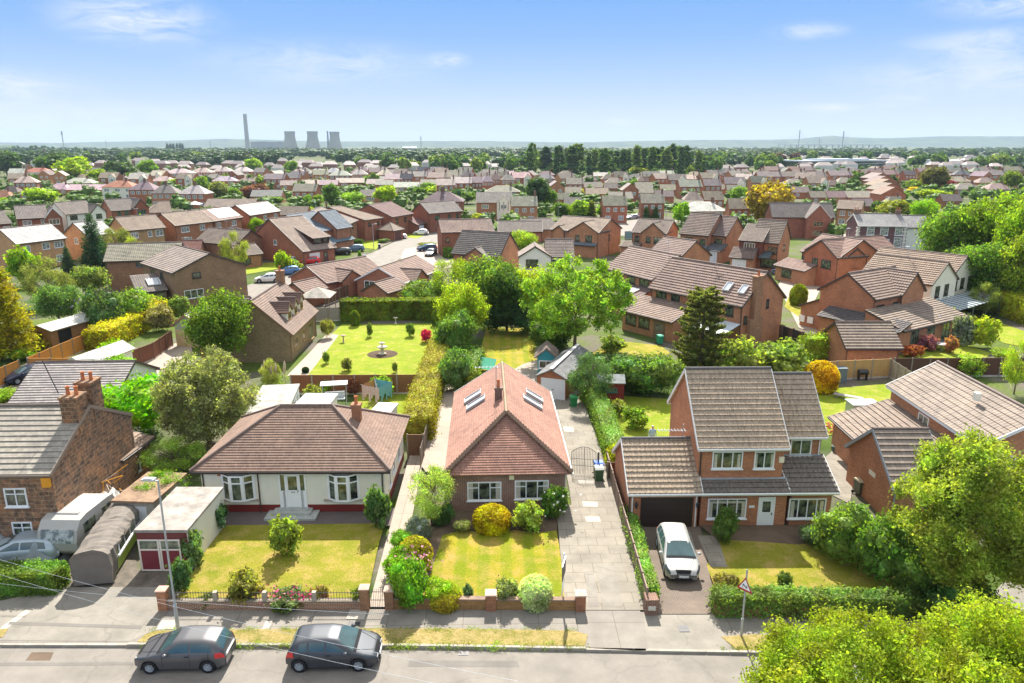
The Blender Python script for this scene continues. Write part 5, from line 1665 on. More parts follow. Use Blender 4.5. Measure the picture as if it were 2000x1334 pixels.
for lb_, kind, px, py, hdg, col, gr in (
 ('dark navy car nose down beside the orange fence panels', 'estate', 60, 742, 228, (.015, .02, .05), None),
 ('white low car on the cul-de-sac drive left of the small white hatchback', 'saloon', 776, 466, 185, (.75, .74, .76), None),
 ('small white hatchback parked at the head of the cul-de-sac', 'hatch5', 822, 459, 180, (.78, .77, .75), None),
 ('dark blue car behind the other one on the pale cul-de-sac drive', 'estate', 834, 490, 200, (.02, .05, .12), None),
 ('dark silver saloon nose out on the pale cul-de-sac drive', 'saloon', 842, 499, 260, (.12, .12, .13), None),
 ('black car in front of the slate blue roofed brick house', 'estate', 666, 497, 185, (.02, .02, .025), None),
 ('blue grey car beside the black one in front of the slate blue roofed house', 'estate', 692, 491, 190, (.10, .16, .24), None),
 ('bright red hatchback on the block drive below the catslide roof house', 'hatch3', 606, 516, 190, (.55, .02, .02), None),
 ('grey car next to the bright red hatchback', 'estate', 627, 509, 190, (.30, .29, .28), None),
 ('white van-like car beside the shrub below the catslide roof house', 'estate', 570, 516, 240, (.72, .72, .72), None),
 ('blue car behind the chimney of the dormer house', 'estate', 561, 536, 200, (.08, .18, .38), None),
 ('white car beyond the chimney of the dormer house', 'estate', 524, 551, 190, (.72, .73, .75), None),
 ('dark car in the estate left of the small brick house with white windows', 'estate', 990, 432, 185, (.03, .04, .05), None),
 ('pale lilac car outside the brick house with a white porch', 'saloon', 1235, 428, 200, (.55, .5, .62), None),
 ('grey car right of the pale lilac one', 'hatch5', 1250, 424, 180, (.35, .36, .38), None),
 ('silver blue car beside the clipped yellow bush of the brick close', 'estate', 1530, 537, 120, (.30, .36, .45), None),
 ('white car in the paved court of the far right estate', 'hatch5', 1744, 376, 200, (.7, .7, .75), None),
):
 car(lb_, kind, at(px, py) + Vector((0, 0, .03)), R(hdg), col, gr, detail=(px < 100 or 750 < px < 860))
# ---- cottage yard: caravan, covered coach body, covered car, junk
def extr(prof, wd, mb, mi=0, inset=.0):
 """prof: (x,z) outline extruded across y"""
 n = len(prof)
 vs = [(x, -wd / 2, z) for x, z in prof] + [(x, wd / 2, z) for x, z in prof]
 mb.mesh(vs, [tuple(range(n))] + [tuple(reversed(range(n, 2 * n)))] + [(i, n + i, n + (i + 1) % n, (i + 1) % n) for i in range(n)], mi)
cf, cb = at(118, 1100), at(196, 1030)
d = cf - cb; hdg = math.atan2(d.y, d.x)
CV = empty('caravan', 'dirty white touring caravan with a large front window beside the stone cottage', 'caravan', cf, hdg + math.pi)
m = MB(); Lc = 4.1
prof = [(0.25, .45), (Lc - .2, .45), (Lc, .9), (Lc, 1.7), (Lc - .3, 2.25), (Lc - .8, 2.32), (1.2, 2.38), (.6, 2.28), (.2, 1.85), (.0, 1.2), (.05, .7)]
extr(prof, 2.15, m); m.build('caravan_body', M['paint'], CV, (.42, .41, .37))
m = MB(); m.face([(.155, -.9, 1.2 + .05), (.155, .9, 1.25), (.33, .9, 1.95), (.33, -.9, 1.95)][::-1]);
m = MB(); m.mesh([(-.02, -.9, 1.2), (-.02, .9, 1.2), (.19, .9, 1.92), (.19, -.9, 1.92)], [(3, 2, 1, 0)]); m.build('front_window', M['net'], CV)
for sd in (-1, 1):
 for x_ in (.8, 2.6):
  m = MB(); m.box(x_, x_ + 1.1, -.012, .012, 1.35, 1.95); m.build('side_window', M['glass'], CV, None, (0, sd * 1.085, 0))
m = MB(); m.box(1.1, 1.35, -.7, .7, 2.385, 2.41); m.build('roof_hatch', M['paint'], CV, (.3, .3, .3))
m = MB(); m.bar((.1, 0, .45), (-1.1, 0, .42), .12, .08); m.box(-1.15, -.75, -.05, .05, 0, .5); m.build('tow_hitch', M['iron'], CV)
for sd in (-1, 1):
 m = MB(); m.tube((2.7, sd * .85, .32), (2.7, sd * 1.06, .32), .32, n=16); m.build('wheel', M['rubber'], CV)
cf, cb = at(183, 1148), at(252, 1040)
d = cf - cb; hdg = math.atan2(d.y, d.x)
TV = empty('covered_boat', 'long boat under a grey tarpaulin, windows and lime green flank showing', 'boat', cf, hdg + math.pi)
m = MB(); Lc = 7.0
rg = random.Random(4)
rings = []
for i in range(34):
 x = Lc * i / 33
 t = 1 - .25 * max(0, (x - 5.9) / 1.1)
 w_ = 1.02 * t
 rr = []
 for j, (a, z) in enumerate(((.92, .25), (.95, 1.0), (.90, 1.65), (.65, 2.0), (.25, 2.12), (-.25, 2.12), (-.65, 2.02), (-.92, 1.8), (-.96, 1.1), (-.92, .3))):
  zz = z
  if a < 0 and x > 1.2 and z < 1.2: zz = 1.66
  if a < 0 and x > 1.2 and 1.5 < z < 1.9: zz = 1.78
  rr.append((x + rg.uniform(-.03, .03), a * w_ + rg.uniform(-.05, .05), zz + rg.uniform(-.045, .045) * (1 if z > .5 else 4)))
 rings.append(rr)
vs = [p for r in rings for p in r]; k = 10
m.mesh(vs, [(i * k + j, i * k + j + 1, (i + 1) * k + j + 1, (i + 1) * k + j) for i in range(33) for j in range(k - 1)] + [tuple(range(k))[::-1], tuple(33 * k + j for j in range(k))], 0, False)
m.build('tarpaulin', M['cloth'], TV, (.19, .165, .14))
m = MB(); m.box(.15, 6.8, -.86, .82, .25, 1.3); m.build('hull', M['paint'], TV, (.30, .42, .05))
for i in range(6):
 m = MB(); m.box(-.42, .42, -.02, .02, 0, .55);
 o_ = m.build('cabin_window', M['glass'], TV, None, (1.9 + i * .88, -.93, 1.12))
 m = MB(); m.box(-.47, -.42, -.03, .03, -.05, .6); m.box(.42, .47, -.03, .03, -.05, .6); m.box(-.47, .47, -.03, .03, -.09, -.02); m.build('window_frame', M['white'], o_)
m = MB(); m.box(1.2, 6.8, -.05, .05, 0, .10); m.build('white_rail', M['white'], TV, None, (0, -.95, .98))
for x_ in (2.4, 4.6):
 m = MB(); m.tube((x_, .7, .3), (x_, .95, .3), .3, n=14); m.build('trailer_wheel', M['rubber'], TV)
cc = car('car under a crumpled blue grey dust sheet below the cottage windows', 'estate', at(48, 1092), R(185), (.35, .42, .46), detail=False)
m = MB()
for i in range(4): pass
rgn = np.random.default_rng(5)
def crumple(name, label, cat, px, w, dpt, h, col, mm='cloth', parent=None):
 b = at(*px); nx, ny = 14, 10; vs = []
 for i in range(nx + 1):
  for j in range(ny + 1):
   e = min(i, nx - i, j, ny - j)
   vs.append(((i / nx - .5) * w, (j / ny - .5) * dpt, h * min(1, e / 2.5) * (.75 + .25 * math.sin(i * 1.7) * math.cos(j * 1.3)) + rgn.uniform(-.05, .05) * h + .02))
 fs = [(i * (ny + 1) + j, (i + 1) * (ny + 1) + j, (i + 1) * (ny + 1) + j + 1, i * (ny + 1) + j + 1) for i in range(nx) for j in range(ny)]
 m = MB(); m.mesh(vs, fs, 0, True); o = m.build(name, M[mm], parent, col, b)
 return tag(o, label, cat)
crumple('dust_sheet', 'blue plastic tarpaulin spread on the ground beside the caravan', 'tarpaulin', (40, 1110), 3.6, .9, .35, (.03, .16, .48))
sheet = crumple('dust_sheet', 'grey blue sheet draped over the covered car', 'tarpaulin', (48, 1096), 4.5, 1.9, 1.55, (.26, .30, .31))
crumple('rubbish_heap', 'heap of pale plastic bags and scrap between cottage wall and garages', 'rubbish', (203, 1000), 2.2, 2.6, 1.5, (.55, .53, .5))
def scrap(label, name, cat, px, col, n, ext, seed, mm='paint', r=.03):
 rg = random.Random(seed); m = MB()
 for i in range(n):
  a = Vector((rg.uniform(-ext, ext), rg.uniform(-ext, ext), rg.uniform(.8, 2.2))); b = a + Vector((rg.uniform(-1, 1), rg.uniform(-1, 1), rg.uniform(-.6, .6)))
  m.tube(a, b, r, n=5)
 return tag(m.build(name, M[mm], None, col, at(*px)), label, cat)
scrap('orange painted metal frame dumped against the cottage gable', 'metal_frame', 'frame', (207, 992), (.75, .33, .02), 12, .8, 3)
scrap('tangle of grey metal chair frames in the cottage yard', 'scrap_metal', 'scrap', (186, 1008), (.5, .5, .48), 22, 1.0, 5, r=.02)
scrap('pale broken furniture piled by the outbuilding', 'scrap_pile', 'scrap', (250, 935), (.62, .62, .6), 16, 1.0, 7, r=.035)
PLK = empty('plank_stack', 'grey weathered planks leaning on the cottage gable wall', 'planks', at(214, 988))
for i in range(8):
 m = MB(); m.bar((i * .13 - .5, -i * .1, 0), (i * .11 - 1.1, .7 - i * .05, 2.9 + .25 * ((i * 7) % 3)), .20, .04); m.build('plank', M['wood'], PLK, (.30 + .05 * (i % 3), .27 + .04 * (i % 3), .23))
# ---- small buildings
G1 = house('flat roofed garage with maroon double doors in white frames beside the lamp post', (262, 1040), (366, 1040), 2.35, 9, 0, 'F', cat='garage', name='flat_roof_garage', C=(424, 955), wall='render', wcol=(.85, .85, .85), rcol=(.85, .8, .75), oe=.06)
m = MB(); m.box(G1['x0'] + .01, G1['x1'] - .01, G1['y0'] - .03, G1['y0'] - .002, 0, 2.30); m.build('front_wall', M['paint'], G1['root'], (.16, .035, .035))
u, z, w, h = rect(G1, 'F', (273, 1047, 355, 1108)); gx = G1['x0'] + (G1['x1'] - G1['x0']) * u; gy = G1['y0'] - .03
for sx in (-1, 1):
 m = MB(); x0, x1 = (gx - w / 2, gx - .01) if sx < 0 else (gx + .01, gx + w / 2)
 m.box(x0, x1, gy - .04, gy - .01, .08, 1.95); o_ = m.build('garage_door', M['paint'], G1['root'], (.20, .03, .04))
 m = MB(); b_ = .09
 m.box(x0, x0 + b_, gy - .06, gy - .035, .08, 1.95); m.box(x1 - b_, x1, gy - .06, gy - .035, .08, 1.95)
 for z_ in (.08, 1.3, 1.86): m.box(x0 + b_, x1 - b_, gy - .06, gy - .035, z_, z_ + b_)
 m.build('door_frame', M['paint'], o_, (.75, .68, .58)); m = MB(); m.box(x0 + b_, x1 - b_, gy - .05, gy - .041, 1.40, 1.86); m.build('pane', M['glass'], o_)
G2 = house('old garage with a moss covered roof and a pale door, between cottage yard and bungalow', (217, 982), (300, 985), 2.2, 5.5, 0, 'F', cat='garage', name='mossy_garage', C=(285, 925), wall='concrete', wcol=(.7, .7, .65), rcol=(.75, .5, .33), oe=.08)
pdoor(G2, 'F', (222, 984, 285, 1012), kind='garage_door', col=(.6, .63, .64))
G3 = house('low outbuilding with a boarded brown roof behind the cottage gable', (238, 900), (302, 853), 2.3, 4.5, 1.1, 'S', cat='outbuilding', name='outbuilding', wall='stone', roof='slate', rcol=(.24, .17, .12), course=.5)
pw(G3, 'F', (255, 905, 275, 925), 2)
G4 = house('low slate roofed building stretching behind the cottage chimneys', (15, 788), (222, 784), 2.4, 9, 2.0, 'E', cat='building', name='slate_roofed_building', C=None, hips=(0, 0), wall='render', roof='slate', rcol=(.34, .31, .30), course=.3)
G5 = house('white walled shed with a grey roof beside the brown board fence', (117, 712), (168, 716), 2.2, 6.5, .8, 'G', cat='shed', name='white_shed', wall='render', wcol=(1.05, 1.1, 1.15), roof='felt', rcol=(1.2, 1.2, 1.2), course=0)
G6 = house('timber car port and summerhouse with a pale felt roof in the left garden', (45, 643), (100, 647), 2.4, 9.5, .55, 'G', cat='summerhouse', name='summerhouse', wall='wood', wcol=(.32, .17, .07), roof='felt', rcol=(1.3, 1.35, 1.3), course=0)
door(G6, 'F', .35, w=1.5, col=(.02, .02, .02)); door(G6, 'R', .2, w=1.6, col=(.02, .02, .02), glaz=False)
G7 = house('small cream gabled garage with tan doors and green sides behind the big tree', (334, 634), (392, 640), 2.5, 6, 1.3, 'G', cat='garage', name='gabled_garage', wall='paint', wcol=(.33, .36, .27), roof='slate', rcol=(.42, .36, .32), fcol=(.3, .15, .1))
pdoor(G7, 'F', (344, 634, 384, 664), kind='garage_door', col=(.55, .42, .22))
G8 = house('detached garage with a white up and over door and grey corrugated roof', (1045, 734), (1107, 741), 2.15, 9.0, .75, 'G', cat='garage', name='garage', wall='brick', wcol=(.9, .8, .7), roof='felt', rcol=(.45, .47, .50), course=0, fcol=(.6, .55, .5), oe=.12)
door(G8, 'F', .56, w=2.1, h=1.95, kind='garage_door', col=(.72, .76, .80))
m = MB(); m.bar((G8['W'] / 2, 0, 2.95), (G8['W'] / 2, 9.0, 2.95), .34, .05); m.build('ridge_tiles', M['felt'], G8['root'], (1.4, 1.4, 1.4))
G9 = house('teal summerhouse with white bargeboards beyond the corrugated garage', (1043, 699), (1090, 700), 2.0, 3.2, .95, 'G', cat='summerhouse', name='summerhouse', wall='paint', wcol=(.03, .28, .32), roof='felt', rcol=(.5, .4, .35), course=0, fcol=(.8, .8, .82))
window(G9, 'F', .5, .9, 1.4, .8, 2)
G10 = house('dark red timber shed with a grey felt roof beside the dark shrubbery', (1167, 748), (1222, 749), 1.95, 2.2, .5, 'E', cat='shed', name='shed', wall='wood', wcol=(.20, .028, .025), roof='felt', rcol=(.62, .70, .74), course=0, fcol=(.2, .03, .03), oe=.1, og=.1)
window(G10, 'F', .48, 1.1, 1.15, .4, 4, glass='glass', fc='green')
G11 = house('long flat roofed garage with grey mossy roof behind the cream bungalow', (480, 812), (562, 808), 2.3, 9, 0, 'F', cat='garage', name='flat_roof_garage', C=(590, 752), wall='render', wcol=(.8, .9, .9), rcol=(.95, .95, .9), oe=.1)
for i in range(4): window(G11, 'R', .15 + i * .22, .9, 1.2, 1.1, 2)
G12 = house('white flat roofed rear extension behind the cream bungalow ridge', (573, 796), (640, 797), 2.6, 3.0, 0, 'F', cat='extension', name='flat_roof_extension', wall='render', rcol=(2.0, 2.05, 2.1), oe=.1)
G13 = house('small white flat canopy beyond the bungalow chimney', (722, 808), (762, 810), 2.4, 2.2, 0, 'F', cat='canopy', name='flat_canopy', wall='render', rcol=(1.9, 1.9, 1.95), oe=.1)
# ---- plants in the front gardens
S = lambda kind, px, b, t, w, col, lab, cat='shrub', **k: tree(kind, px, b, t, w, col, lab, cat, **k)
S('leafy', 557, 1087, 1006, 70, (.17, .23, .04), 'rounded yellow green bush alone on the cream bungalow lawn')
S('shrub', 425, 1040, 979, 48, (.045, .095, .05), 'dark green conical shrub at the left corner of the cream bungalow')
S('leafy', 737, 1034, 946, 54, (.08, .15, .05), 'upright dark shrub at the right front corner of the cream bungalow')
S('leafy', 380, 1108, 1033, 56, (.11, .18, .07), 'glossy tall shrub beside the maroon garage doors')
S('leafy', 357, 1160, 1088, 50, (.07, .14, .05), 'looser dark shrub between lamp post and railings')
S('leafy', 476, 1180, 1116, 78, (.22, .22, .05), 'cream and green variegated shrub behind the railings')
for px, w, c, n in ((408, 40, (.12, .15, .05), 'low dark foliage at the left end of the railings'), (560, 90, (.10, .15, .04), 'rose bushes in flower behind the railings')):
 S('leafy', px, 1185, 1158, w, c, n)
for px, c, l_ in ((532, (.55, .10, .14), 'dusky red rose blooms at the left end'), (548, (.6, .3, .25), 'salmon rose blooms beside the dusky red ones'), (565, (.6, .05, .16), 'crimson rose blooms in the middle'), (585, (.55, .03, .10), 'deep red rose blooms right of the crimson ones'), (604, (.6, .06, .2), 'magenta rose blooms at the right end')):
 tag(flowers('', 0, 36, (.9, .6), (.45, .95), c, at(px, 1184), size=.06), l_ + ' of the railing bed', 'flowers', 'rose blooms behind the railings')
S('leafy', 625, 1180, 1143, 40, (.22, .19, .05), 'orange tinted low shrub behind the railings')
S('leafy', 700, 1183, 1150, 42, (.16, .20, .04), 'small yellowish plant beside the brick gate pillar')
S('airy', 843, 1030, 908, 88, (.26, .34, .10), 'pale feathery young maple at the left corner of the brick bungalow', 'tree')
S('shrub', 818, 1058, 1008, 52, (.17, .20, .17), 'silvery blue shrub beside the concrete path')
S('shrub', 788, 1075, 1035, 50, (.12, .25, .02), 'bright green mound below the silvery shrub')
S('clipped', 812, 1112, 1052, 66, (.30, .28, .03), 'golden clipped mound with orange tips beside the striped lawn')
S('shrub', 782, 1130, 1070, 60, (.13, .25, .02), 'bright green bush above the path gate')
S('shrub', 798, 1185, 1085, 78, (.11, .24, .02), 'large rounded green bush behind the left end of the brick wall')
tag(flowers('', 0, 130, (1.0, 1.0), (1.0, 1.9), (.55, .22, .30), at(815, 1150), size=.07), 'pink flower sprays on the bush beside the striped lawn', 'flowers')
S('clipped', 961, 1036, 990, 72, (.36, .31, .008), 'golden yellow flat topped clipped bush under the bungalow windows')
S('leafy', 1033, 1036, 978, 68, (.22, .29, .05), 'rounded light green rhododendron under the right bungalow window')
S('leafy', 1083, 1018, 945, 54, (.08, .16, .03), 'climbing rose on the corner of the brick bungalow')
tag(flowers('', 0, 26, (1.1, .7), (.7, 2.0), (.85, .8, .7), at(1090, 1022), size=.09), 'white rose blooms on the brick bungalow corner', 'flowers')
S('shrub', 903, 1040, 1015, 34, (.20, .22, .08), 'small pale shrub left of the golden clipped bush')
S('shrub', 866, 1028, 985, 50, (.05, .11, .03), 'dark shrub against the left wall of the brick bungalow')
S('shrub', 862, 1182, 1128, 66, (.20, .30, .02), 'yellow green mound behind the brick wall, left of its middle pillar')
S('clipped', 870, 1186, 1148, 62, (.42, .38, .04), 'low golden plant hugging the top of the brick wall')
S('leafy', 914, 1180, 1140, 24, (.10, .16, .09), 'single small rose bush behind the brick wall')
S('leafy', 990, 1182, 1128, 54, (.20, .24, .10), 'pink and cream flowering bush right of the middle wall pillar')
S('clipped', 1046, 1184, 1128, 66, (.45, .50, .32), 'pale cream variegated mound behind the brick wall')
S('leafy', 1048, 1188, 1140, 52, (.17, .25, .08), 'green shoots in front of the pale variegated mound')
S('shrub', 1414, 1064, 988, 46, (.08, .14, .03), 'clipped barrel shaped bush in front of the bay window')
S('shrub', 1235, 1040, 1008, 26, (.06, .12, .03), 'dark bush beside the garage side wall')
S('leafy', 1531, 1152, 1116, 34, (.10, .15, .04), 'small dark bush on the dry lawn behind the ivy wall')
S('leafy', 1418, 1155, 1120, 52, (.20, .18, .05), 'scruffy orange green weeds at the corner of the block drive')
S('shrub', 1590, 1068, 1026, 56, (.09, .14, .07), 'white flowering shrub at the right end of the house front')
S('shrub', 1648, 1095, 985, 118, (.13, .21, .04), 'tall light green shrub at the right corner of the orange brick house')
S('shrub', 1715, 1130, 1000, 110, (.09, .17, .03), 'broad green bush left of the big roadside tree')
S('shrub', 1770, 1170, 1040, 120, (.08, .15, .03), 'dark bush under the left side of the big roadside tree')
S('shrub', 1860, 1212, 1120, 150, (.05, .11, .03), 'very dark bush on the street corner under the big tree')
S('shrub', 1790, 1010, 975, 70, (.16, .28, .02), 'bright green bush beside the brick garage gable')
def big_tree(label, px, base, top, wpx, color, seed, leaf=.10, n=42000, ztop=None, kind='broad', lobes=46, z0=.9, k=.22, rm=.62):
 b = at(px, base); h = z_above(b, top); w = wpx * mpp((b.x, b.y, h * .6))
 rgx = np.random.default_rng(seed)
 lb_ = blob_lobes(w / 2, z0, h * .93, lobes, rgx, k=k)
 for i in range(70):
  d_ = unit(rgx.normal(0, 1, 3) + np.array([0, 0, .5])); q_ = rgx.uniform(.92, 1.08); r0 = w * rgx.uniform(.03, .06)
  lb_.append((d_[0] * w / 2 * q_, d_[1] * w / 2 * q_, max(z0, (z0 + h) / 2 + d_[2] * (h - z0) / 2 * q_ * .95), r0, r0, r0 * 1.4))
 me = fol_mesh('crown', lb_, n, leaf, seed, rmin=rm, sig=.17, cl=14, aspect=.5)
 e = empty('tree', label, 'tree', b)
 link('crown', me, e, color)
 link('trunk', trunk_mesh('trunk', h * .5, .2, 12, seed, w * .33, h * .8), e)
 return e
big_tree('large leafy roadside tree with pale yellow tips, right of the ivy wall', 1868, 1190, 852, 262, (.20, .25, .045), 201, .09, 62000)
big_tree('bright yellow green tree in the bottom right foreground, its left half', 1655, 1500, 1250, 375, (.20, .26, .025), 202, .068, 80000)
big_tree('bright yellow green tree filling the bottom right corner', 1935, 1520, 1225, 395, (.21, .265, .025), 203, .068, 80000)
big_tree('tall spreading sycamore with several trunks behind the corrugated garage', 1122, 694, 508, 196, (.17, .27, .04), 204, .15, 26000, z0=2.0, k=.15, lobes=70, rm=.3)
big_tree('wide olive grey tree behind the cream bungalow', 410, 872, 688, 172, (.21, .225, .11), 205, .11, 36000, z0=.2)
q = []
rgw = np.random.default_rng(12)
for i in range(170):
 px_ = rgw.choice([rgw.uniform(270, 1148), rgw.uniform(1408, 1480)], p=[.9, .1]); p_ = at(px_, 1262.5 + (px_ - 250) * .0065 + rgw.uniform(-1.5, 3.5)); n_ = int(rgw.integers(5, 26))
 c_ = np.array(p_) + rgw.normal(0, .07, (n_, 3)) * np.array([1.6, 1, .3]); c_[:, 2] = rgw.uniform(.03, .20, n_)
 q.append(leaf_quads(c_, np.tile([0, -.4, 1.0], (n_, 1)), .045, rgw, .4, .8))
for i in range(260):
 px_ = rgw.uniform(285, 1140); p_ = at(px_, rgw.choice([1234, 1262]) + rgw.uniform(-2, 2)); n_ = 8
 c_ = np.array(p_) + rgw.normal(0, .08, (n_, 3)); c_[:, 2] = rgw.uniform(.12, .22, n_); q.append(leaf_quads(c_, np.tile([0, -.8, .5], (n_, 1)), .05, rgw, .2, .8))
tag(link('gutter_weeds', quads_mesh('gutter_weeds', np.concatenate(q), [M['leaf']]), None, (.17, .24, .03)), 'weeds and grass tufts along the kerb and verge edges', 'weeds', kind='stuff')
for px_, py_, w_, h_, l_ in ((690, 1225, .6, .45, 'iron cover plate in the footway above the dark hatchback'), (905, 1276, .45, .3, 'iron gully grate against the kerb'), (1335, 1232, .5, .5, 'small iron cover plate on the apron below the silver car')):
 m = MB(); m.box(-w_ / 2, w_ / 2, -h_ / 2, h_ / 2, 0, .012);
 for j in range(5): m.box(-w_ / 2 + .03, w_ / 2 - .03, -h_ / 2 + (j + .3) * h_ / 5, -h_ / 2 + (j + .6) * h_ / 5, .012, .018)
 tag(m.build('cover_plate', M['iron'], None, None, at(px_, py_) + Vector((0, 0, .118 if py_ < 1262 else .002))), l_, 'cover plate')
# ------------------------------------------------------------------ rear gardens
ground('lawn', [(585, 733), (612, 690), (652, 648), (668, 634), (862, 632), (852, 690), (822, 740), (700, 736)], 0.02, 'lawn_green')
ground('path', [(560, 735), (600, 735), (662, 655), (640, 650), (604, 690)], 0.03, 'path')
ground('lawn', [(690, 815), (700, 768), (822, 768), (800, 830)], 0.02, 'lawn_green')
ground('lawn', [(925, 730), (950, 640), (1042, 640), (1050, 720)], 0.02, 'lawn_striped')
ground('path', [(985, 735), (1020, 712), (1060, 700), (1060, 760), (990, 760)], 0.03, 'path')
ground('lawn', [(1170, 885), (1160, 800), (1190, 772), (1315, 780), (1310, 900)], 0.02, 'lawn_green')
ground('lawn', [(1585, 790), (1595, 762), (1750, 748), (1790, 760), (1740, 800), (1650, 850), (1600, 850)], 0.02, 'lawn_green')
ground('path', [(1605, 900), (1640, 868), (1662, 850), (1668, 930), (1660, 985), (1610, 960)], 0.03, 'slabs')
ground('lawn', [(1140, 700), (1200, 665), (1290, 675), (1310, 690), (1260, 712)], 0.02, 'lawn')
ground('lawn', [(1745, 700), (1850, 660), (1935, 690), (1905, 720), (1750, 722)], 0.02, 'lawn_green')
ground('lawn', [(1880, 605), (2010, 650), (2060, 690), (1960, 670), (1880, 625)], 0.02, 'lawn_green')
ground('path', [(180, 745), (330, 674), (372, 664), (378, 705), (310, 740)], 0.03, 'path')
ground('lawn', [(90, 712), (172, 660), (185, 680), (150, 716)], 0.03, 'lawn')
ground('path', [(-60, 775), (60, 704), (108, 720), (60, 765), (-20, 800)], 0.03, 'setts')
ground('road', [(480, 590), (470, 562), (560, 530), (640, 512), (712, 500), (735, 490), (775, 470), (862, 452), (905, 452), (900, 470), (790, 487), (782, 505), (712, 545), (560, 590)], 0.02, 'asphalt')
ground('path', [(790, 487), (905, 465), (900, 520), (830, 530), (782, 505)], 0.035, 'path')
ground('path', [(740, 470), (800, 452), (870, 446), (862, 452), (775, 470), (735, 486)], 0.03, 'setts')
ground('lawn', [(430, 545), (440, 520), (545, 512), (550, 524)], 0.03, 'lawn_green')
ground('lawn', [(700, 482), (715, 470), (745, 470), (735, 488)], 0.04, 'lawn_green')
ground('lawn', [(785, 462), (800, 457), (828, 461), (812, 466)], 0.04, 'lawn_green')
ground('road', [(1150, 445), (1260, 425), (1330, 430), (1240, 460), (1150, 462)], 0.02, 'asphalt')
ground('path', [(1520, 560), (1530, 530), (1610, 548), (1590, 590), (1640, 670), (1560, 640)], 0.03, 'path')
ground('lawn', [(1532, 600), (1540, 580), (1570, 590), (1600, 620), (1590, 640)], 0.04, 'lawn')
ground('path', [(1600, 470), (1660, 455), (1690, 500), (1600, 490)], 0.03, 'path')
ground('road', [(1640, 400), (1720, 365), (1800, 372), (1690, 408)], 0.03, 'asphalt')
p = at(747, 692)
o = MB(); o.lathe([(.01, .10), (1.45, .09), (1.65, .02)], 24); o = o.build('flower_bed', M['soil'], None, None, p); o['kind'] = 'structure'
# ------------------------------------------------------------------ middle distance houses
TAN = (.34, .27, .215); GRY = (.235, .205, .185); BRN = (.235, .19, .16); PNK = (.36, .265, .225); SLT = (.18, .22, .26)
ORG = (1.25, 1.5, 1.4)
DH = house('brown brick house with three tiled dormers beside the fountain lawn', (440, 634), (571, 654), 3.0, 11.6, 3.6, 'G', fit=(8.0, .6, 'B'), wcol=(.62, .95, .95), roof='rosemary', rcol=(.27, .20, .165), course=.25, fcol=(.22, .13, .08))
Wd, D = DH['W'], DH['D']
for i in range(3):     # dormers on the right hand slope
 y0 = D * (.28 + .22 * i); xr = Wd - .9
 b = block(DH['root'], Wd * .56, xr, y0 - 1.0, y0 + 1.0, 4.9, 5.75, 'E', z0=3.2, roof='rosemary', rcol=(.20, .13, .11), oe=.2, og=.15, course=.25, fcol=(.22, .13, .08), wall='render', name='dormer')
 window(b, 'R', .5, 3.95, 1.1, .8, 2, fc='tan')
window(DH, 'R', .2, .9, 1.6, 1.2, 3, fc='tan'); window(DH, 'R', .5, .9, .9, 1.2, 1, fc='tan'); window(DH, 'R', .78, .2, 2.2, 2.0, 3, fc='tan')
chimney(DH['root'], Wd / 2, D - .4, 5.8, 7.9, .9, .7, 1, 'brick', (.7, .8, .8))
b = block(DH['root'], -2.2, 0.5, 0.5, 3.5, 2.2, 2.9, 'S', k=3, roof='slate', rcol=GRY); door(b, 'F', .5, col=(.3, .12, .05))
block(DH['root'], -3.2, 1, D - 4.5, D - .5, 4.2, 5.2, 'E', roof='rosemary', rcol=BRN, oe=.2)
B = house('big brick house with twin wings, low front gable and a lean-to with four skylights', (336, 534), (484, 517), 5.0, 9, 2.2, 'G', wcol=(.65, .85, .9), rcol=(.30, .25, .22), C=(290, 512))
pw(B, 'F', (375, 532, 392, 543), 1, fc='black'); pw(B, 'F', (360, 566, 398, 582), 3); window(B, 'L', .3, 3.4, 1.2, 1.1, 2, fc='brown'); window(B, 'L', .6, 3.4, 1.2, 1.1, 2, fc='brown')
for p_, q in (((287, 572), (330, 556)),):
 L2 = house('lean-to extension with four narrow skylights on the big brick house', (268, 572), (328, 566), 2.5, 5.5, 1.6, 'S', cat='extension', name='extension', wcol=(.6, .8, .9), rcol=GRY)
 for i in range(4):
  x_ = L2['W'] * (.45 + .11 * i); rooflight(L2['root'], [(x_, 1.6, 3.05), (x_ + .35, 1.6, 3.05), (x_ + .35, 3.6, 3.62), (x_, 3.6, 3.62)])
 window(L2, 'F', .6, .2, 2.4, 2.0, 3, fc='grey')
B = house('brick house with a mossy tan roof behind the clipped left garden shrubs', (201, 511), (350, 506), 4.6, 8, 2.2, 'E', wcol=(.7, .8, .9), roof='tiles_mossy', rcol=(.33, .31, .24)); pw(B, 'F', (265, 510, 281, 521), 2, fc='grey')
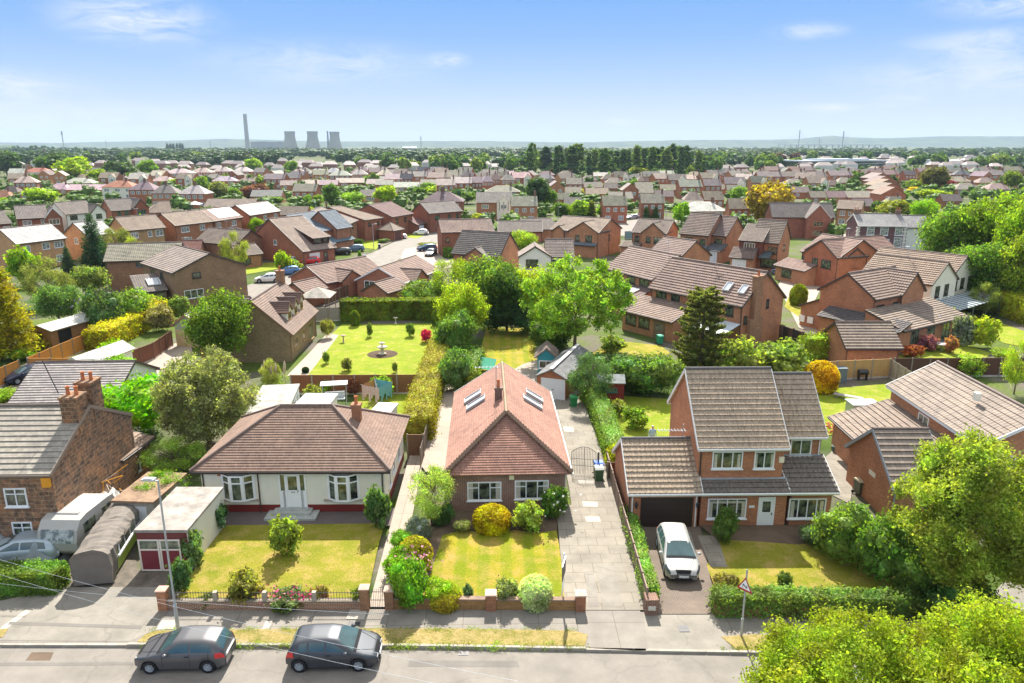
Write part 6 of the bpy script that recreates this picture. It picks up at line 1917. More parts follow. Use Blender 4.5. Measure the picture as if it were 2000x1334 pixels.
HS = [  # label, A, B, ze, D, rise, mode, kwargs, windows[(face,u,z,w,h,cols)], garage/door list
 ('orange brick house with a very pale sunlit roof on the left edge', (31, 477), (131, 465), 5, 8, 2.5, 'E', dict(wcol=ORG, rcol=(.62, .60, .58)), [('F', .2, 3.4, 1.2, 1.1, 2), ('F', .58, 3.4, 1.4, 1.2, 2), ('F', .85, 3.4, 1.8, 1.2, 3), ('F', .85, .8, 1.8, 1.3, 3)], dict(fc='white')),  # roof colour painted pale to carry the sun's glare
 ('orange brick house with pale roof half hidden by the dark spruce', (170, 461), (225, 455), 5, 8, 2.3, 'E', dict(wcol=ORG, rcol=(.58, .57, .56)), [('L', .5, 3.2, 1.2, 1.2, 2)], dict(fc='white')),  # pale roof tone includes the sun's glare
 ('brick house with a plain tan roof right of the dark spruce', (246, 451), (324, 444), 5, 8, 2.5, 'E', dict(wcol=(1, 1.3, 1.2), rcol=TAN), [('F', .2, 3.3, 1.5, 1.2, 3), ('F', .6, 3.3, .9, 1.2, 1), ('F', .85, 3.3, 1.6, 1.3, 2), ('F', .85, .8, 1.6, 1.2, 2)], dict(fc='white')),
 ('left half of the long red brick pair beside the solar panelled roof', (342, 441), (419, 432), 5, 8, 2.5, 'E', dict(wcol=(.85, .8, .8), rcol=TAN), [('F', .25, 3.3, 2.2, 1.2, 3), ('F', .7, 3.3, 1.4, 1.2, 2), ('F', .3, .8, 2.0, 1.3, 2), ('F', .75, .8, 1.4, 1.2, 2)], dict(fc='white')),
 ('red brick house carrying a large solar panel array', (419.5, 432), (475, 424), 5, 8, 2.5, 'E', dict(wcol=(.85, .8, .8), rcol=PNK), [('F', .15, 3.3, 1.4, 1.2, 2), ('F', .7, 3.3, 1.6, 1.2, 2), ('F', .6, .8, 1.8, 1.3, 2)], dict(fc='white')),
 ('red brick house with a near white sunlit roof and an upright flue', (488, 421), (549, 412), 5, 8, 2.5, 'E', dict(wcol=(.85, .75, .75), rcol=(.62, .57, .53)), [('F', .15, 3.3, 1.4, 1.2, 2), ('F', .5, 3.3, 1.5, 1.2, 2), ('F', .85, 3.3, 1.4, 1.2, 2)], dict(fc='white')),  # sun's reflection off the tiles put into the roof colour
 ('low brick house with dark striped roof behind the tall feathery tree', (378, 472), (461, 479), 3.6, 8, 2.4, 'E', dict(wcol=(.7, .8, .9), rcol=BRN), [('R', .4, 1.5, 1.2, 1.1, 2)], dict(fc='black')),
 ('low red brown roofed wing beside the mossy tan roof', (352, 491), (392, 490), 2.6, 5, 1.8, 'E', dict(rcol=(.30, .15, .12)), [], {}),
 ('small gabled brick bungalow end beside the feathery tree', (455, 470), (497, 467), 3.4, 9, 2.0, 'G', dict(wcol=(.7, .8, .9), rcol=BRN), [('F', .6, 1.5, 1.0, 1.0, 2)], dict(fc='black')),
 ('low brick garage wing with dark window below the feathery tree', (468, 500), (514, 495), 2.4, 6, 1.6, 'E', dict(rcol=BRN), [('F', .3, .7, 1.6, 1.1, 2)], dict(fc='black')),
 ('tall brick house with slate blue roofs behind the black car', (626, 452), (680, 443), 5, 8, 3.0, 'E', dict(wcol=(.75, .75, .8), rcol=SLT, C=(586, 432)), [('F', .15, 3.5, 1.2, 1.0, 2), ('F', .6, 3.5, .9, 1.0, 1), ('F', .85, 3.5, 1.2, 1.0, 2), ('F', .8, .5, 2.6, 1.6, 4)], dict(fc='brown')),
 ('tall narrow brick house right of the slate blue roof', (682, 438), (700, 430), 5, 9, 3.0, 'E', dict(wcol=(.7, .7, .75), rcol=GRY, C=(622, 410)), [('F', .5, 3.4, 1.0, 1.0, 2)], dict(fc='brown')),
 ('brick house with a hipped pale brown roof and pyramid roofed garage', (712, 430), (749, 425), 5, 9, 2.6, 'E', dict(wcol=(.75, .65, .7), rcol=TAN, hips=(0, 3), C=(677, 411)), [('F', .3, 3.3, 1.0, 1.0, 2), ('F', .8, 3.3, .9, 1.0, 2)], dict(fc='brown')),
 ('dark red brick house behind the white cars with a white garage door', (766, 424), (808, 417), 5, 8, 2.8, 'E', dict(wcol=(.64, .55, .58), rcol=(.22, .14, .13), C=(733, 412)), [('F', .25, 3.2, 1.1, 1.2, 2), ('F', .65, 3.2, 1.1, 1.2, 2), ('F', .4, .4, 2.0, 1.6, 3)], dict(fc='brown')),
 ('wide red brick house at the head of the cul-de-sac with a teal canopy', (838, 417), (904, 412), 5, 8, 2.5, 'E', dict(wcol=(.64, .52, .56), rcol=(.27, .24, .22)), [('F', .25, 3.2, 1.6, 1.1, 3), ('F', .62, 3.2, 1.0, 1.1, 2), ('F', .88, 3.2, 1.0, 1.1, 2), ('F', .3, .8, 1.6, 1.1, 2)], dict(fc='black')),
 ('red brick house with plain reddish roof behind the striped steep roof', (862, 454), (966, 451), 5, 7, 2.2, 'E', dict(wcol=(.64, .55, .58), rcol=PNK), [('F', .1, 2.9, .8, 1.0, 1)], dict(fc='black')),
 ('steep striped roof house with a small front gable above the green hedge trees', (881, 495), (976, 502), 3.9, 8, 3.6, 'E', dict(wcol=(1, 1, 1), rcol=(.20, .18, .165), course=.42, t=.09), [], {}),
 ('brick wing with grey roof behind the white gabled house', (972, 452), (1060, 452), 2.6, 8, 2.0, 'E', dict(wcol=(.9, .8, .9), rcol=GRY), [], {}),
 ('long low grey brown roofed bungalow below the small brick house', (1015, 450), (1090, 447), 2.8, 9, 2.2, 'E', dict(rcol=GRY, hips=(2, 0)), [], {}),
 ('white rendered house with a dark striped roof behind the sycamore', (1066, 501), (1122, 501), 4.6, 7, 2.4, 'E', dict(wall='render', wcol=(1.05, 1.05, 1.1), rcol=(.27, .22, .195)), [('F', .7, 2.9, 1.3, 1.1, 2), ('F', .2, 2.9, 1.3, 1.1, 2)], dict(fc='brown')),
 ('orange brick house with two front gables and a pale brown roof', (1074, 448), (1170, 455), 5, 9, 2.4, 'E', dict(rcol=TAN, C=(1222, 446)), [('F', .22, 3.0, 1.5, 1.2, 1), ('F', .58, 3.1, 1.0, 1.2, 2), ('F', .85, 3.0, 1.6, 1.3, 2), ('R', .45, 3.0, .8, 1.2, 1)], dict(fc='black')),
 ('orange brick house with a broad gable left of the tall striped roof house', (1232, 453), (1302, 457), 5, 9, 2.3, 'E', dict(rcol=BRN), [('F', .15, 3.1, 1.0, 1.2, 2), ('F', .48, 3.1, 1.0, 1.2, 2), ('F', .8, 3.1, 1.5, 1.2, 2)], dict(fc='black')),
 ('tall brick house with a high striped roof and white garage door', (1326, 456), (1384, 461), 5, 9, 3.9, 'E', dict(rcol=(.27, .21, .18), course=.42, t=.08), [('F', .3, 3.1, 1.7, 1.3, 3), ('F', .8, 3.1, 1.2, 1.2, 2), ('F', .35, .4, 2.0, 1.6, 4)], dict(fc='black')),
 ('right hand wing of the tall striped roof house with its brick gable', (1385, 459), (1419, 462), 5, 8.4, 3.4, 'E', dict(rcol=(.25, .19, .17), course=.42, t=.08), [('F', .5, 3.3, 1.7, 1.1, 3)], dict(fc='brown')),
 ('steep roofed brick house with a large sloping dormer and white garage door', (1465, 472), (1522, 476), 5, 9, 3.7, 'E', dict(rcol=BRN, course=.42, t=.08), [('F', .8, 3.0, 1.7, 1.3, 3), ('F', .7, .5, 3.0, 1.6, 4), ('R', .5, 3.2, 1.0, 1.2, 1)], dict(fc='brown')),
 ('brick house with one broad gable and two small ones behind the round clipped bush', (1562, 490), (1640, 504), 5, 9, 2.6, 'E', dict(wcol=(.9, .75, .75), rcol=(.31, .21, .175)), [('F', .1, 3.1, 1.2, 1.2, 2), ('F', .42, 3.1, 1.1, 1.2, 2), ('F', .75, 3.1, 1.9, 1.3, 3)], dict(fc='black')),
 ('brick wing with small gable and long reddish roof beside the round bush house', (1641, 503), (1760, 494), 5, 8, 2.4, 'E', dict(wcol=(.85, .7, .7), rcol=(.31, .20, .17)), [('F', .2, 3.2, 1.3, 1.2, 2)], dict(fc='black')),
 ('brick house with a wide plain grey roof and one white edged gable', (1508, 424), (1632, 425), 5, 8, 3.2, 'E', dict(wcol=(.75, .6, .7), rcol=(.23, .205, .19)), [('R', .4, 3, 1, 1, 1)], dict(fc='brown')),
 ('brick terrace house with white casements and a pointed porch', (1633, 407), (1683, 409), 5, 8, 2.2, 'E', dict(wcol=(1.1, 1.1, 1), rcol=TAN), [('F', .25, 3.1, 1.3, 1.3, 2), ('F', .55, 3.2, .6, 1.0, 1), ('F', .85, 3.2, 1.1, 1.2, 2), ('F', .25, .8, 1.6, 1.4, 2), ('F', .65, .2, 1.2, 2.0, 2)], dict(fc='white')),
 ('left large grey roofed brick house of the row behind the orange brick ones', (32, 428), (95, 425), 5, 9, 2.8, 'E', dict(wcol=(.64, .55, .58), rcol=(.30, .26, .24)), [('F', .3, 3.4, 1.8, 1.2, 2), ('F', .85, 3.4, 1.2, 1.2, 2)], dict(fc='white')),
 ('grey roofed house with white rendered upper walls behind the spruce', (128, 419), (190, 414), 5, 9, 2.8, 'E', dict(wall='render', wcol=(1, 1, 1.05), rcol=GRY), [('F', .25, 3.5, 1.9, 1.1, 3), ('F', .7, 3.5, 1.0, 1.1, 1)], dict(fc='brown')),
 ('grey roofed brick house with two small green dormers', (217, 412), (268, 409), 4.6, 9, 2.8, 'E', dict(wcol=(.64, .55, .58), rcol=GRY), [('F', .3, 3.2, 1.0, 1.2, 1), ('F', .6, 3.2, 1.0, 1.2, 1)], dict(fc='green')),
 ('bungalow with a plain beige roof below the distant brick semis', (287, 416), (336, 414), 2.6, 9, 3.0, 'E', dict(rcol=TAN, hips=(4, 0)), [], {}),
 ('brick house whose roof is cut by the left edge of the photo', (-30, 440), (24, 436), 5, 8, 2.6, 'E', dict(wcol=(.7, .55, .6), rcol=GRY), [('F', .85, 3.2, 1.8, 1.2, 3)], dict(fc='white')),
]
HB = {}
for lab, A, Bp, ze, D, rise, mode, kw, wins, wk in HS:
 bl = house(lab, A, Bp, ze, D, rise, mode, **kw)
 HB[lab[:26]] = bl
 for w_ in wins: window(bl, *w_, glass='net' if wk.get('fc') == 'white' else 'glass', **wk)
def hb(k): return next(v for n, v in HB.items() if n.startswith(k[:26]))
def wing(bl, A, Bp, D, rise, wins=(), dy=-.3, fc='black', **kw):
 """front gable on an existing house between two photo pixels on its eave"""
 u0, z = onwall(bl, 'F', A[0], A[1]); u1, _ = onwall(bl, 'F', Bp[0], Bp[1])
 x0 = bl['x0'] + (bl['x1'] - bl['x0']) * u0; x1 = bl['x0'] + (bl['x1'] - bl['x0']) * u1
 b = block(bl['root'], x0, x1, dy, D, kw.pop('ze', 5.02), kw.pop('zr', 5.02 + rise), 'G', oe=.2, **kw)
 for w_ in wins: window(b, *w_, fc=fc)
 return b
GB1 = dict(rcol=TAN)
b = hb('orange brick house with two'); wing(b, (1113, 452), (1172, 455), 5, 2.0, [('F', .3, 3.1, 1.0, 1.2, 2), ('F', .7, 3.1, 1.5, 1.3, 2)], -.5, rcol=TAN); wing(b, (1083, 449), (1105, 450), 4, .9, dy=-.35, rcol=TAN)
block(b['root'], b['W'] * .5, b['W'] - .1, -1.4, -.35, 2.5, 2.9, 'S', rcol=SLT); window(b, 'F', .75, .5, 2.6, 1.7, 4, fc='black', out=.5)
b = hb('orange brick house with a b'); wing(b, (1254, 454), (1301, 457), 5, 2.0, [('F', .3, 3.1, 1.0, 1.2, 2), ('F', .72, 3.0, 1.5, 1.3, 2)], -.5, rcol=BRN)
block(b['root'], -1.5, b['W'] * .35, -2.5, 0.1, 2.4, 3.0, 'S', rcol=BRN)
b = hb('tall brick house with a hig'); block(b['root'], 0, b['W'], -.9, .3, 2.6, 3.0, 'S', rcol=SLT)
b = hb('right hand wing of the tall'); block(b['root'], 0, b['W'] + .3, -2.2, .3, 2.5, 3.5, 'S', rcol=(.13, .14, .15)); block(b['root'], 0.1, b['W'] + .2, -2.0, .1, 2.4, 2.5, 'F');
door(dict(root=b['root'], x0=0, x1=b['W'], y0=-1.85, y1=1), 'F', .45, w=2.4, h=2.1, kind='garage_door', col=(.8, .8, .82))
b = hb('steep roofed brick house wi')
d1 = block(b['root'], -1.8, b['W'] * .5, -1.2, 4.0, 5.3, 7.9, 'S', rcol=BRN, z0=2.5, og=.1, wall='brick', wcol=(.4, .3, .35)); window(d1, 'F', .45, 3.9, 2.0, 1.0, 4, fc='white')
g_ = block(b['root'], -2.6, b['W'] * .35, -3.4, -.8, 2.4, 4.0, 'S', rcol=(.2, .15, .13)); door(g_, 'F', .4, w=2.4, h=2.0, kind='garage_door', col=(.8, .8, .82))
block(b['root'], b['W'] * .42, b['W'] * .8, -1.8, .2, 2.5, 3.4, 'S', rcol=(.10, .14, .15), walls=False)
b = hb('brick house with one broad'); wing(b, (1577, 496), (1644, 505), 6, 2.4, [('F', .35, 3.2, 1.2, 1.2, 2), ('F', .7, 3.1, 2.0, 1.3, 3)], -.6, rcol=(.31, .21, .175), wcol=(.9, .7, .7))
block(b['root'], -2.5, b['W'] * .55, -3.0, .1, 2.5, 3.6, 'S', rcol=(.29, .2, .17)); window(dict(root=b['root'], x0=-2.3, x1=b['W'] * .5, y0=-2.66, y1=0), 'F', .4, .8, 2.2, 1.3, 3, fc='black')
b = hb('brick wing with small gable'); wing(b, (1648, 502), (1683, 508), 4, 1.3, [('F', .5, 3.2, 1.3, 1.2, 2)], -.4, rcol=(.31, .2, .17), wcol=(.85, .7, .7))
b = hb('brick house with a wide plai'); wing(b, (1570, 425), (1618, 427), 4, 3.2, [('F', .5, 3.0, 2.2, 1.2, 3), ('F', .5, .8, 2.2, 1.2, 3)], -1.8, fc='tan', rcol=(.23, .2, .19), fcol=(.62, .55, .5), wcol=(.75, .6, .7))
b = hb('left large grey roofed bric'); wing(b, (86, 425), (122, 422), 6, 2.4, [('F', .5, 3.4, 2.2, 1.3, 3)], -1.0, fc='white', rcol=GRY, wcol=(.64, .55, .58), fcol=(.8, .8, .8))
b = hb('grey roofed house with whit'); wing(b, (172, 417), (202, 413), 6, 2.0, [('F', .5, 3.4, 1.6, 1.2, 2)], -1.0, fc='brown', rcol=GRY, wall='render')
b = hb('grey roofed brick house wit'); wing(b, (257, 409), (288, 406), 6, 2.4, [('F', .5, 3.2, 2.2, 1.4, 3)], -1.2, fc='green', rcol=GRY, wcol=(.7, .5, .5))
b = hb('steep striped roof house wi'); wing(b, (898, 503), (972, 510), 4, 2.6, dy=-.8, ze=2.9, zr=5.2, rcol=(.27, .25, .22))
b = hb('white rendered house with a'); wing(b, (1012, 499), (1078, 503), 5, 2.0, [('F', .4, 2.8, 2.0, 1.4, 3)], -.6, fc='brown', ze=4.62, zr=6.3, wall='render', wcol=(1.05, 1.05, 1.1), rcol=(.27, .22, .195))
b = hb('brick house with a hipped p'); g_ = block(b['root'], b['W'] * .55, b['W'] + 1.5, -5.2, -.2, 2.4, 4.0, 'E', hips=(2.2, 2.2), rcol=(.33, .27, .22), wcol=(.75, .65, .7)); door(g_, 'F', .5, w=2.2, h=2, col=(.12, .05, .04), kind='garage_door')
b = hb('dark red brick house behind'); g_ = block(b['root'], b['W'] * .78, b['W'] + 2.6, -2.4, 2.5, 2.4, 4.2, 'S', rcol=(.25, .15, .14), wcol=(.64, .55, .58)); door(g_, 'F', .5, w=2.2, h=2, col=(.78, .78, .78), kind='garage_door')
b = hb('tall brick house with slate'); block(b['root'], -.2, b['W'] + .3, -1.5, .2, 2.5, 3.4, 'S', rcol=(.16, .24, .28)); wing(b, (646, 449), (682, 444), 6, 0, dy=-1.0, mode='E') if False else block(b['root'], b['W'] * .42, b['W'] + .1, -1.1, 7.8, 5.1, 8.6, 'E', rcol=SLT, wcol=(.75, .75, .8))
b = hb('red brick house carrying a'); W_ = b['W']
m = MB(); k_ = 2.5 / 4
for i in range(6):
 for j in range(3):
  x0 = W_ * .22 + i * W_ * .125; y0 = .55 + j * 1.02
  m.face([(x0, y0, 5.12 + k_ * y0), (x0 + W_ * .12, y0, 5.12 + k_ * y0), (x0 + W_ * .12, y0 + .98, 5.12 + k_ * (y0 + .98)), (x0, y0 + .98, 5.12 + k_ * (y0 + .98))])
m.build('solar_panel', M['skyglass'], b['root'])
CS = house('brick house with a long catslide roof, wide dormer and white garage door', (496, 455), (592, 491), 4.9, 9, 3.2, 'G', C=(532, 438), wcol=(.75, .62, .65), rcol=(.33, .26, .215), zB=4.9) if False else None
oA, rz_, w_ = frame_from((496, 457), (592, 494), 2.6)
a5 = at(497, 456, 5.0); a2 = at(592, 492, 2.6); dd = a2 - a5; dd.z = 0
root = empty('house', 'brick house with a long catslide roof, wide dormer and white garage door', 'house', (a5.x, a5.y, 0), math.atan2(dd.y, dd.x))
cl = dict(root=root, W=dd.length, rz=math.atan2(dd.y, dd.x), o=Vector((a5.x, a5.y, 0)))
Wc2 = dd.length; Dc2 = 8.0
rp_ = Wc2 * .34
b = block(root, 0, Wc2, 0, Dc2, 2.6, 8.2, 'G', k=1, zB=5.0, rt=Wc2 / 2 - rp_, rcol=(.33, .26, .215), wcol=(.75, .62, .65)); b.update(o=cl['o'], rz=cl['rz'])
d1 = block(root, rp_ + .3, Wc2 - 1.2, 3.4, Dc2 - .3, 4.7, 7.4, 'S', k=1, z0=3.0, rcol=(.33, .26, .215), wcol=(.12, .08, .08), og=.1); window(d1, 'R', .3, 3.6, 1.8, 1.0, 3, fc='brown'); window(d1, 'R', .75, 3.6, .9, 1.0, 2, fc='brown')
window(b, 'F', .42, 3.2, 1.0, 1.0, 2, fc='white'); door(b, 'R', .35, w=2.3, h=2, kind='garage_door', col=(.78, .78, .76)); door(b, 'R', .7, col=(.1, .05, .04))
for lab, A, Bp, C_, D in (('long brown roofed bungalow left of the cul-de-sac with a gable to the left', (563, 541), (638, 553), (655, 505), 12),
       ('long brown roofed bungalow beside the cul-de-sac with white french doors', (692, 547), (790, 553), (780, 500), 13)):
 b = house(lab, A, Bp, 2.5, D, 2.1, 'G', cat='bungalow', C=C_ if False else None, rcol=(.285, .20, .165), wcol=(.85, .75, .8), fcol=(.2, .18, .18) if A[0] < 600 else (.8, .82, .85))
 if A[0] > 600: pw(b, 'F', (712, 548, 732, 573), 2)
 else: window(b, 'F', .3, .5, 1.6, 1.6, 2, fc='black')
 g_ = block(b['root'], b['W'] - 2.8, b['W'] + .9, 2.0, 6.5, 2.45, 3.9, 'E', rcol=(.285, .20, .165), wcol=(.85, .75, .8)); window(b, 'R', .8, .9, 1.4, 1.1, 3)
for lab, A, Bp in (('small brown roofed garage behind the dormer house chimney', (597, 573), (641, 562)), ('small brown roofed garage with white verges behind the long clipped hedge', (757, 573), (796, 561))):
 b = house(lab, A, Bp, 2.2, 4.5, 1.3, 'E', cat='garage', name='garage', rcol=(.285, .20, .165), wcol=(.85, .75, .8))
BH = house('long orange brick house with big external chimney and two rooflights', (1266, 562), (1450, 599), 5.0, 9.5, 3.4, 'E', C=(1537, 581), rcol=(.275, .195, .165), course=.40, t=.075, wcol=(1, .95, .95))
for r_, c_ in (((1282, 568, 1302, 586), 2), ((1311, 572, 1328, 589), 2), ((1416, 597, 1433, 617), 2)): pw(BH, 'F', r_, c_, fc='black')
W_ = BH['W']; k_ = 3.4 / (BH['D'] / 2)
for x_ in (.76, .91):
 rooflight(BH['root'], [(W_ * x_ - .38, 1.3, 5.05 + k_ * 1.3), (W_ * x_ + .38, 1.3, 5.05 + k_ * 1.3), (W_ * x_ + .38, 2.2, 5.05 + k_ * 2.2), (W_ * x_ - .38, 2.2, 5.05 + k_ * 2.2)])
m = MB(); xb = BH['x1']; m.box(xb + .002, xb + .6, 1.2, 3.4, 0, 3.4); m.box(xb + .002, xb + .6, 1.7, 2.9, 3.4, 8.0); m.box(xb - .05, xb + .66, 1.6, 3.0, 8.0, 8.2)
o_ = m.build('chimney', M['brick'], BH['root'], (.75, .85, .9)); m = MB(); m.lathe([(.14, 8.2), (.12, 8.7), (.16, 8.75)], 10, (xb + .3, 2.3, 0)); m.build('chimney_pot', M['terracotta'], o_)
L3 = block(BH['root'], -1.2, W_ * .52, -3.6, .3, 2.5, 3.9, 'S', rcol=(.29, .215, .18)); L3.update(o=BH['o'], rz=BH['rz'])
window(L3, 'F', .18, .9, 1.7, 1.2, 2, fc='brown'); window(L3, 'F', .45, .9, 1.7, 1.2, 2, fc='brown'); door(L3, 'F', .75, w=1.6, col=(.2, .14, .1)); window(BH, 'R', .08, 2.9, .6, .9, 1, fc='black'); window(BH, 'R', .6, 4.2, .5, 1.0, 1, fc='black')
m = MB(); m.mesh([(W_ * .66, -2.8, 2.1), (W_ * .98, -2.8, 2.1), (W_ * .98, .3, 2.9), (W_ * .66, .3, 2.9), (W_ * .66, -2.8, 2.16), (W_ * .98, -2.8, 2.16), (W_ * .98, .3, 2.96), (W_ * .66, .3, 2.96)], [(3, 2, 1, 0), (4, 5, 6, 7), (0, 1, 5, 4), (1, 2, 6, 5), (2, 3, 7, 6), (3, 0, 4, 7)])
for i in range(5): m.box(W_ * (.66 + .075 * i), W_ * (.66 + .075 * i) + .07, -2.85, -2.75, 0, 2.15)
m.build('veranda', M['clear'], BH['root'])
BL = house('left striped roof wing of the long orange brick house, with dark windows under the eave', (1180, 524), (1274, 547), 5.0, 9, 2.9, 'E', rcol=(.28, .205, .175), course=.40, t=.075)
for r_, c_ in (((1204, 534, 1217, 549), 1), ((1226, 540, 1241, 553), 1), ((1249, 545, 1268, 561), 2)): pw(BL, 'F', r_, c_, fc='black')
L4 = block(BL['root'], 1.0, BL['W'], -3.0, .3, 2.7, 3.7, 'S', rcol=(.22, .16, .15));
for i in range(2):
 x_ = BL['W'] * (.45 + .28 * i); rooflight(BL['root'], [(x_, -2.2, 3.0), (x_ + 1.3, -2.2, 3.0), (x_ + 1.3, -.7, 3.46), (x_, -.7, 3.46)])
house('striped roof of the house directly behind the long orange brick one', (1262, 497), (1325, 507), 5, 8, 2.6, 'E', rcol=(.28, .205, .175), course=.4, t=.05)
NR = house('orange brick house with blind side gable and wide tiled rear extension', (1596, 565), (1711, 586), 5.0, 8.5, 2.5, 'G', C=(1786, 566), rcol=(.30, .225, .185), course=.40, t=.075, wcol=(1, .92, .9))
W_, D_ = NR['W'], NR['D']
window(NR, 'R', .15, 3.0, 1.6, 1.2, 2, fc='black'); window(NR, 'R', .5, 3.0, 1.4, 1.2, 2, fc='black'); window(NR, 'R', .78, 3.0, 1.8, 1.2, 2, fc='black')
b = block(NR['root'], W_ * .5, W_ + .3, D_ * .5, D_ + .3, 5.1, 7.5, 'E', rcol=(.30, .225, .185), course=.40, t=.075)
b = block(NR['root'], W_ - .2, W_ + 4.6, -1.6, D_ + 2.2, 2.5, 4.0, 'S', k=1, rcol=(.29, .235, .19), course=.40, t=.075);
for u_ in (.2, .45, .7, .88): window(b, 'R', u_, .2, 1.6, 2.1, 2, fc='grey')
b = block(NR['root'], W_ * .25, W_ + 4.4, -2.2, .1, 2.45, 3.3, 'S', k=0, rcol=(.13, .12, .12), og=.1); window(b, 'F', .3, 1.0, 1.8, 1.1, 2)
b = block(NR['root'], -2.6, .3, .2, 5.0, 2.5, 3.8, 'S', k=3, rcol=BRN)
m = MB(); m.box(-1.0, -.2, .10, .19, .6, 1.4); m.build('meter_box', M['white'], NR['root']); m = MB(); m.box(-2.2, -1.4, .10, .19, .6, 1.4); m.build('meter_box', M['white'], NR['root'])
NG = house('brick double garage with a striped tiled roof behind the tan fence', (1652, 681), (1765, 681), 2.3, 6.2, 2.0, 'E', cat='garage', name='garage', rcol=(.29, .235, .19), course=.40, t=.075, wcol=(1, .95, .9))
WRK = dict(wall='render', wcol=(1, .97, .93), rcol=(.33, .25, .19), course=.40, t=.075)
WR = house('white rendered house with twin gables and a glass veranda beside the yellow hedge', (1821, 557), (1915, 534), 5.0, 9.5, 2.5, 'G', fit=(7.6, 36, 'A'), **WRK)
for u_ in (.25, .62): window(WR, 'F', u_, 3.1, 1.2, 1.5, 2, fc='brown')
W_, D_ = WR['W'], WR['D']
WR2 = block(WR['root'], W_ - .3, W_ * 2, .8, D_ + 3.0, 5.05, 7.55, 'G', **WRK)
for u_ in (.2, .5, .82): window(WR2, 'F', u_, 3.1, 1.1, 1.5, 2, fc='brown')
window(WR2, 'F', .7, .2, 2.6, 2.1, 3, fc='grey')
m = MB(); m.mesh([(.5, -3.4, 2.3), (W_ * 1.7, -3.4, 2.3), (W_ * 1.7, .3, 2.75), (.5, .3, 2.75)], [(0, 1, 2, 3)]); m.build('veranda', M['skyglass'], WR['root'])
for i in range(12): m = MB(); x_ = .5 + (W_ * 1.7 - .5) * i / 11; m.bar((x_, -3.4, 2.34), (x_, .3, 2.79), .07, .08); m.build('glazing_bar', M['paint'], WR['root'], (.12, .2, .2))
for i in range(4): m = MB(); x_ = .5 + (W_ * 1.7 - .5) * i / 3; m.box(x_ - .05, x_ + .05, -3.4, -3.3, 0, 2.3); m.build('post', M['paint'], WR['root'], (.12, .15, .15))
VV = house('Victorian villa of dark brick with white quoins and sash windows', (1677, 441), (1772, 442), 5.6, 8, 2.2, 'E', wall='brick_dark', wcol=(.7, .6, .8), roof='slate', rcol=(.38, .37, .37), fcol=(.7, .7, .7))
for r_ in ((1693, 443, 1708, 459), (1719, 443, 1735, 460), (1748, 443, 1763, 460), (1692, 464, 1706, 480), (1745, 464, 1760, 484)): pw(VV, 'F', r_, 1, top=True, glass='net')
m = MB()
for xx in (VV['x0'], VV['x1']):
 for i in range(14): s_ = .38 if i % 2 else .24; m.box(xx - s_, xx + s_, VV['y0'] - .04, VV['y0'] + .3, .1 + i * .38, .1 + i * .38 + .26)
m.build('quoins', M['render'], VV['root'], (1, 1, 1.05)); pdoor(VV, 'F', (1715, 466, 1735, 492), col=(.7, .75, .75))
chimney(VV['root'], .6, 4, 6.5, 8.6, 1, .6, 2); chimney(VV['root'], VV['W'] - .6, 4, 6.5, 8.6, 1, .6, 2)
b = block(VV['root'], VV['W'] + .05, VV['W'] + 5, .5, 7.8, 5.3, 7.5, 'E', wall='render', wcol=(.85, .9, .95), roof='slate', rcol=(.38, .37, .37))
RE = house('large brown roofed brick house with a long rear slope, right edge of the photo', (1912, 873), (2130, 815), 5.0, 11.4, 1.8, 'G', fit=(6.9, -2.1, 'A'), rcol=(.29, .24, .20), course=.0 or .4, t=.045, fcol=(.75, .76, .78), wcol=(.95, .95, .95))
window(RE, 'F', .16, 2.9, 2.0, 1.5, 2); window(RE, 'L', .42, 3.3, 1.3, 1.2, 2)
b = block(RE['root'], -3.9, .35, RE['D'] * .25, RE['D'] * 1.0, 2.5, 3.9, 'S', k=3, rcol=(.28, .225, .185), course=.4, t=.07, wcol=(.95, .95, .95)); window(b, 'L', .7, .6, 1.8, 1.6, 2, fc='grey')
m = MB(); m.box(RE['W'] * .28, RE['W'] * .28 + .3, 4, 4.4, 6.4, 6.9); m.build('roof_vent', M['render'], RE['root'])
RG = house('brick garage with a striped roof and a blank gable behind the roadside tree', (1745, 956), (1860, 956), 2.4, 6.5, 2.5, 'E', cat='garage', name='garage', rcol=(.29, .24, .20), course=.42, t=.09, wcol=(.95, .95, .92), fcol=(.3, .35, .4))
m = MB(); m.box(-.03, 0, 2.5, 3.3, 1.9, 2.2); m.build('wall_sign', M['render'], RG['root'], None, (RG['x0'], 0, 0))
# ------------------------------------------------------------------ fences and hedges behind
OR = (.62, .27, .06); DB = (.20, .085, .05)
fence('orange fence panels climbing beside the left garden lawn', [(53, 699), (118, 672), (181, 646)], 1.8, OR, z_at=1.8)
fence('orange fence panels at the left edge above the navy car', [(-20, 727), (36, 704)], 1.8, OR, z_at=1.8)
fence('orange fence panels directly behind the navy car', [(54, 700), (140, 700)], 1.8, OR, z_at=1.8)
fence('short orange fence between the navy car and the white shed', [(80, 735), (116, 717)], 1.5, OR, z_at=1.5)
fence('brown panel fence climbing past the gabled garage drive', [(182, 722), (214, 702), (298, 670), (334, 646)], 1.8, DB, z_at=1.8, post=(.35, .22, .15))
fence('brown panel fence with concrete posts between the rotary dryer and fountain lawn', [(567, 733), (816, 732)], 1.85, (.26, .10, .045), z_at=1.85, post=(.7, .66, .6))
fence('tan close board fence with concrete posts behind the barbecue', [(1600, 707), (1740, 701)], 1.9, (.52, .33, .14), z_at=1.9, post=(.62, .6, .55))
fence('grey slatted fence turning the corner right of the tan fence', [(1741, 702), (1785, 730)], 1.8, (.38, .32, .24), z_at=1.8, slats=True)
fence('dark brown fence with pale posts running to the right edge', [(1748, 700), (2060, 699)], 1.9, (.13, .065, .045), z_at=1.9, post=(.55, .53, .5))
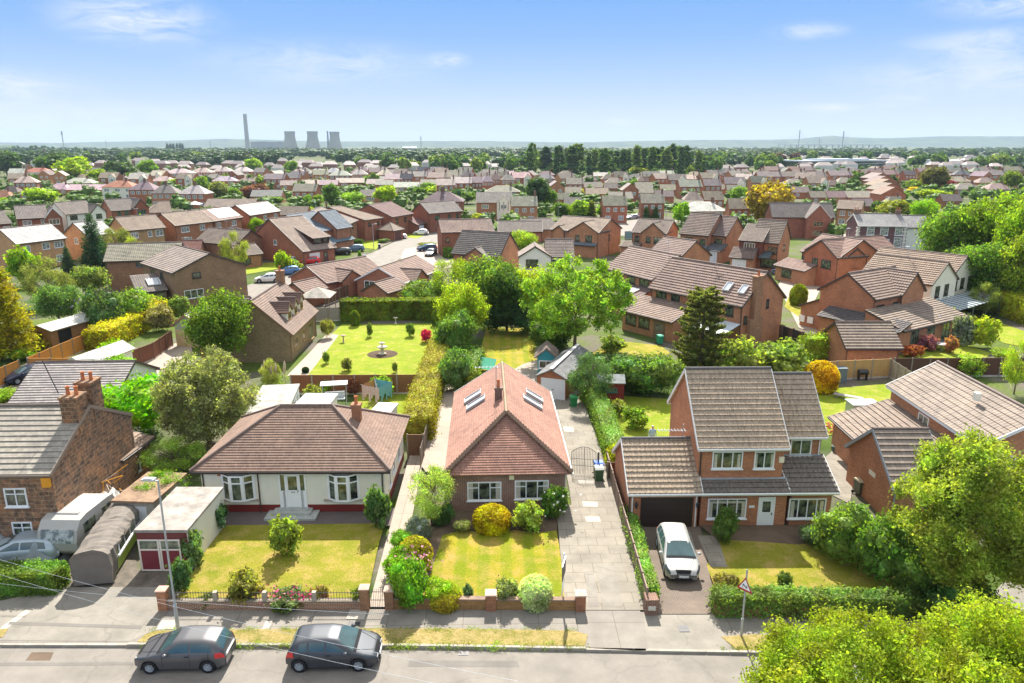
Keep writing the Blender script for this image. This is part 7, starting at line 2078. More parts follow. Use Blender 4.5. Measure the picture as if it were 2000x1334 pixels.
fence('weathered slat fence beside the left wall of the brick bungalow', [(857, 792), (840, 842), (822, 915)], 1.5, (.27, .22, .19), slats=True, gravel=False, postw=.08)
fence('brown panel gate between the cream bungalow and the slat fence', [(797, 893), (828, 893)], 1.75, (.24, .13, .07), gravel=False)
fence('brown fence with white posts behind the grey gazebo roof', [(634, 573), (700, 549)], 1.8, (.17, .09, .06), z_at=1.8)
fence('grey fence between the gazebo and the clipped hedge', [(612, 602), (668, 600)], 1.8, (.30, .27, .24), z_at=1.8)
fence('dark fence between brick piers right of the big chimney house', [(1528, 636), (1566, 648), (1605, 664)], 1.9, (.09, .07, .06), z_at=1.9, post=(.33, .22, .17), postw=.45)
fence('grey green fence panels between the two front gabled brick houses', [(1221, 452), (1238, 451)], 1.9, (.22, .32, .34), z_at=1.9)
hedge('tall dense clipped hedge with a golden top behind the fountain lawn', [(668, 624), (862, 622)], 2.0, 2.6, (.115, .155, .015), leaf=.13, dens=60, jit=.07)
hedge('long golden green hedge between the two bungalow gardens', [(818, 862), (826, 810), (848, 742), (862, 695)], 2.1, 2.0, (.21, .20, .025), leaf=.08, dens=170, jit=.16)
hedge('thick golden hedge climbing behind the orange fence', [(190, 686), (250, 655), (312, 622)], 2.6, 2.3, (.30, .28, .015), leaf=.13, dens=60, jit=.14)
hedge('yellow green hedge behind the white rendered house', [(1905, 590), (1960, 610), (2060, 650)], 3.0, 3.0, (.26, .28, .02), leaf=.15, dens=35, jit=.15)
hedge('dark garden hedge along the left side of the striped rear lawn', [(905, 760), (930, 705)], 1.6, 1.4, (.10, .17, .03), leaf=.1, dens=90, jit=.2)
hedge('light green hedge along the top of the tan fence', [(1568, 700), (1650, 692)], 1.6, 2.3, (.22, .30, .03), leaf=.12, dens=70, jit=.25)
hedge('clipped hedge at the side of the cul-de-sac house', [(872, 505), (884, 503)], 1.5, 2.0, (.10, .19, .03), leaf=.15, dens=40)
# ------------------------------------------------------------------ garden things
FN = empty('fountain', 'tiered stone fountain on a round flower bed in the middle of the lawn', 'fountain', at(747, 692))
m = MB(); m.lathe([(.45, 0), (.5, .08), (.25, .15), (.14, .5), (.2, .62), (.55, .8), (.6, .86), (.1, .84)], 16); m.build('lower_bowl', M['concrete'], FN, (1.3, 1.25, 1.15))
m = MB(); m.lathe([(.1, .84), (.09, 1.1), (.32, 1.25), (.34, 1.3), (.06, 1.28), (.05, 1.45), (.01, 1.5)], 14); m.build('upper_bowl', M['concrete'], FN, (1.3, 1.25, 1.15))
m = MB(); m.lathe([(.2, 0), (.08, .1), (.07, .65), (.3, .75), (.33, .8), (.05, .78)], 12); tag(m.build('bird_bath', M['concrete'], None, (.8, .7, .6), at(671, 668)), 'small brown bird bath on the left of the fountain lawn', 'bird bath')
m = MB(); m.lathe([(.2, 0), (.08, .1), (.07, .65), (.3, .75), (.33, .8), (.05, .78)], 12); tag(m.build('bird_bath', M['concrete'], None, (1.3, 1.3, 1.2), at(773, 632)), 'pale bird bath in front of the clipped hedge', 'bird bath')
RD = empty('rotary_airer', 'rotary washing line hung with blue and orange laundry behind the bungalow chimney', 'clothes airer', at(738, 790))
m = MB(); m.tube((0, 0, 0), (0, 0, 1.9), .03, n=6)
for i in range(4): a = i * math.pi / 2 + .3; m.tube((0, 0, 1.2), (math.cos(a) * 1.4, math.sin(a) * 1.4, 2.0), .02, n=5)
m.build('airer_frame', M['metal'], RD)
for i, c_ in enumerate(((.12, .40, .52), (.55, .25, .10), (.60, .42, .40), (.2, .45, .5))):
 a = i * math.pi / 2 + .3; b_ = a + math.pi / 2
 m = MB(); p_, q_ = Vector((math.cos(a) * 1.3, math.sin(a) * 1.3, 0)), Vector((math.cos(b_) * 1.3, math.sin(b_) * 1.3, 0))
 for j in range(8):
  r0, r1 = p_.lerp(q_, j / 8), p_.lerp(q_, (j + .9) / 8); h0 = .8 + .3 * ((j * 5 + i) % 3)
  m.face([(r0.x, r0.y, 1.95 - h0), (r1.x, r1.y, 1.95 - h0 + .05), (r1.x, r1.y, 1.95), (r0.x, r0.y, 1.95)])
 m.build('laundry', M['cloth'], RD, c_)
SWB = empty('garden_swing', 'white canopied garden swing seat behind the cream bungalow', 'garden swing', at(655, 790), R(10))
m = MB()
for sx in (-1, 1):
 m.tube((sx, -.6, 0), (sx, 0, 1.9), .03, n=6); m.tube((sx, .6, 0), (sx, 0, 1.9), .03, n=6)
m.tube((-1.05, 0, 1.9), (1.05, 0, 1.9), .03, n=6); m.build('swing_frame', M['metal'], SWB)
m = MB(); m.box(-1.15, 1.15, -.6, .6, 1.93, 1.99); m.build('canopy', M['cloth'], SWB, (.62, .62, .62))
m = MB(); m.box(-.85, .85, -.3, .25, .5, .6); m.build('seat', M['cloth'], SWB, (.55, .6, .65)); m = MB(); m.box(-.85, .85, .25, .33, .5, 1.1); m.build('backrest', M['cloth'], SWB, (.6, .65, .7))
def gazebo(label, px, py, w, hh, col, name='gazebo'):
 g = empty(name, label, 'gazebo', at(px, py)); m = MB()
 for a in (-1, 1):
  for b_ in (-1, 1): m.box(a * w / 2 - .05, a * w / 2 + .05, b_ * w / 2 - .05, b_ * w / 2 + .05, 0, hh)
 m.build('gazebo_frame', M['wood'], g, (.3, .22, .15))
 m = MB(); e = w / 2 + .2; m.mesh([(-e, -e, hh), (e, -e, hh), (e, e, hh), (-e, e, hh), (0, 0, hh + w * .3)], [(0, 1, 4), (1, 2, 4), (2, 3, 4), (3, 0, 4), (3, 2, 1, 0)]); m.build('gazebo_roof', M['felt'], g, col)
gazebo('grey pyramid roofed gazebo behind the dormer house', 623, 607, 3.8, 2.2, (1.0, .95, .85))
gazebo('white pyramid gazebo beside the distant plain tan roof', 382, 412, 3.6, 2.3, (2.2, 2.2, 2.3))
GT = empty('garden_tent', 'collapsed green canopy with a white chair on the striped rear lawn', 'canopy', at(945, 722))
m = MB(); m.mesh([(-1.2, -.8, .5), (1.0, -1.0, .2), (1.3, .7, .9), (-.9, .9, 1.2), (0, 0, .7)], [(0, 1, 4), (1, 2, 4), (2, 3, 4), (3, 0, 4)]); m.build('canopy_cloth', M['cloth'], GT, (.01, .30, .17))
m = MB(); m.box(-1.3, -.8, -1.2, -.7, .4, .45); m.box(-1.3, -.8, -.75, -.7, .4, .9)
for a in (-1.28, -.84): m.box(a, a + .04, -1.18, -1.14, 0, .4); m.box(a, a + .04, -.76, -.72, 0, .4)
m.build('chair', M['white'], GT)
m = MB(); m.tube((0, 0, 0), (0, 0, 1.2), .05, n=6); m.lathe([(.75, 1.25), (.5, 2.1), (.12, 3.0), (.02, 3.1)], 10); tag(m.build('parasol', M['cloth'], None, (.62, .56, .54), at(1829, 664)), 'closed pale parasol beside the purple acer', 'parasol')
m = MB(); m.lathe([(.0, .72), (.9, .72), (.9, .78), (.0, .79)], 20); m.lathe([(.3, 0), (.06, .08), (.06, .72)], 8); tag(m.build('garden_table', M['paint'], None, (.55, .5, .48), at(1838, 684)), 'round pale garden table under the closed parasol', 'table')
BQ = empty('barbecue', 'black barbecue standing against the tan fence', 'barbecue', at(1684, 742)); m = MB(); m.tube((-.45, 0, .8), (.45, 0, .8), .26, n=12); m.build('grill_drum', M['iron'], BQ)
m = MB(); [m.box(a, a + .05, -.2, .2, 0, .7) for a in (-.4, .35)]; m.build('stand', M['iron'], BQ)
m = MB(); m.box(-.75, .75, -.4, .4, 0, 1.35); m.box(-.8, .8, -.45, .45, 1.35, 1.42); tag(m.build('storage_box', M['paint'], None, (.12, .16, .20), at(1634, 745)), 'dark blue grey garden storage cupboard against the tan fence', 'cupboard')
BN = empty('sun_lounger', 'grey garden lounger tilted on the rear lawn beside the stepped roof house', 'sun lounger', at(1656, 780), R(-35)); m = MB(); m.box(-1.2, 1.2, -.3, .3, .3, .36); m.build('seat', M['wood'], BN, (.4, .36, .33)); m = MB(); [m.box(a, a + .06, -.28, .28, 0, .3) for a in (-.9, .8)]; m.build('leg', M['wood'], BN, (.3, .28, .26))
m = MB(); m.box(-1.1, 1.1, -.7, .7, 0, 1.3); m.box(-1.2, 1.2, -.8, .8, 1.3, 1.36); tag(m.build('garden_shed', M['metal'], None, None, at(1682, 815), ), 'low grey metal store beside the brick extension', 'shed')
rgm = random.Random(9); m = MB()
for i in range(60): x_, y_ = rgm.gauss(0, .8), rgm.gauss(0, .9); z_ = max(0, .8 - math.hypot(x_, y_) * .5) * rgm.random(); m.box(-.11, .11, -.05, .05, 0, .07, 0, rgm.uniform(0, 3), (x_, y_, z_))
tag(m.build('brick_heap', M['terracotta'], None, None, at(1620, 838)), 'heap of reclaimed bricks on the edge of the rear lawn', 'bricks')
for px_, py_, c_, l_ in ((1630, 882, (.08, .13, .13), 'dark plant pot on the patio slabs'), (1652, 856, (.5, .25, .12), 'terracotta pot at the top of the patio'), (1012, 985, (.35, .05, .1), 'dark red pot on the tarmac by the bungalow path')):
 m = MB(); m.lathe([(.18, 0), (.26, .42), (.28, .46), (.2, .44), (.02, .4)], 12); tag(m.build('plant_pot', M['plastic'], None, c_, at(px_, py_)), l_, 'plant pot')
# ------------------------------------------------------------------ the man in the garden
def person(label, px, py, h, shirt, trousers, skin, hair, rz=0):
 b = at(px, py); root = empty('person', label, 'person', b, rz)
 k = h / 1.75
 V = [(0, 0, .95, .16), (0, 0, 1.15, .15), (0, 0, 1.35, .17), (0, 0, 1.47, .09), (0, -.01, 1.54, .06), (0, -.01, 1.64, .095), (0, 0, 1.71, .08),
   (.10, 0, .9, .10), (.11, .02, .5, .065), (.12, 0, .09, .05), (.13, -.14, .04, .04), (-.10, 0, .9, .10), (-.12, -.04, .5, .065), (-.13, 0, .09, .05), (-.14, -.14, .04, .04),
   (.20, 0, 1.40, .06), (.26, .02, 1.12, .045), (.27, -.06, .86, .035), (.27, -.08, .78, .03), (-.20, 0, 1.40, .06), (-.26, .02, 1.12, .045), (-.27, -.06, .86, .035), (-.27, -.08, .78, .03)]
 for sx in (1, -1):
  for j in range(4): V.append((sx * (.255 + .014 * j), -.10 - .005 * j, .69 + .008 * abs(j - 1.5), .010))
  V.append((sx * .235, -.115, .74, .011))
 E = [(0, 1), (1, 2), (2, 3), (3, 4), (4, 5), (5, 6), (0, 7), (7, 8), (8, 9), (9, 10), (0, 11), (11, 12), (12, 13), (13, 14), (3, 15), (15, 16), (16, 17), (17, 18), (3, 19), (19, 20), (20, 21), (21, 22)]
 for j in range(5): E += [(18, 23 + j), (22, 28 + j)]
 me = bpy.data.meshes.new('body'); me.from_pydata([(x * k, y * k, z * k) for x, y, z, r in V], E, [])
 o = link('body', me, root)
 sk = o.modifiers.new('skin', 'SKIN')
 for i, v in enumerate(V):
  me.skin_vertices[0].data[i].radius = (v[3] * k * (1.25 if i in (0, 1, 2) else 1), v[3] * k)
 me.skin_vertices[0].data[0].use_root = True
 o.modifiers.new('sub', 'SUBSURF').levels = 1
 dg = bpy.context.evaluated_depsgraph_get(); m2 = bpy.data.meshes.new_from_object(o.evaluated_get(dg)); o.modifiers.clear(); o.data = m2
 for n_, c_ in (('shirt', shirt), ('trousers', trousers), ('skin', skin), ('shoes', (.03, .03, .03))): m2.materials.append(simple('person_' + n_, c_, .8, .2, .1))
 for p_ in m2.polygons:
  z_ = p_.center.z / k; x_ = abs(p_.center.x) / k
  p_.material_index = 2 if z_ > 1.5 or (x_ > .2 and z_ < .84) else (0 if z_ > .98 or (x_ > .2 and z_ > .8) else (3 if z_ < .1 else 1)); p_.use_smooth = True
 m = MB(); m.ball((0, .02 * k, 1.70 * k), .098 * k, 6, sz=.8); m.build('hair', simple('hair', hair, .9, .1, .1), root)
 m = MB(); m.ball((0, -.105 * k, 1.63 * k), .018 * k, 4); m.build('nose', m2.materials[2], root)
 for sx in (-.035, .035): m = MB(); m.ball((sx * k, -.095 * k, 1.66 * k), .011 * k, 4); m.build('eye', M['iron'], root)
 return root
person('elderly man in a pale blue shirt and grey trousers standing on the rear lawn', 1273, 874, 1.75, (.42, .55, .75), (.16, .15, .16), (.55, .32, .24), (.6, .58, .55))
# ------------------------------------------------------------------ trees of the middle distance
G_ = (.13, .22, .03); YG = (.22, .29, .025); DG = (.06, .115, .03); MG = (.10, .17, .03); OG = (.16, .18, .06); BG = (.05, .10, .05); CU = (.16, .07, .05)
T_ = [
 ('broad', 905, 672, 543, 98, YG, 'tall bright green tree between the clipped hedge and the rear lawn'),
 ('shrub', 893, 700, 606, 82, (.11, .20, .04), 'dense round green tree beside the fountain lawn'),
 ('shrub', 888, 765, 676, 66, (.10, .18, .05), 'dark leafy shrub at the head of the golden green hedge'),
 ('shrub', 918, 760, 715, 46, (.16, .20, .03), 'yellowing shrub beside the brick bungalow roof'),
 ('broad', 955, 640, 500, 120, (.12, .19, .035), 'tall mixed green tree behind the round tree'),
 ('broad', 990, 645, 512, 90, (.07, .13, .03), 'dark tree shading the far end of the striped lawn'),
 ('broad', 1035, 640, 515, 90, (.26, .32, .02), 'yellow green tree left of the sycamore'),
 ('airy', 885, 600, 500, 90, (.20, .27, .02), 'light feathery tree over the end of the clipped hedge'),
 ('shrub', 835, 600, 545, 90, (.12, .19, .03), 'rounded shrubs behind the right end of the clipped hedge'),
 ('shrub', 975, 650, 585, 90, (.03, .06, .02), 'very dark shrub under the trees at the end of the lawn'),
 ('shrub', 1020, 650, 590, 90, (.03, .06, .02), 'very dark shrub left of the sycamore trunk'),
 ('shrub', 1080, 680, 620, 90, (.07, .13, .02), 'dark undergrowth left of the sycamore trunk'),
 ('airy', 1150, 790, 690, 95, (.07, .13, .055), 'loose dark bush leaning over the corrugated garage'),
 ('shrub', 1190, 745, 690, 120, (.07, .14, .03), 'dark shrubbery behind the red shed'),
 ('shrub', 1245, 765, 690, 110, (.07, .14, .03), 'dark laurel mass right of the red shed'),
 ('shrub', 1290, 770, 688, 90, (.13, .20, .05), 'glossy laurel with pale leaves beside the stepped roof house'),
 ('leafy', 1195, 690, 655, 60, (.20, .26, .05), 'pale shrub on the lawn right of the sycamore'),
 ('leafy', 1445, 745, 655, 90, (.24, .30, .07), 'cream flowering elder bush right of the monkey puzzle'),
 ('leafy', 1520, 745, 660, 110, (.20, .27, .06), 'cream flowering bush below the big external chimney'),
 ('leafy', 1390, 745, 670, 90, (.16, .24, .04), 'green bush behind the ridge of the stepped roof house'),
 ('clipped', 1600, 763, 707, 66, (.42, .30, .01), 'golden domed conifer against the tan fence'),
 ('clipped', 1558, 596, 556, 33, (.16, .19, .01), 'egg shaped clipped yew on the brick close'),
 ('broad', 440, 725, 567, 122, (.10, .16, .025), 'dense dark green tree in front of the gabled garage'),
 ('shrub', 270, 850, 730, 150, (.14, .32, .01), 'brilliant green spreading shrub beside the cottage chimneys'),
 ('shrub', 215, 745, 695, 90, (.16, .34, .01), 'bright green bush over the brown panel fence'),
 ('leafy', 230, 720, 660, 60, (.18, .33, .01), 'bright green bush above the white shed'),
 ('airy', 340, 925, 860, 120, (.22, .32, .06), 'pale flowering elder between the garages and the bungalow'),
 ('airy', 318, 1010, 925, 110, (.13, .24, .02), 'drooping green branches over the flat garage roof'),
 ('conifer', 25, 700, 512, 130, (.24, .22, .01), 'golden tipped conifer at the left edge'),
 ('conifer', 190, 532, 412, 66, (.035, .075, .045), 'dark blue green spruce among the left hand houses'),
 ('conifer', 137, 545, 478, 36, (.045, .075, .05), 'slim dark conifer left of the mossy tan roof'),
 ('airy', 232, 520, 440, 56, OG, 'pale feathery tree right of the dark spruce'),
 ('airy', 262, 524, 462, 50, (.22, .26, .04), 'yellow green tree behind the mossy tan roof'),
 ('leafy', 52, 560, 478, 62, (.17, .28, .02), 'bright tree in front of the pale roofed orange brick house'),
 ('airy', 100, 600, 502, 90, OG, 'greyish feathery tree in the left garden'),
 ('broad', 120, 640, 552, 80, (.11, .19, .06), 'blue green tree behind the timber car port'),
 ('shrub', 180, 580, 515, 66, (.15, .20, .05), 'rounded pale shrub in front of the brick house wing'),
 ('shrub', 205, 655, 560, 80, (.07, .12, .04), 'dark bush with lilac flower heads'),
 ('shrub', 255, 640, 560, 90, (.14, .22, .03), 'green garden shrub below the skylight lean-to'),
 ('shrub', 290, 620, 575, 60, (.22, .27, .02), 'yellow green shrub at the end of the golden hedge'),
 ('shrub', 318, 645, 595, 60, (.20, .18, .07), 'pinkish tinged shrub beside the gabled garage'),
 ('leafy', 352, 625, 575, 48, (.15, .21, .05), 'light shrub in front of the french doors of the brick house'),
 ('shrub', 95, 680, 648, 40, (.22, .22, .05), 'variegated round bush beside the orange fence'),
 ('shrub', 40, 705, 680, 46, (.16, .28, .02), 'bright green bush at the end of the orange fence'),
 ('shrub', 60, 690, 665, 46, (.24, .28, .06), 'pale rhododendron by the orange fence post'),
 ('shrub', 10, 790, 760, 60, (.18, .28, .02), 'low green bush beside the navy car drive'),
 ('airy', 462, 535, 452, 56, (.20, .23, .05), 'tall feathery birch in front of the big brick house'),
 ('leafy', 553, 535, 488, 34, (.20, .30, .02), 'bright green shrub below the catslide gable'),
 ('leafy', 565, 530, 505, 50, (.16, .24, .03), 'garden shrubs beside the white van-like car'),
 ('shrub', 622, 505, 486, 26, (.15, .24, .02), 'rounded bush beside the catslide house garage'),
 ('conemid', 703, 510, 488, 16, (.10, .20, .02), 'small cone shaped shrub on the cul-de-sac corner'),
 ('shrub', 700, 480, 465, 20, DG, 'small dark bush by the pyramid roofed garage'),
 ('shrub', 750, 474, 466, 24, MG, 'row of little shrubs along the pinkish drive'),
 ('shrub', 880, 505, 484, 18, MG, 'little clipped bush beside the dark silver saloon'),
 ('shrub', 835, 481, 473, 36, (.20, .22, .03), 'low shrubs above the dark blue car'),
 ('broad', 1020, 500, 450, 60, (.22, .30, .03), 'light green bushy tree behind the steep striped roof'),
 ('airy', 530, 765, 700, 40, (.24, .26, .08), 'clump of garden shrubs below the dormer house'),
 ('shrub', 640, 660, 622, 26, (.24, .24, .06), 'variegated bush at the corner of the dormer house'),
 ('clipped', 694, 636, 607, 18, (.12, .17, .02), 'small tiered topiary in front of the clipped hedge'),
 ('clipped', 852, 636, 606, 18, (.10, .15, .02), 'small round topiary at the right end of the clipped hedge'),
 ('leafy', 722, 658, 630, 14, (.13, .18, .05), 'slender little tree on the fountain lawn'),
 ('leafy', 802, 657, 630, 20, (.10, .18, .03), 'small green tree right of the fountain'),
 ('leafy', 678, 724, 698, 24, (.17, .18, .05), 'small flat topped bush at the front of the fountain lawn'),
 ('leafy', 772, 728, 706, 14, (.14, .18, .05), 'thin shrub beside the dryer pole'),
 ('leafy', 833, 668, 642, 24, (.45, .03, .12), 'magenta flowering azalea on the fountain lawn'),
 ('leafy', 637, 710, 685, 16, (.13, .2, .04), 'sparse young shrub on the left of the fountain lawn'),
 ('clipped', 597, 728, 717, 14, (.03, .06, .02), 'dark clipped ball beside the lawn path'),
 ('leafy', 640, 768, 735, 34, (.2, .32, .03), 'bright climber on the brown panel fence'),
 ('leafy', 745, 775, 732, 50, (.19, .30, .03), 'green shrub behind the rotary washing line'),
 ('leafy', 690, 772, 738, 30, (.18, .08, .05), 'copper leaved shrub by the brown panel fence'),
 ('leafy', 612, 790, 750, 40, (.22, .24, .06), 'mixed shrubs beside the garden swing'),
 ('leafy', 1240, 835, 793, 56, (.15, .24, .03), 'rounded shrub on the rear lawn near the standing man'),
 ('leafy', 1205, 812, 780, 40, (.20, .22, .05), 'loose shrub at the edge of the rear lawn'),
 ('shrub', 1150, 790, 762, 44, (.18, .26, .04), 'leafy bush beside the green wheelie bin'),
 ('airy', 1918, 620, 552, 56, (.18, .22, .06), 'small standard tree on the lawn by the yellow hedge'),
 ('leafy', 1880, 675, 612, 48, (.16, .19, .15), 'grey leaved shrub in front of the glass veranda'),
 ('leafy', 1853, 650, 600, 24, (.30, .32, .04), 'slim yellow tipped shrub beside the extension'),
 ('leafy', 1918, 680, 615, 60, (.28, .34, .03), 'bright yellow green acer beside the curved brown fence'),
 ('leafy', 1812, 685, 652, 40, (.26, .10, .14), 'purple leaved acer in a white edged bed'),
 ('leafy', 1780, 698, 672, 44, (.28, .10, .04), 'red orange shrub beside the brick garage'),
 ('leafy', 1855, 690, 655, 28, (.32, .16, .08), 'orange leaved shrub by the garden table'),
 ('leafy', 1890, 735, 690, 60, (.24, .34, .05), 'light young birch in front of the dark brown fence'),
 ('airy', 1980, 770, 665, 56, (.26, .34, .04), 'tall thin yellow green tree at the right edge'),
 ('leafy', 1820, 725, 700, 60, (.22, .28, .03), 'green bush above the corner of the grey slatted fence'),
 ('shrub', 1960, 705, 680, 50, (.20, .28, .03), 'bushes behind the dark brown fence on the right'),
 ('broad', 1850, 560, 398, 130, (.11, .19, .035), 'big rounded tree right of the Victorian villa'),
 ('broad', 1930, 570, 372, 150, (.14, .22, .025), 'largest bright tree on the right skyline'),
 ('broad', 1990, 600, 368, 120, (.145, .225, .025), 'tall tree cut by the right edge'),
 ('broad', 1905, 600, 470, 130, (.10, .18, .03), 'dark lower tree in front of the big right hand trees'),
 ('broad', 1985, 610, 452, 110, (.20, .26, .03), 'willow like pale tree at the right edge'),
 ('broad', 1800, 450, 385, 50, (.17, .30, .02), 'bright round tree above the Victorian villa roof'),
 ('mid', 1505, 450, 347, 92, (.25, .19, .03), 'large golden olive tree between the estate roofs'),
 ('mid', 1443, 400, 362, 34, G_, 'round green tree left of the large golden tree'),
 ('mid', 1330, 440, 392, 34, (.15, .28, .02), 'bright shrubby tree behind the striped high roof'),
 ('conemid', 1155, 433, 388, 32, (.12, .14, .02), 'broad cone shaped conifer beside the light trees'),
 ('conemid', 1280, 430, 402, 20, DG, 'right one of the pair of small cone conifers'),
 ('conemid', 1262, 430, 402, 20, DG, 'left one of the pair of small cone conifers'),
 ('mid', 1130, 432, 388, 56, (.17, .26, .03), 'light green tree behind the broad cone conifer'),
 ('mid', 1185, 432, 395, 40, (.17, .29, .03), 'round light tree right of the broad cone conifer'),
 ('mid', 1095, 430, 392, 36, MG, 'green tree beside the thin lamp column'),
 ('mid', 1048, 405, 343, 50, (.05, .09, .035), 'large dark blue green cedar in the middle of the estate'),
 ('mid', 1070, 405, 370, 34, (.10, .18, .02), 'green tree leaning on the dark cedar'),
 ('mid', 1060, 433, 412, 18, DG, 'small dark bush beside the small brick house'),
 ('mid', 955, 425, 395, 34, (.14, .24, .03), 'round green tree in front of the grey roofed villa'),
 ('conemid', 975, 425, 390, 16, DG, 'narrow dark conifer beside the grey roofed villa'),
 ('mid', 938, 440, 415, 40, (.27, .30, .02), 'yellow topped hedge tree behind the cul-de-sac houses'),
 ('mid', 758, 402, 362, 50, (.24, .32, .02), 'yellow green tree in front of the dark grey roof'),
 ('mid', 690, 405, 372, 44, (.18, .29, .03), 'light green spreading tree beyond the catslide house'),
 ('mid', 648, 405, 356, 34, MG, 'tall round green tree in the left centre'),
 ('mid', 602, 402, 379, 20, (.13, .24, .02), 'small round bush tree beside the cream walled house'),
 ('mid', 622, 402, 380, 20, (.15, .24, .02), 'second small round tree beside the cream walled house'),
 ('mid', 498, 393, 356, 56, CU, 'copper brown tree right of the pale roofs'),
 ('mid', 430, 388, 352, 36, OG, 'pale olive tree between pale roofs'),
 ('mid', 398, 380, 342, 30, MG, 'green tree left of the copper brown tree'),
 ('mid', 457, 390, 366, 24, G_, 'small green tree just left of the copper brown tree'),
 ('mid', 530, 400, 382, 44, G_, 'low green tree below the copper brown tree'),
 ('broad', 500, 460, 424, 32, (.18, .28, .02), 'rounded bush tree in front of the near white roof'),
 ('broad', 456, 460, 424, 34, (.22, .32, .02), 'bright yellow green bush below the solar roof'),
 ('broad', 605, 430, 404, 26, (.27, .33, .03), 'yellow shrub on the hedge behind the slate blue roof'),
 ('conemid', 530, 353, 333, 10, DG, 'tiny dark cone conifer among the pale roofs'),
 ('mid', 495, 335, 308, 34, (.22, .32, .03), 'bright tree rising behind the pale hipped roofs'),
 ('mid', 568, 338, 312, 26, G_, 'green tree in the pale roofed rows'),
 ('mid', 15, 345, 296, 60, (.05, .09, .035), 'dark tree mass at the left edge of the skyline'),
 ('mid', 100, 345, 297, 70, (.06, .11, .03), 'dark trees behind the white rendered red roofed house'),
 ('mid', 235, 352, 312, 60, (.05, .09, .03), 'dark trees right of the big bright left tree'),
 ('mid', 150, 355, 303, 70, (.20, .28, .02), 'big bright yellow green tree on the left'),
 ('mid', 195, 362, 330, 40, (.18, .25, .02), 'lower right shoulder tree of the big bright left tree'),
 ('mid', 120, 352, 326, 36, YG, 'light tree left of the big bright left tree'),
 ('mid', 290, 345, 310, 36, G_, 'rounded green tree above the left rooftops'),
 ('mid', 345, 365, 347, 46, (.20, .28, .03), 'low light trees beside the brick semis'),
 ('mid', 395, 372, 345, 30, (.18, .26, .03), 'light tree at the end of the brick semis'),
 ('mid', 85, 400, 364, 64, (.20, .30, .02), 'bright spreading trees in front of the pale bungalows'),
 ('mid', 150, 380, 361, 30, G_, 'round dark green tree in front of the pale bungalows'),
 ('mid', 10, 400, 385, 34, (.20, .30, .02), 'bright bush at the left edge of the estate'),
 ('mid', 220, 355, 333, 26, BG, 'dark conifer like tree beside the far lamp posts'),
 ('mid', 255, 357, 335, 26, G_, 'pointed green tree right of the far lamp posts'),
 ('mid', 835, 378, 355, 30, G_, 'round green tree in the right centre rooftops'),
 ('mid', 855, 380, 360, 44, (.24, .32, .02), 'yellow green tree among the pinkish roofs'),
 ('mid', 820, 388, 366, 30, MG, 'green tree above the dark hipped house'),
 ('mid', 893, 400, 365, 20, BG, 'upright dark conifer beside the dark hipped house'),
 ('mid', 912, 398, 372, 40, MG, 'dark hedge trees beside the dark hipped house'),
 ('mid', 970, 362, 346, 30, OG, 'round olive tree among the pinkish roofs'),
 ('mid', 720, 362, 343, 24, G_, 'bright tree at the end of the pinkish roofs'),
 ('mid', 850, 355, 342, 22, (.26, .3, .03), 'small yellow tree between the brick gables'),
 ('mid', 1238, 372, 349, 18, G_, 'small round tree in the centre right estate'),
 ('mid', 1172, 370, 356, 24, (.28, .28, .04), 'yellowish bush in the centre right estate'),
 ('mid', 1130, 385, 368, 30, (.35, .33, .12), 'cream flowering tree in the estate'),
 ('mid', 1245, 345, 325, 34, (.22, .25, .03), 'autumn tinted tree below the poplars'),
 ('mid', 1822, 375, 322, 52, (.10, .10, .03), 'large dark bronze tree on the right'),
 ('mid', 1790, 372, 350, 40, (.15, .22, .03), 'green trees left of the large bronze tree'),
 ('mid', 1855, 372, 352, 20, (.20, .03, .06), 'crimson bush below the large bronze tree'),
 ('mid', 1820, 392, 368, 56, (.24, .31, .02), 'yellow green trees in front of the large bronze tree'),
 ('mid', 1785, 378, 364, 24, (.45, .36, .01), 'bright golden bush beside the stepped garages'),
 ('mid', 1757, 352, 340, 16, OG, 'small olive tree among the far right roofs'),
 ('mid', 1972, 372, 334, 36, (.13, .18, .02), 'tree cluster at the far right'),
 ('mid', 1985, 345, 315, 24, (.03, .06, .04), 'dark upright conifer on the far right skyline'),
 ('mid', 1540, 348, 336, 30, (.17, .18, .02), 'low olive tree behind the large golden tree'),
 ('mid', 1740, 425, 388, 56, (.20, .22, .03), 'mixed orange green shrubs left of the villa tree'),
 ('mid', 1712, 420, 392, 30, DG, 'dark conifer behind the villa chimney'),
 ('mid', 1755, 395, 372, 40, G_, 'green tree behind the Victorian villa'),
]
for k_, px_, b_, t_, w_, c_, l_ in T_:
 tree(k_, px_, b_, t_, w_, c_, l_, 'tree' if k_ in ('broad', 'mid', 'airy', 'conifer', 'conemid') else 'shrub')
tag(flowers('', 0, 300, (2.0, 1.2), (3.0, 4.4), (.42, .28, .50), at(196, 650), size=.13), 'lilac flower heads on the dark bush in the left garden', 'flowers')
PG = empty('pampas_grass', 'clump of pampas grass with cream plumes below the dormer house', 'grass', at(536, 762))
m = MB(); rgx = random.Random(2)
q = leaf_quads(np.stack([rng.normal(0, .6, 500), rng.normal(0, .6, 500), rng.uniform(.1, 1.4, 500)], 1), np.tile([0, -1.0, .3], (500, 1)), .22, rng, .12, .6)
link('leaves', quads_mesh('leaves', q, [M['leaf']]), PG, (.16, .22, .05))
for i in range(9):
 x_, y_ = rgx.uniform(-1, 1), rgx.uniform(-.5, .5); h_ = rgx.uniform(2.2, 3.0)
 m = MB(); m.tube((x_, y_, .5), (x_, y_, h_ - .8), .02, n=4); m.lathe([(.02, h_ - .9), (.13, h_ - .6), (.11, h_ - .2), (.01, h_ + .1)], 7, (x_, y_, 0)); m.build('plume', M['cloth'], PG, (.62, .50, .36))
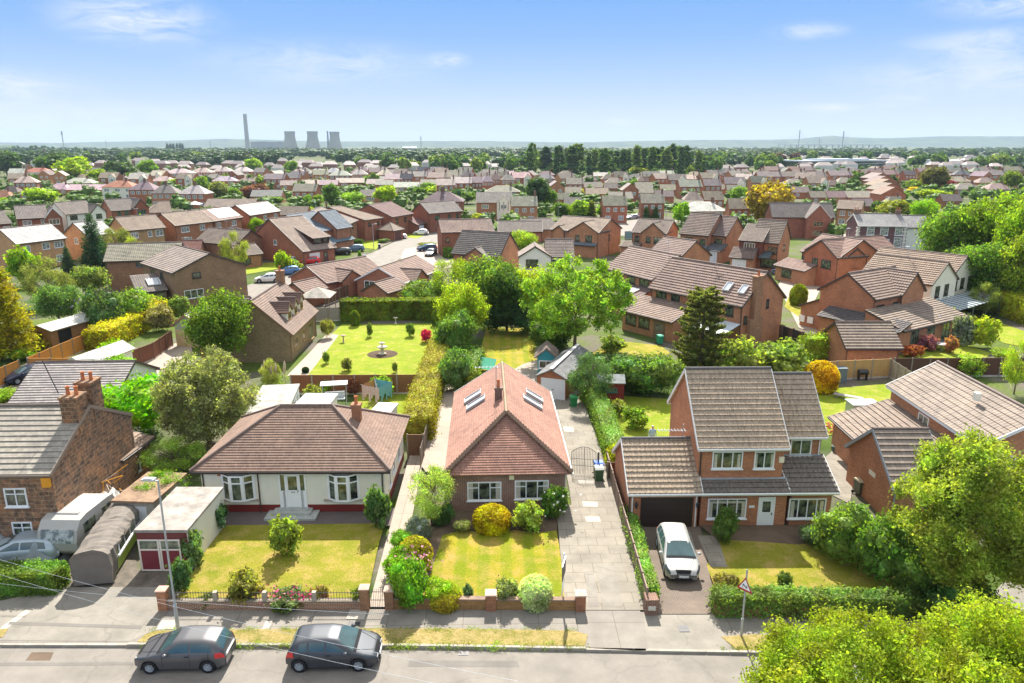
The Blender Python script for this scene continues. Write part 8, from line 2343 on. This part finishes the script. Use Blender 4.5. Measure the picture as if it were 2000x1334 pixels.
mpb = at(1366, 748); mh = z_above(mpb, 563); mw = 126 * mpp((mpb.x, mpb.y, 3)) / 2
MPz = empty('monkey_puzzle_tree', 'dark scaly monkey puzzle tree rising behind the stepped roof house', 'tree', mpb)
rgm = np.random.default_rng(8); pts = []; nrs = []; bm_ = MB()
bm_.tube((0, 0, 0), (0, 0, mh * .95), .28, .08, 8)
nb = 140
for i in range(nb):
 t = (i / nb); z0 = .8 + (mh - 1.0) * t; a = i * 2.4
 ln = mw * (1.0 - .55 * t ** 2.2) * rgm.uniform(.75, 1.0)
 n = int(50 + ln * 26)
 s_ = np.linspace(.25, 1, n)
 x = np.cos(a) * ln * s_; y = np.sin(a) * ln * s_; z = z0 + ln * (.55 * s_ ** 2 - .55 * s_) * (1.2 - t) + .25 * s_
 for k2 in range(2):
  pts.append(np.stack([x, y, z], 1) + rgm.normal(0, .075, (n, 3))); nrs.append(rgm.normal(0, 1, (n, 3)))
q = leaf_quads(np.concatenate(pts), np.concatenate(nrs), .14, rgm, .4, .8)
link('crown', quads_mesh('crown', q, [M['leaf']]), MPz, (.13, .145, .05)); bm_.build('trunk', M['bark'], MPz)
# ------------------------------------------------------------------ far houses: prototypes, then copies
def proto(i):
 r = empty('house', 'x', 'house', (0, 0, -500)); K = dict(course=0, thick=0, roof='farroof', gutter=False, pipe=False)
 def chim(x, y, z, s=.45):
  m = MB(); m.box(x - s, x + s, y - s * .6, y + s * .6, z - 1.2, z + 1.3); m.build('chimney', M['brick_dark'], r, (.9, .8, .8))
 w = lambda b, *a, **k: window(b, *a, far=True, sill=False, glass='net', **k)
 if i == 0:      # hipped semi pair with central stack
  b = block(r, 0, 10, 0, 8, 5, 7.9, 'E', hips=(3.6, 3.6), **K); chim(5, 4, 8.0)
  for u in (.15, .38, .62, .85): w(b, 'F', u, 3.3, 1.4, 1.2, 2)
  for u in (.15, .85): w(b, 'F', u, .8, 2.0, 1.3, 3)
 elif i == 1:    # eaves to the front
  b = block(r, 0, 9, 0, 8, 5, 7.7, 'E', **K); chim(8.2, 4, 7.9, .35)
  for u in (.2, .5, .8): w(b, 'F', u, 3.3, 1.3, 1.1, 2)
  for u in (.2, .75): w(b, 'F', u, .8, 1.9, 1.3, 3)
 elif i == 2:    # gable to the front
  b = block(r, 0, 7, 0, 9.5, 5, 7.6, 'G', **K)
  for u in (.28, .72): w(b, 'F', u, 3.2, 1.3, 1.1, 2)
  w(b, 'F', .4, .8, 2.2, 1.3, 3)
 elif i == 3:    # eaves with a front gable, mock timber
  b = block(r, 0, 10, 0, 8, 5, 7.9, 'E', **K); g = block(r, 5.6, 9.7, -.9, 4, 5.03, 7.2, 'G', wall='render', oe=.2, **K)
  w(b, 'F', .25, 3.2, 1.9, 1.2, 3); w(g, 'F', .5, 3.2, 1.7, 1.3, 2); w(b, 'F', .25, .8, 2, 1.3, 3)
  m = MB()
  for x in (6.4, 7.6, 8.8): m.box(x, x + .14, -.76, -.72, 2.7, 5.3)
  m.build('timbering', M['wood'], r, (.05, .03, .02))
 elif i == 4:    # hipped bungalow
  b = block(r, 0, 11, 0, 8, 2.6, 5.2, 'E', hips=(3.6, 3.6), **K); chim(8, 4, 5.2, .35)
  for u in (.2, .8): w(b, 'F', u, .9, 2.0, 1.3, 3)
 elif i == 5:    # gabled bungalow / garage block
  b = block(r, 0, 10, 0, 7.5, 2.6, 4.9, 'E', **K); w(b, 'F', .3, .9, 2, 1.2, 3)
 elif i == 6:    # white rendered hipped
  b = block(r, 0, 10, 0, 8, 5, 7.6, 'E', hips=(3.4, 3.4), wall='render', **K); chim(6.5, 4, 7.5, .4)
  for u in (.15, .5, .85): w(b, 'F', u, 3.2, 1.6, 1.3, 2); w(b, 'F', u, .7, 1.8, 1.5, 2)
 return r
PROT = [proto(i) for i in range(7)]
PW = [10, 9, 7, 10, 11, 10, 10]
RC = {'g': (.25, .22, .195), 'p': (.52, .45, .41), 'r': (.42, .20, .13), 't': (.32, .27, .225), 'd': (.17, .155, .15), 'w': (.62, .60, .57), 'b': (.23, .175, .15)}  # pale and near-white tones have the sun's gleam painted into them
RN = {'g': 'grey brown', 'p': 'pale pinkish', 'r': 'terracotta red', 't': 'tan', 'd': 'dark grey', 'w': 'near white', 'b': 'brown'}
TN = ['hipped semi', 'gabled house', 'front gabled house', 'timbered house', 'hipped bungalow', 'low gabled building', 'white hipped house']
ORD = 'first second third fourth fifth sixth seventh eighth ninth tenth eleventh twelfth thirteenth fourteenth fifteenth sixteenth seventeenth eighteenth nineteenth twentieth'.split()
def nth(i):
 return ORD[i] if i < 20 else ('twenty ' if i < 29 else 'thirty ') + ORD[(i + 1) % 10 - 1] if (i + 1) % 10 else {30: 'thirtieth', 40: 'fortieth'}.get(i + 1, 'last')
ROWS = {
 'the wooded left rows': [(41, 102, 336, 6, 'r'), (20, 52, 328, 1, 'd'), (88, 134, 370, 4, 'p'), (128, 204, 371, 5, 'p'), (36, 86, 379, 4, 'p'), (0, 34, 376, 4, 'd'), (-22, 20, 386, 4, 'r'), (195, 262, 366, 6, 'r'), (118, 180, 358, 4, 'p'), (205, 250, 352, 4, 'g')],
 'semis left of the copper tree': [(248, 302, 371, 0, 'g'), (292, 345, 378, 0, 'g'), (345, 402, 379, 0, 'p'), (292, 336, 354, 4, 'p'), (240, 298, 346, 5, 'p'), (317, 375, 339, 0, 'w'), (370, 412, 337, 0, 'p')],
 'pale roofs below cooling towers': [(412, 452, 335, 0, 'p'), (452, 490, 335, 0, 'w'), (412, 460, 354, 4, 'p'), (462, 514, 354, 4, 't'), (372, 402, 351, 4, 'p'), (514, 556, 350, 1, 'g'), (554, 586, 348, 1, 'g'), (564, 598, 340, 0, 'p'), (600, 638, 339, 0, 'p'), (636, 664, 337, 0, 'w'), (640, 686, 343, 0, 'p'), (684, 718, 341, 0, 'p'), (546, 579, 362, 5, 'p'), (586, 630, 361, 5, 'p'), (622, 660, 361, 5, 'p'), (655, 712, 357, 5, 'p'), (714, 752, 359, 5, 'p'), (488, 550, 384, 5, 'g'), (397, 498, 404, 5, 'g'), (542, 600, 420, 5, 'g'), (596, 650, 424, 4, 'g'), (624, 694, 434, 5, 'g')],
 'rows behind the catslide house': [(570, 618, 374, 1, 'g'), (700, 776, 383, 5, 'd'), (768, 820, 366, 5, 'p'), (732, 768, 361, 5, 'p'), (820, 852, 360, 5, 'p'), (852, 890, 362, 1, 'p'), (880, 922, 358, 1, 'p'), (920, 942, 357, 1, 'p'), (940, 958, 355, 0, 'p'), (956, 980, 351, 0, 't'), (978, 1008, 352, 0, 'p'), (820, 906, 394, 0, 'd'), (929, 1002, 396, 3, 'g'), (998, 1052, 403, 1, 't'), (946, 1018, 375, 4, 't')],
 'gables below the far woodland': [(718, 750, 353, 5, 'p'), (750, 786, 350, 1, 'p'), (780, 806, 350, 1, 'd'), (796, 834, 345, 1, 't'), (834, 872, 347, 1, 't'), (868, 900, 347, 1, 't'), (900, 930, 344, 0, 'g'), (942, 974, 341, 1, 'g'), (970, 1002, 345, 0, 'g'), (996, 1030, 348, 4, 'g'), (1024, 1050, 346, 4, 'g'), (726, 758, 334, 0, 'g'), (756, 796, 338, 5, 'g'), (814, 838, 335, 3, 'd'), (840, 868, 334, 1, 'd'), (690, 722, 334, 0, 'g')],
 'estate right of the cedar': [(1070, 1106, 367, 2, 't'), (1106, 1142, 360, 1, 't'), (1092, 1136, 377, 5, 't'), (1144, 1190, 379, 5, 't'), (1180, 1208, 368, 5, 't'), (1182, 1220, 357, 4, 't'), (1136, 1170, 352, 4, 't'), (1176, 1204, 350, 4, 't'), (1200, 1230, 346, 3, 'g'), (1256, 1290, 345, 3, 'g'), (1306, 1342, 352, 3, 'g'), (1244, 1274, 354, 4, 't'), (1242, 1278, 366, 5, 't'), (1238, 1280, 377, 5, 't'), (1190, 1240, 388, 5, 't'), (1280, 1318, 384, 5, 't'), (1290, 1328, 371, 5, 't'), (1080, 1112, 390, 5, 't'), (1102, 1136, 400, 5, 't'), (1178, 1228, 402, 1, 't'), (1252, 1300, 397, 1, 't'), (1328, 1374, 365, 1, 'g'), (1376, 1412, 363, 1, 'g'), (1046, 1080, 372, 4, 't'), (1215, 1250, 372, 2, 't'), (1140, 1180, 366, 5, 'g')],
 'rows around the golden tree': [(1416, 1458, 359, 3, 'g'), (1468, 1502, 357, 3, 'g'), (1336, 1376, 391, 6, 't'), (1376, 1418, 391, 1, 't'), (1335, 1428, 413, 4, 'w'), (1424, 1466, 408, 1, 't'), (1492, 1525, 333, 1, 'b'), (1540, 1568, 333, 1, 'b'), (1566, 1596, 333, 1, 'b'), (1480, 1530, 345, 1, 'g'), (1530, 1578, 345, 1, 'b'), (1580, 1618, 345, 1, 'b'), (1534, 1580, 360, 4, 't'), (1580, 1622, 358, 3, 't'), (1616, 1640, 362, 4, 't'), (1636, 1674, 357, 4, 't'), (1584, 1620, 386, 5, 't'), (1618, 1658, 386, 5, 't'), (1656, 1710, 386, 5, 't'), (1548, 1584, 376, 5, 't'), (1384, 1420, 370, 5, 't'), (1420, 1456, 372, 5, 't')],
 'the far right brick rows': [(1622, 1670, 343, 1, 'g'), (1654, 1684, 336, 2, 'b'), (1684, 1716, 340, 1, 'b'), (1716, 1760, 341, 1, 'b'), (1704, 1732, 333, 2, 'b'), (1728, 1756, 330, 1, 'b'), (1768, 1792, 342, 1, 'd'), (1844, 1892, 336, 1, 'd'), (1892, 1948, 334, 1, 'b'), (1856, 1904, 345, 4, 'g'), (1854, 1906, 355, 4, 't'), (1866, 1924, 370, 4, 't'), (1912, 1950, 357, 4, 't'), (1930, 1980, 370, 4, 't'), (1966, 2002, 360, 4, 't'), (1920, 1970, 342, 1, 'g'), (1732, 1772, 400, 4, 't'), (1670, 1712, 403, 5, 't'), (1842, 1882, 393, 5, 'b'), (1700, 1750, 348, 2, 'g'), (1702, 1756, 355, 2, 'b'), (1708, 1764, 362, 2, 'b'), (1714, 1770, 371, 2, 'b'), (1720, 1772, 380, 2, 'b'), (1796, 1830, 336, 1, 'b'), (1960, 2000, 333, 1, 'b')],
}
rh = random.Random(5)
ZE = [5, 5, 5, 5, 2.6, 2.6, 5]
for rn, rows in ROWS.items():
 rows = sorted(rows, key=lambda r: r[0])
 for n_, (x0, x1, y, k_, rc) in enumerate(rows):
  a = at(x0, y, ZE[k_]); b = at(x1, y, ZE[k_]); c = copy_tree(PROT[k_])
  wd = (b - a).length * (.98)
  c.location = (a.x, a.y, 0); ang = rh.uniform(-.10, .10); c.rotation_euler = (0, 0, ang)
  s_ = max(.6, min(1.9, wd / PW[k_])); c.scale = (s_, max(.75, min(1.1, s_)), 1)
  c['label'] = '%s, %s roof, %s from left in %s' % (TN[k_], RN[rc], nth(n_), rn)
  c['group'] = 'houses in ' + rn
  col = [v * rh.uniform(.88, 1.12) for v in RC[rc]]; wc = rh.choice([(.95, .75, .75), (1, .95, .9), (.72, .66, .66), (1.05, 1.0, .95)])
  for ch in c.children:
   if ch.name.startswith('roof'): ch.color = (*col, 1)
   if ch.name.startswith('wall') and ch.data.materials[0].name.startswith('brick'): ch.color = (*wc, 1)
cent = []
for o in list(COL.objects):
 if o.get('category') in ('house', 'bungalow', 'car', 'tree') and o.type == 'EMPTY' and o.location.z > -400:
  c_, s_ = math.cos(o.rotation_euler.z), math.sin(o.rotation_euler.z); k = 5 * o.scale.x if o['category'] != 'tree' else 0; d_ = 4 if k else 0; cent.append((o.location.x + k * c_ - d_ * s_, o.location.y + k * s_ + d_ * c_, 9 if o['category'] == 'tree' else 15))
nf = 0
for bn, yy in (('top lane behind the gables', 337), ('second lane behind the gables', 343), ('third lane between far rooftops', 349), ('fourth lane between far rooftops', 356), ('fifth lane in the estate', 364), ('sixth lane in the estate', 373), ('seventh lane of the estate', 383), ('nearest lane of the estate', 396)):
 ok = []; px = 5 + rh.uniform(0, 20)
 while px < 1990 and nf < 98:
  k_ = rh.choice([0, 1, 1, 2, 3, 4, 4, 5]); p_ = at(px, yy + rh.uniform(-1.5, 1.5), ZE[k_]); cx_, cy_ = p_.x + PW[k_] / 2, p_.y + 4
  if all((cx_ - a) ** 2 + (cy_ - b) ** 2 > r * r for a, b, r in cent) and not (1130 < px < 1345 and yy > 390) and not (1000 < px < 1400 and yy < 340):
   ok.append((px, p_, k_)); cent.append((cx_, cy_, 15)); nf += 1; px += PW[k_] / mpp(p_) * rh.uniform(1.15, 1.5)
  else: px += 7
 for n_, (px, p_, k_) in enumerate(ok):
  rc = rh.choice('ggtbpd' if px > 900 else 'gptpgd'); c = copy_tree(PROT[k_]); c.location = (p_.x, p_.y, 0); c.rotation_euler = (0, 0, rh.uniform(-.5, .5))
  c['label'] = '%s, %s roof, %s from left in %s' % (TN[k_], RN[rc], nth(n_), bn); c['group'] = 'houses in ' + bn
  col = [v * rh.uniform(.85, 1.15) for v in RC[rc]]
  for ch in c.children:
   if ch.name.startswith('roof'): ch.color = (*col, 1)
   if ch.name.startswith('wall') and ch.data.materials[0].name.startswith('brick'): ch.color = (*rh.choice([(.95, .75, .75), (1, .95, .9), (.72, .66, .66), (1.05, 1.1, .95)]), 1)
for r in PROT:      # prototypes are not part of the place
 for o in list(r.children):
  for o2 in list(o.children): bpy.data.objects.remove(o2)
  bpy.data.objects.remove(o)
 bpy.data.objects.remove(r)
def mass(name, label, items, kind='stuff'):
 pass
vs = []; fs = []; mi = []
rg2 = np.random.default_rng(77)
def far_house(x, y, w, d, h, r, a, roofi, walli):
 b = len(vs); ca, sa = math.cos(a), math.sin(a)
 P = lambda u, v, z: (x + u * ca - v * sa, y + u * sa + v * ca, z)
 vs.extend([P(0, 0, 0), P(w, 0, 0), P(w, d, 0), P(0, d, 0), P(0, 0, h), P(w, 0, h), P(w, d, h), P(0, d, h), P(w * .2, d / 2, h + r), P(w * .8, d / 2, h + r)])
 for f, m_ in (((0, 1, 5, 4), walli), ((1, 2, 6, 5), walli), ((3, 0, 4, 7), walli), ((4, 5, 9, 8), roofi), ((5, 6, 9), roofi), ((7, 4, 8), roofi), ((6, 7, 8, 9), roofi)):
  fs.append(tuple(b + i for i in f)); mi.append(m_)
for i in range(330):
 px = rg2.uniform(-150, 2150); yy = rg2.choice([rg2.uniform(305, 318), rg2.uniform(318, 336)], p=[.5, .5])
 if px < 1480 and yy < (318 if px < 1000 else 332): continue
 p = at(px, yy)
 if p.y > 1300: continue
 far_house(p.x, p.y, rg2.uniform(9, 15), 8, rg2.choice([2.8, 5.2]), 2.7, rg2.uniform(-.3, .3), int(rg2.integers(0, 3)), int(rg2.integers(3, 5)))
me = bpy.data.meshes.new('distant_rooftops'); me.from_pydata(vs, [], fs)
for nm_, c_ in (('far_roof_a', (.36, .30, .27)), ('far_roof_b', (.26, .22, .21)), ('far_roof_c', (.48, .40, .37)), ('far_wall_a', (.26, .13, .09)), ('far_wall_b', (.6, .58, .55))): me.materials.append(simple(nm_, c_, .6, .4, .15, .1))
me.polygons.foreach_set('material_index', mi); me.update()
tag(link('distant_rooftops', me), 'distant suburban rooftops mixed among trees towards the power station', 'rooftops', kind='stuff')
def crowns(name, label, items, color, leaf=.9, n=240):
 """one mesh of many far tree crowns: items (x, y, radius, height)"""
 rg = np.random.default_rng(len(items)); Q = []; MI = []
 base = []
 for s in range(5):
  lb = blob_lobes(1.0, 0.0, 1.9, 6, np.random.default_rng(s + 300), k=.5)
  p, nr = lobe_points(lb, n, np.random.default_rng(s), .8, .3, 6, .08)
  base.append((leaf_quads(p, nr, leaf * .16, rg, .6, .6), core_quads(lb, .86, 6)))
 for i, (x, y, r, h) in enumerate(items):
  for q, m_ in zip(base[i % 5], (0, 1)):
   Q.append(q * np.array([r, r, h / 1.9]) + np.array([x, y, 0])); MI.append(np.full(len(q), m_))
 me = quads_mesh(name, np.concatenate(Q), [M['leaf'], M['leaf_core']], mat_idx=np.concatenate(MI))
 return tag(link(name, me, None, color), label, 'woodland', kind='stuff')
rt = random.Random(21)
N_ = 0
belts = [('the belt under the power station', 340, 1000, 300, 318, 26), ('the belt left of the chimney', 0, 340, 300, 322, 22),
   ('the woodland left of the poplars', 700, 1060, 322, 338, 34), ('the trees below the poplars', 1060, 1400, 325, 345, 26),
   ('the trees right of the poplars', 1370, 1560, 312, 338, 24), ('the belt below right hand hills', 1500, 2000, 306, 330, 30), ('gardens among the rooftops', 0, 2000, 338, 372, 34)]
for nm_, x0, x1, ya, yb, cnt in belts:
 xs = sorted(rt.uniform(x0, x1) for _ in range(cnt))
 for i, px in enumerate(xs):
  yy = rt.uniform(ya, yb); p = at(px, yy)
  h = rt.uniform(10, 15) if yb < 339 else rt.uniform(5, 8)
  w = h * rt.uniform(.8, 1.15)
  c_ = rt.choice([(.07, .12, .025), (.05, .10, .025), (.09, .15, .025), (.045, .09, .03), (.12, .17, .03), (.09, .055, .045) if rt.random() < .3 else (.06, .11, .025)])
  tree_at('far', p, h, w, c_, '%s tree, %s from left in %s' % (rt.choice(['round', 'leafy', 'bushy']), nth(i), nm_), 'tree', 'tree', 'trees of ' + nm_)
px_ = [(1042, 273, 12, 322)] + [(1069 + 0 * i, 280, 13, 345) for i in range(1)]
POP = [(1038, 275, 9), (1046, 273, 9), (1069, 281, 14), (1086, 284, 12), (1095, 286, 10), (1105, 281, 14), (1116, 279, 14), (1127, 278, 14), (1137, 286, 11), (1148, 289, 11), (1158, 284, 14), (1170, 290, 10), (1181, 283, 13), (1193, 290, 12), (1203, 287, 14), (1215, 291, 12), (1226, 289, 12), (1237, 284, 12), (1244, 280, 12), (1254, 285, 12), (1263, 282, 12), (1272, 281, 12), (1281, 282, 12), (1290, 280, 12), (1300, 282, 12), (1311, 279, 13), (1320, 283, 12), (1329, 284, 12), (1340, 286, 12), (1350, 289, 12), (1360, 290, 12), (1370, 293, 11)]
for i, (x, t, w) in enumerate(POP):
 tree('poplar', x + rt.uniform(-3, 3), 344 - (i % 3) * 4, t + rt.uniform(-3, 6), w * rt.uniform(1.3, 2.3), rt.choice([(.055, .10, .03), (.075, .13, .03), (.045, .085, .03), (.10, .15, .035)]), 'slender dark poplar, %s from the left in the poplar row' % (nth(i)), 'poplar', 'poplar_tree', 'row of poplars on the skyline')
for i, x in enumerate((328, 334, 340, 347, 353, 358)): tree('poplar', x, 297, 279, 7, (.06, .10, .05), 'tiny dark poplar, %s from the left in the clump left of the chimney' % ORD[i], 'poplar', 'poplar_tree', 'clump of poplars left of the chimney')
it = []
for i in range(2600):
 yy = rg2.choice([290.5, 292, 294.5, 298, 302, 306.5, 312, 318, 324]) + rg2.uniform(-.35, .35) * (1 + (i % 7 == 0) * 3); px = rg2.uniform(-150, 2150); p = at(px, yy)
 if math.sin(px * .017 + yy) > (.9 if yy < 310 else .55) and yy > 296: continue
 if yy > 308 and px > 1500: continue
 if p.y > 3600: continue
 r = rg2.uniform(6, 10) * (1 if p.y < 1300 else 1.8); it.append((p.x, p.y, r, rg2.uniform(9, 16)))
crowns('far_woodland', 'far belts of woodland fading towards the river and the hills', it, (.036, .068, .024), n=150)
it = []; hc = []
for o in list(COL.objects):
 if o.get('category') in ('house', 'bungalow') and o.type == 'EMPTY':
  c_, s_ = math.cos(o.rotation_euler.z), math.sin(o.rotation_euler.z); k = 5 * o.scale.x; hc.append((o.location.x + k * c_ - 4 * s_, o.location.y + k * s_ + 4 * c_))
hc = np.array(hc)
for i in range(2600):
 yy = rg2.uniform(332, 470) if i % 2 else rg2.uniform(325, 390); px = rg2.uniform(-100, 2100); p = at(px, yy)
 if np.min((hc[:, 0] - p.x) ** 2 + (hc[:, 1] - p.y) ** 2) < (10.0 if p.y > 250 else 11.5) ** 2: continue
 if 690 < px < 900 and yy > 440 or 440 < px < 700 and yy > 455 or (1150 < px < 1330 and yy > 422): continue
 r = rg2.uniform(1.1, 3.5); it.append((p.x, p.y, r, r * rg2.uniform(.9, 1.9)))
crowns('garden_planting', 'hedges and shrubs filling the gardens between the estate houses', it, (.068, .12, .028), n=110)
it = [(at(px, 302).x + rg2.uniform(-30, 30), at(px, 302).y + rg2.uniform(-40, 40), rg2.uniform(8, 12), rg2.uniform(15, 23) * (1 if 40 < px < 75 else .8)) for px in np.linspace(38, 155, 46)]
crowns('wooded_rise', 'dark wooded rise on the left skyline below the leaning mast', it, (.045, .085, .045), n=200)
# ------------------------------------------------------------------ the far distance
def hills(name, prof, Y, depth, col):
 m = MB(); n = len(prof)
 front = [at(px, 290, 0) for px, _ in prof]
 vs = []
 for (px, top) in prof:
  d = _f + _r * ((px - 1000) / FPX) - _u * ((top - 667) / FPX)
  t = Y / d.y; z = CAM_H + d.z * t; X = d.x * t
  vs += [(X, Y - 700, 0), (X, Y - 380, z * .38), (X, Y - 150, z * .75), (X, Y, z), (X * (1 + depth / Y), Y + depth, z * .8)]
 fs = [(i * 5 + j, (i + 1) * 5 + j, (i + 1) * 5 + j + 1, i * 5 + j + 1) for i in range(n - 1) for j in range(4)]
 m.mesh(vs, fs, 0, True); o = m.build(name, M['hill'], None, col); o['kind'] = 'structure'
def hill_b(N, L, m):
 t = N('ShaderNodeTexCoord'); a = noise(N, L, t.outputs['Object'], .006, 6, .7, .4, .6); b = noise(N, L, t.outputs['Object'], .03, 4, .7, .62, .75)
 c = mixc(N, L, a, (.03, .055, .03), (.08, .11, .05)); c = mixc(N, L, b, c, (.22, .22, .20))
 return pbr(N, L, c, .95, .1)
M['hill'] = mat('hillside', hill_b)
rgh = random.Random(3)
P1 = [(-700, 277), (-200, 276), (120, 279), (250, 276), (330, 275), (380, 273), (430, 271), (480, 272), (560, 274), (640, 276), (760, 276), (860, 275.5), (960, 275.5), (1050, 277), (1130, 278), (1220, 276), (1290, 274.5), (1380, 273), (1480, 273), (1560, 271.5), (1600, 267), (1625, 265), (1660, 268), (1720, 270), (1780, 268.5), (1830, 266.5), (1900, 266), (1960, 266.5), (2040, 266), (2300, 268), (2800, 272)]
PP = []
for i in range(len(P1) - 1):
 for j in range(6):
  t = j / 6; PP.append((P1[i][0] + (P1[i + 1][0] - P1[i][0]) * t, P1[i][1] + (P1[i + 1][1] - P1[i][1]) * t + rgh.uniform(-.35, .35)))
hills('hills', PP, 8200, 2500, None)
hills('hills', [(-700, 281), (-100, 284), (0, 285), (18, 283.5), (32, 286), (60, 289), (120, 291)], 3300, 600, None)
M['water'] = simple('water', (.45, .52, .56), .15, .8, .05, .01)
o = ground('river', [(1040, 292.6), (1500, 293.4), (1560, 294.6), (1990, 297.4), (1990, 295.6), (1700, 293.6), (1500, 291.8), (1040, 291.6)], .06, 'water');
def tower_at(px, base, Y=None):
 return at(px, base)
PB = at(490, 290.2); k_ = mpp(PB)
PS = empty('power_station', 'power station turbine hall with a sawtooth outline beside the tall chimney', 'power station', PB)
m = MB(); hh = z_above(PB, 276.5); x0 = 0; x1 = (556 - 490) * k_
m.box(x0, x1, 0, 60, 0, hh * .86)
for i in range(4): m.box(x0 + i * x1 / 4 + 2, x0 + (i + .8) * x1 / 4, 1, 59, hh * .86, hh * (.98 + .03 * (i % 2)))
m.build('turbine_hall', M['concrete'], PS, (.45, .45, .47))
cb_ = at(484, 290.3); h = z_above(cb_, 222.5); m = MB(); w_ = 5.6 * k_; m.lathe([(w_ * .78, 0), (w_ * .66, h * .5), (w_ * .60, h * .97), (w_ * .62, h)], 20); tag(m.build('chimney_stack', M['concrete'], None, (0.5, .5, .43), cb_), 'very tall concrete power station chimney on the skyline', 'chimney')
for i, (px, w0, t) in enumerate(((568, 27, 256.5), (612, 27, 256.5), (655, 25, 257.3))):
 b_ = at(px, 291); h = z_above(b_, t); r_ = w0 / 2 * k_; m = MB()
 m.lathe([(r_ * (1 - .34 * math.sin(min(1, s * 1.22) * math.pi / 2) ** 1.3 + (.03 if s > .9 else 0)), h * s) for s in [j / 12 for j in range(13)]], 28)
 tag(m.build('cooling_tower', M['concrete'], None, (.5, .52, .43), b_), ['left of the three cooling towers, next to the turbine hall', 'middle one of the three cooling towers', 'right cooling tower, just behind the slim stack'][i], 'cooling tower', 'cooling towers of the power station')
b_ = at(641.5, 291); h = z_above(b_, 256); m = MB(); m.lathe([(1.9 * k_, 0), (1.3 * k_, h)], 12); tag(m.build('chimney_stack', M['concrete'], None, (.30, .31, .33), b_), 'slim dark stack between the middle and right cooling towers', 'chimney')
for px, b0, t, w_, l_ in ((126, 296, 256, 1.6, 'thin leaning mast on the wooded left skyline'), (823, 303, 266, 1.0, 'thin mast above the woodland in the centre'), (209, 296, 274, .6, 'small pylon right of the leaning mast'), (412, 296, 276, .8, 'small dark spire left of the chimney'), (1662, 312, 290, .5, 'short pole near the glass office block'), (1682, 315, 294, 1.0, 'dark pole in front of the glass office block')):
 b_ = at(px, b0); h = z_above(b_, t); kk = mpp(b_); m = MB(); m.lathe([(w_ * kk * .5, 0), (w_ * kk * .55, h * .8), (w_ * kk * .9, h * .82), (w_ * kk * .8, h)], 8); tag(m.build('mast', M['metal'], None, None, b_), l_, 'mast')
for px, t, w_, l_ in ((1559, 254, 2.0, 'left bridge pylon on the right skyline'), (1599, 271, 1.2, 'short middle bridge pylon'), (1644.5, 256, 2.2, 'right bridge pylon before the hill')):
 b_ = at(px, 291); h = z_above(b_, t); kk = mpp(b_); r_ = empty('bridge_pylon', l_, 'bridge pylon', b_, 0, 'pylons of the river bridge')
 m = MB(); m.lathe([(w_ * kk * .5, 0), (w_ * kk * .38, h * .6), (w_ * kk * .5, h * .62), (w_ * kk * .42, h)], 8); m.build('tower', M['concrete'], r_, (.5, .52, .55))
 m = MB()
 for s_ in (-1, 1):
  for j in range(5): m.tube((0, 0, h * (.95 - j * .08)), (s_ * h * (1.1 - j * .2), 0, h * .18), .35, n=3, cap=False)
 m.build('stay_cables', M['metal'], r_)
b0 = at(1520, 291); b1 = at(1720, 291); m = MB(); m.bar(b0 + Vector((0, 0, 22)), b1 + Vector((0, 0, 22)), 20, 3)
for i in range(18): q_ = b0.lerp(b1, i / 17); m.box(-2, 2, -5, 5, 0, 20, 0, 0, q_)
tag(m.build('bridge_deck', M['concrete'], None, (.9, .95, 1)), 'long pale bridge deck running between the pylons', 'bridge')
b0 = at(1563, 331); b1 = at(1735, 329)
OB = empty('office_block', 'long low dark glazed office block on the right with a pale parapet', 'office block', b0, math.atan2(b1.y - b0.y, b1.x - b0.x)); ln = (b1 - b0).length; hh = z_above(b0, 313.5)
m = MB(); m.box(0, ln, 0, 40, 0, hh * .86); m.build('glazed_wall', M['glass'], OB)
m = MB(); m.box(-1, ln + 1, -1, 41, hh * .86, hh)
for z_ in (.25, .55): m.box(-.5, ln + .5, -.4, -.02, hh * z_, hh * (z_ + .06))
m.box(ln * .3, ln * .8, 4, 30, hh, hh * 1.14); m.build('parapet', M['paint'], OB, (.45, .5, .55))
for px, w_, t, b_, l_ in ((1852, 60, 312, 322, 'white far terrace beyond the right hand rows'), (1300 + 412, 26, 298, 303, 'tiny white shed below the right hand hills'), (1940, 26, 300, 306, 'white warehouse on the right below the hills'), (800, 28, 287, 294, 'pale domed hall behind the centre woodland'), (960, 60, 294, 298, 'long white warehouse left of the poplars'), (250, 40, 295, 299, 'low white sheds beyond the left tree belt')):
 p_ = at(px, b_); h = z_above(p_, t); kk = mpp(p_); m = MB(); m.box(-w_ / 2 * kk, w_ / 2 * kk, 0, 30, 0, h * .8); m.mesh([(-w_ / 2 * kk, 0, h * .8), (w_ / 2 * kk, 0, h * .8), (w_ / 2 * kk, 15, h), (-w_ / 2 * kk, 15, h), (w_ / 2 * kk, 30, h * .8), (-w_ / 2 * kk, 30, h * .8)], [(0, 1, 2, 3), (3, 2, 4, 5)])
 tag(m.build('warehouse', M['paint'], None, (.62, .64, .66), p_), l_, 'warehouse')
m = MB(); m.box(-14500, 14500, -150, 14800, -1.2, 235)
vm_ = bpy.data.materials.new('haze'); vm_.use_nodes = True
N, L = nodes_of(vm_)
pv = N('ShaderNodeVolumePrincipled'); pv.inputs['Color'].default_value = (.62, .80, 1, 1); pv.inputs['Density'].default_value = .00007; pv.inputs['Anisotropy'].default_value = 0
L(pv.outputs[0], N('ShaderNodeOutputMaterial').inputs['Volume'])
hz = m.build('haze', vm_, uv=False); hz['kind'] = 'stuff'; hz['label'] = 'thin summer haze lying over the suburb'; hz['category'] = 'haze'
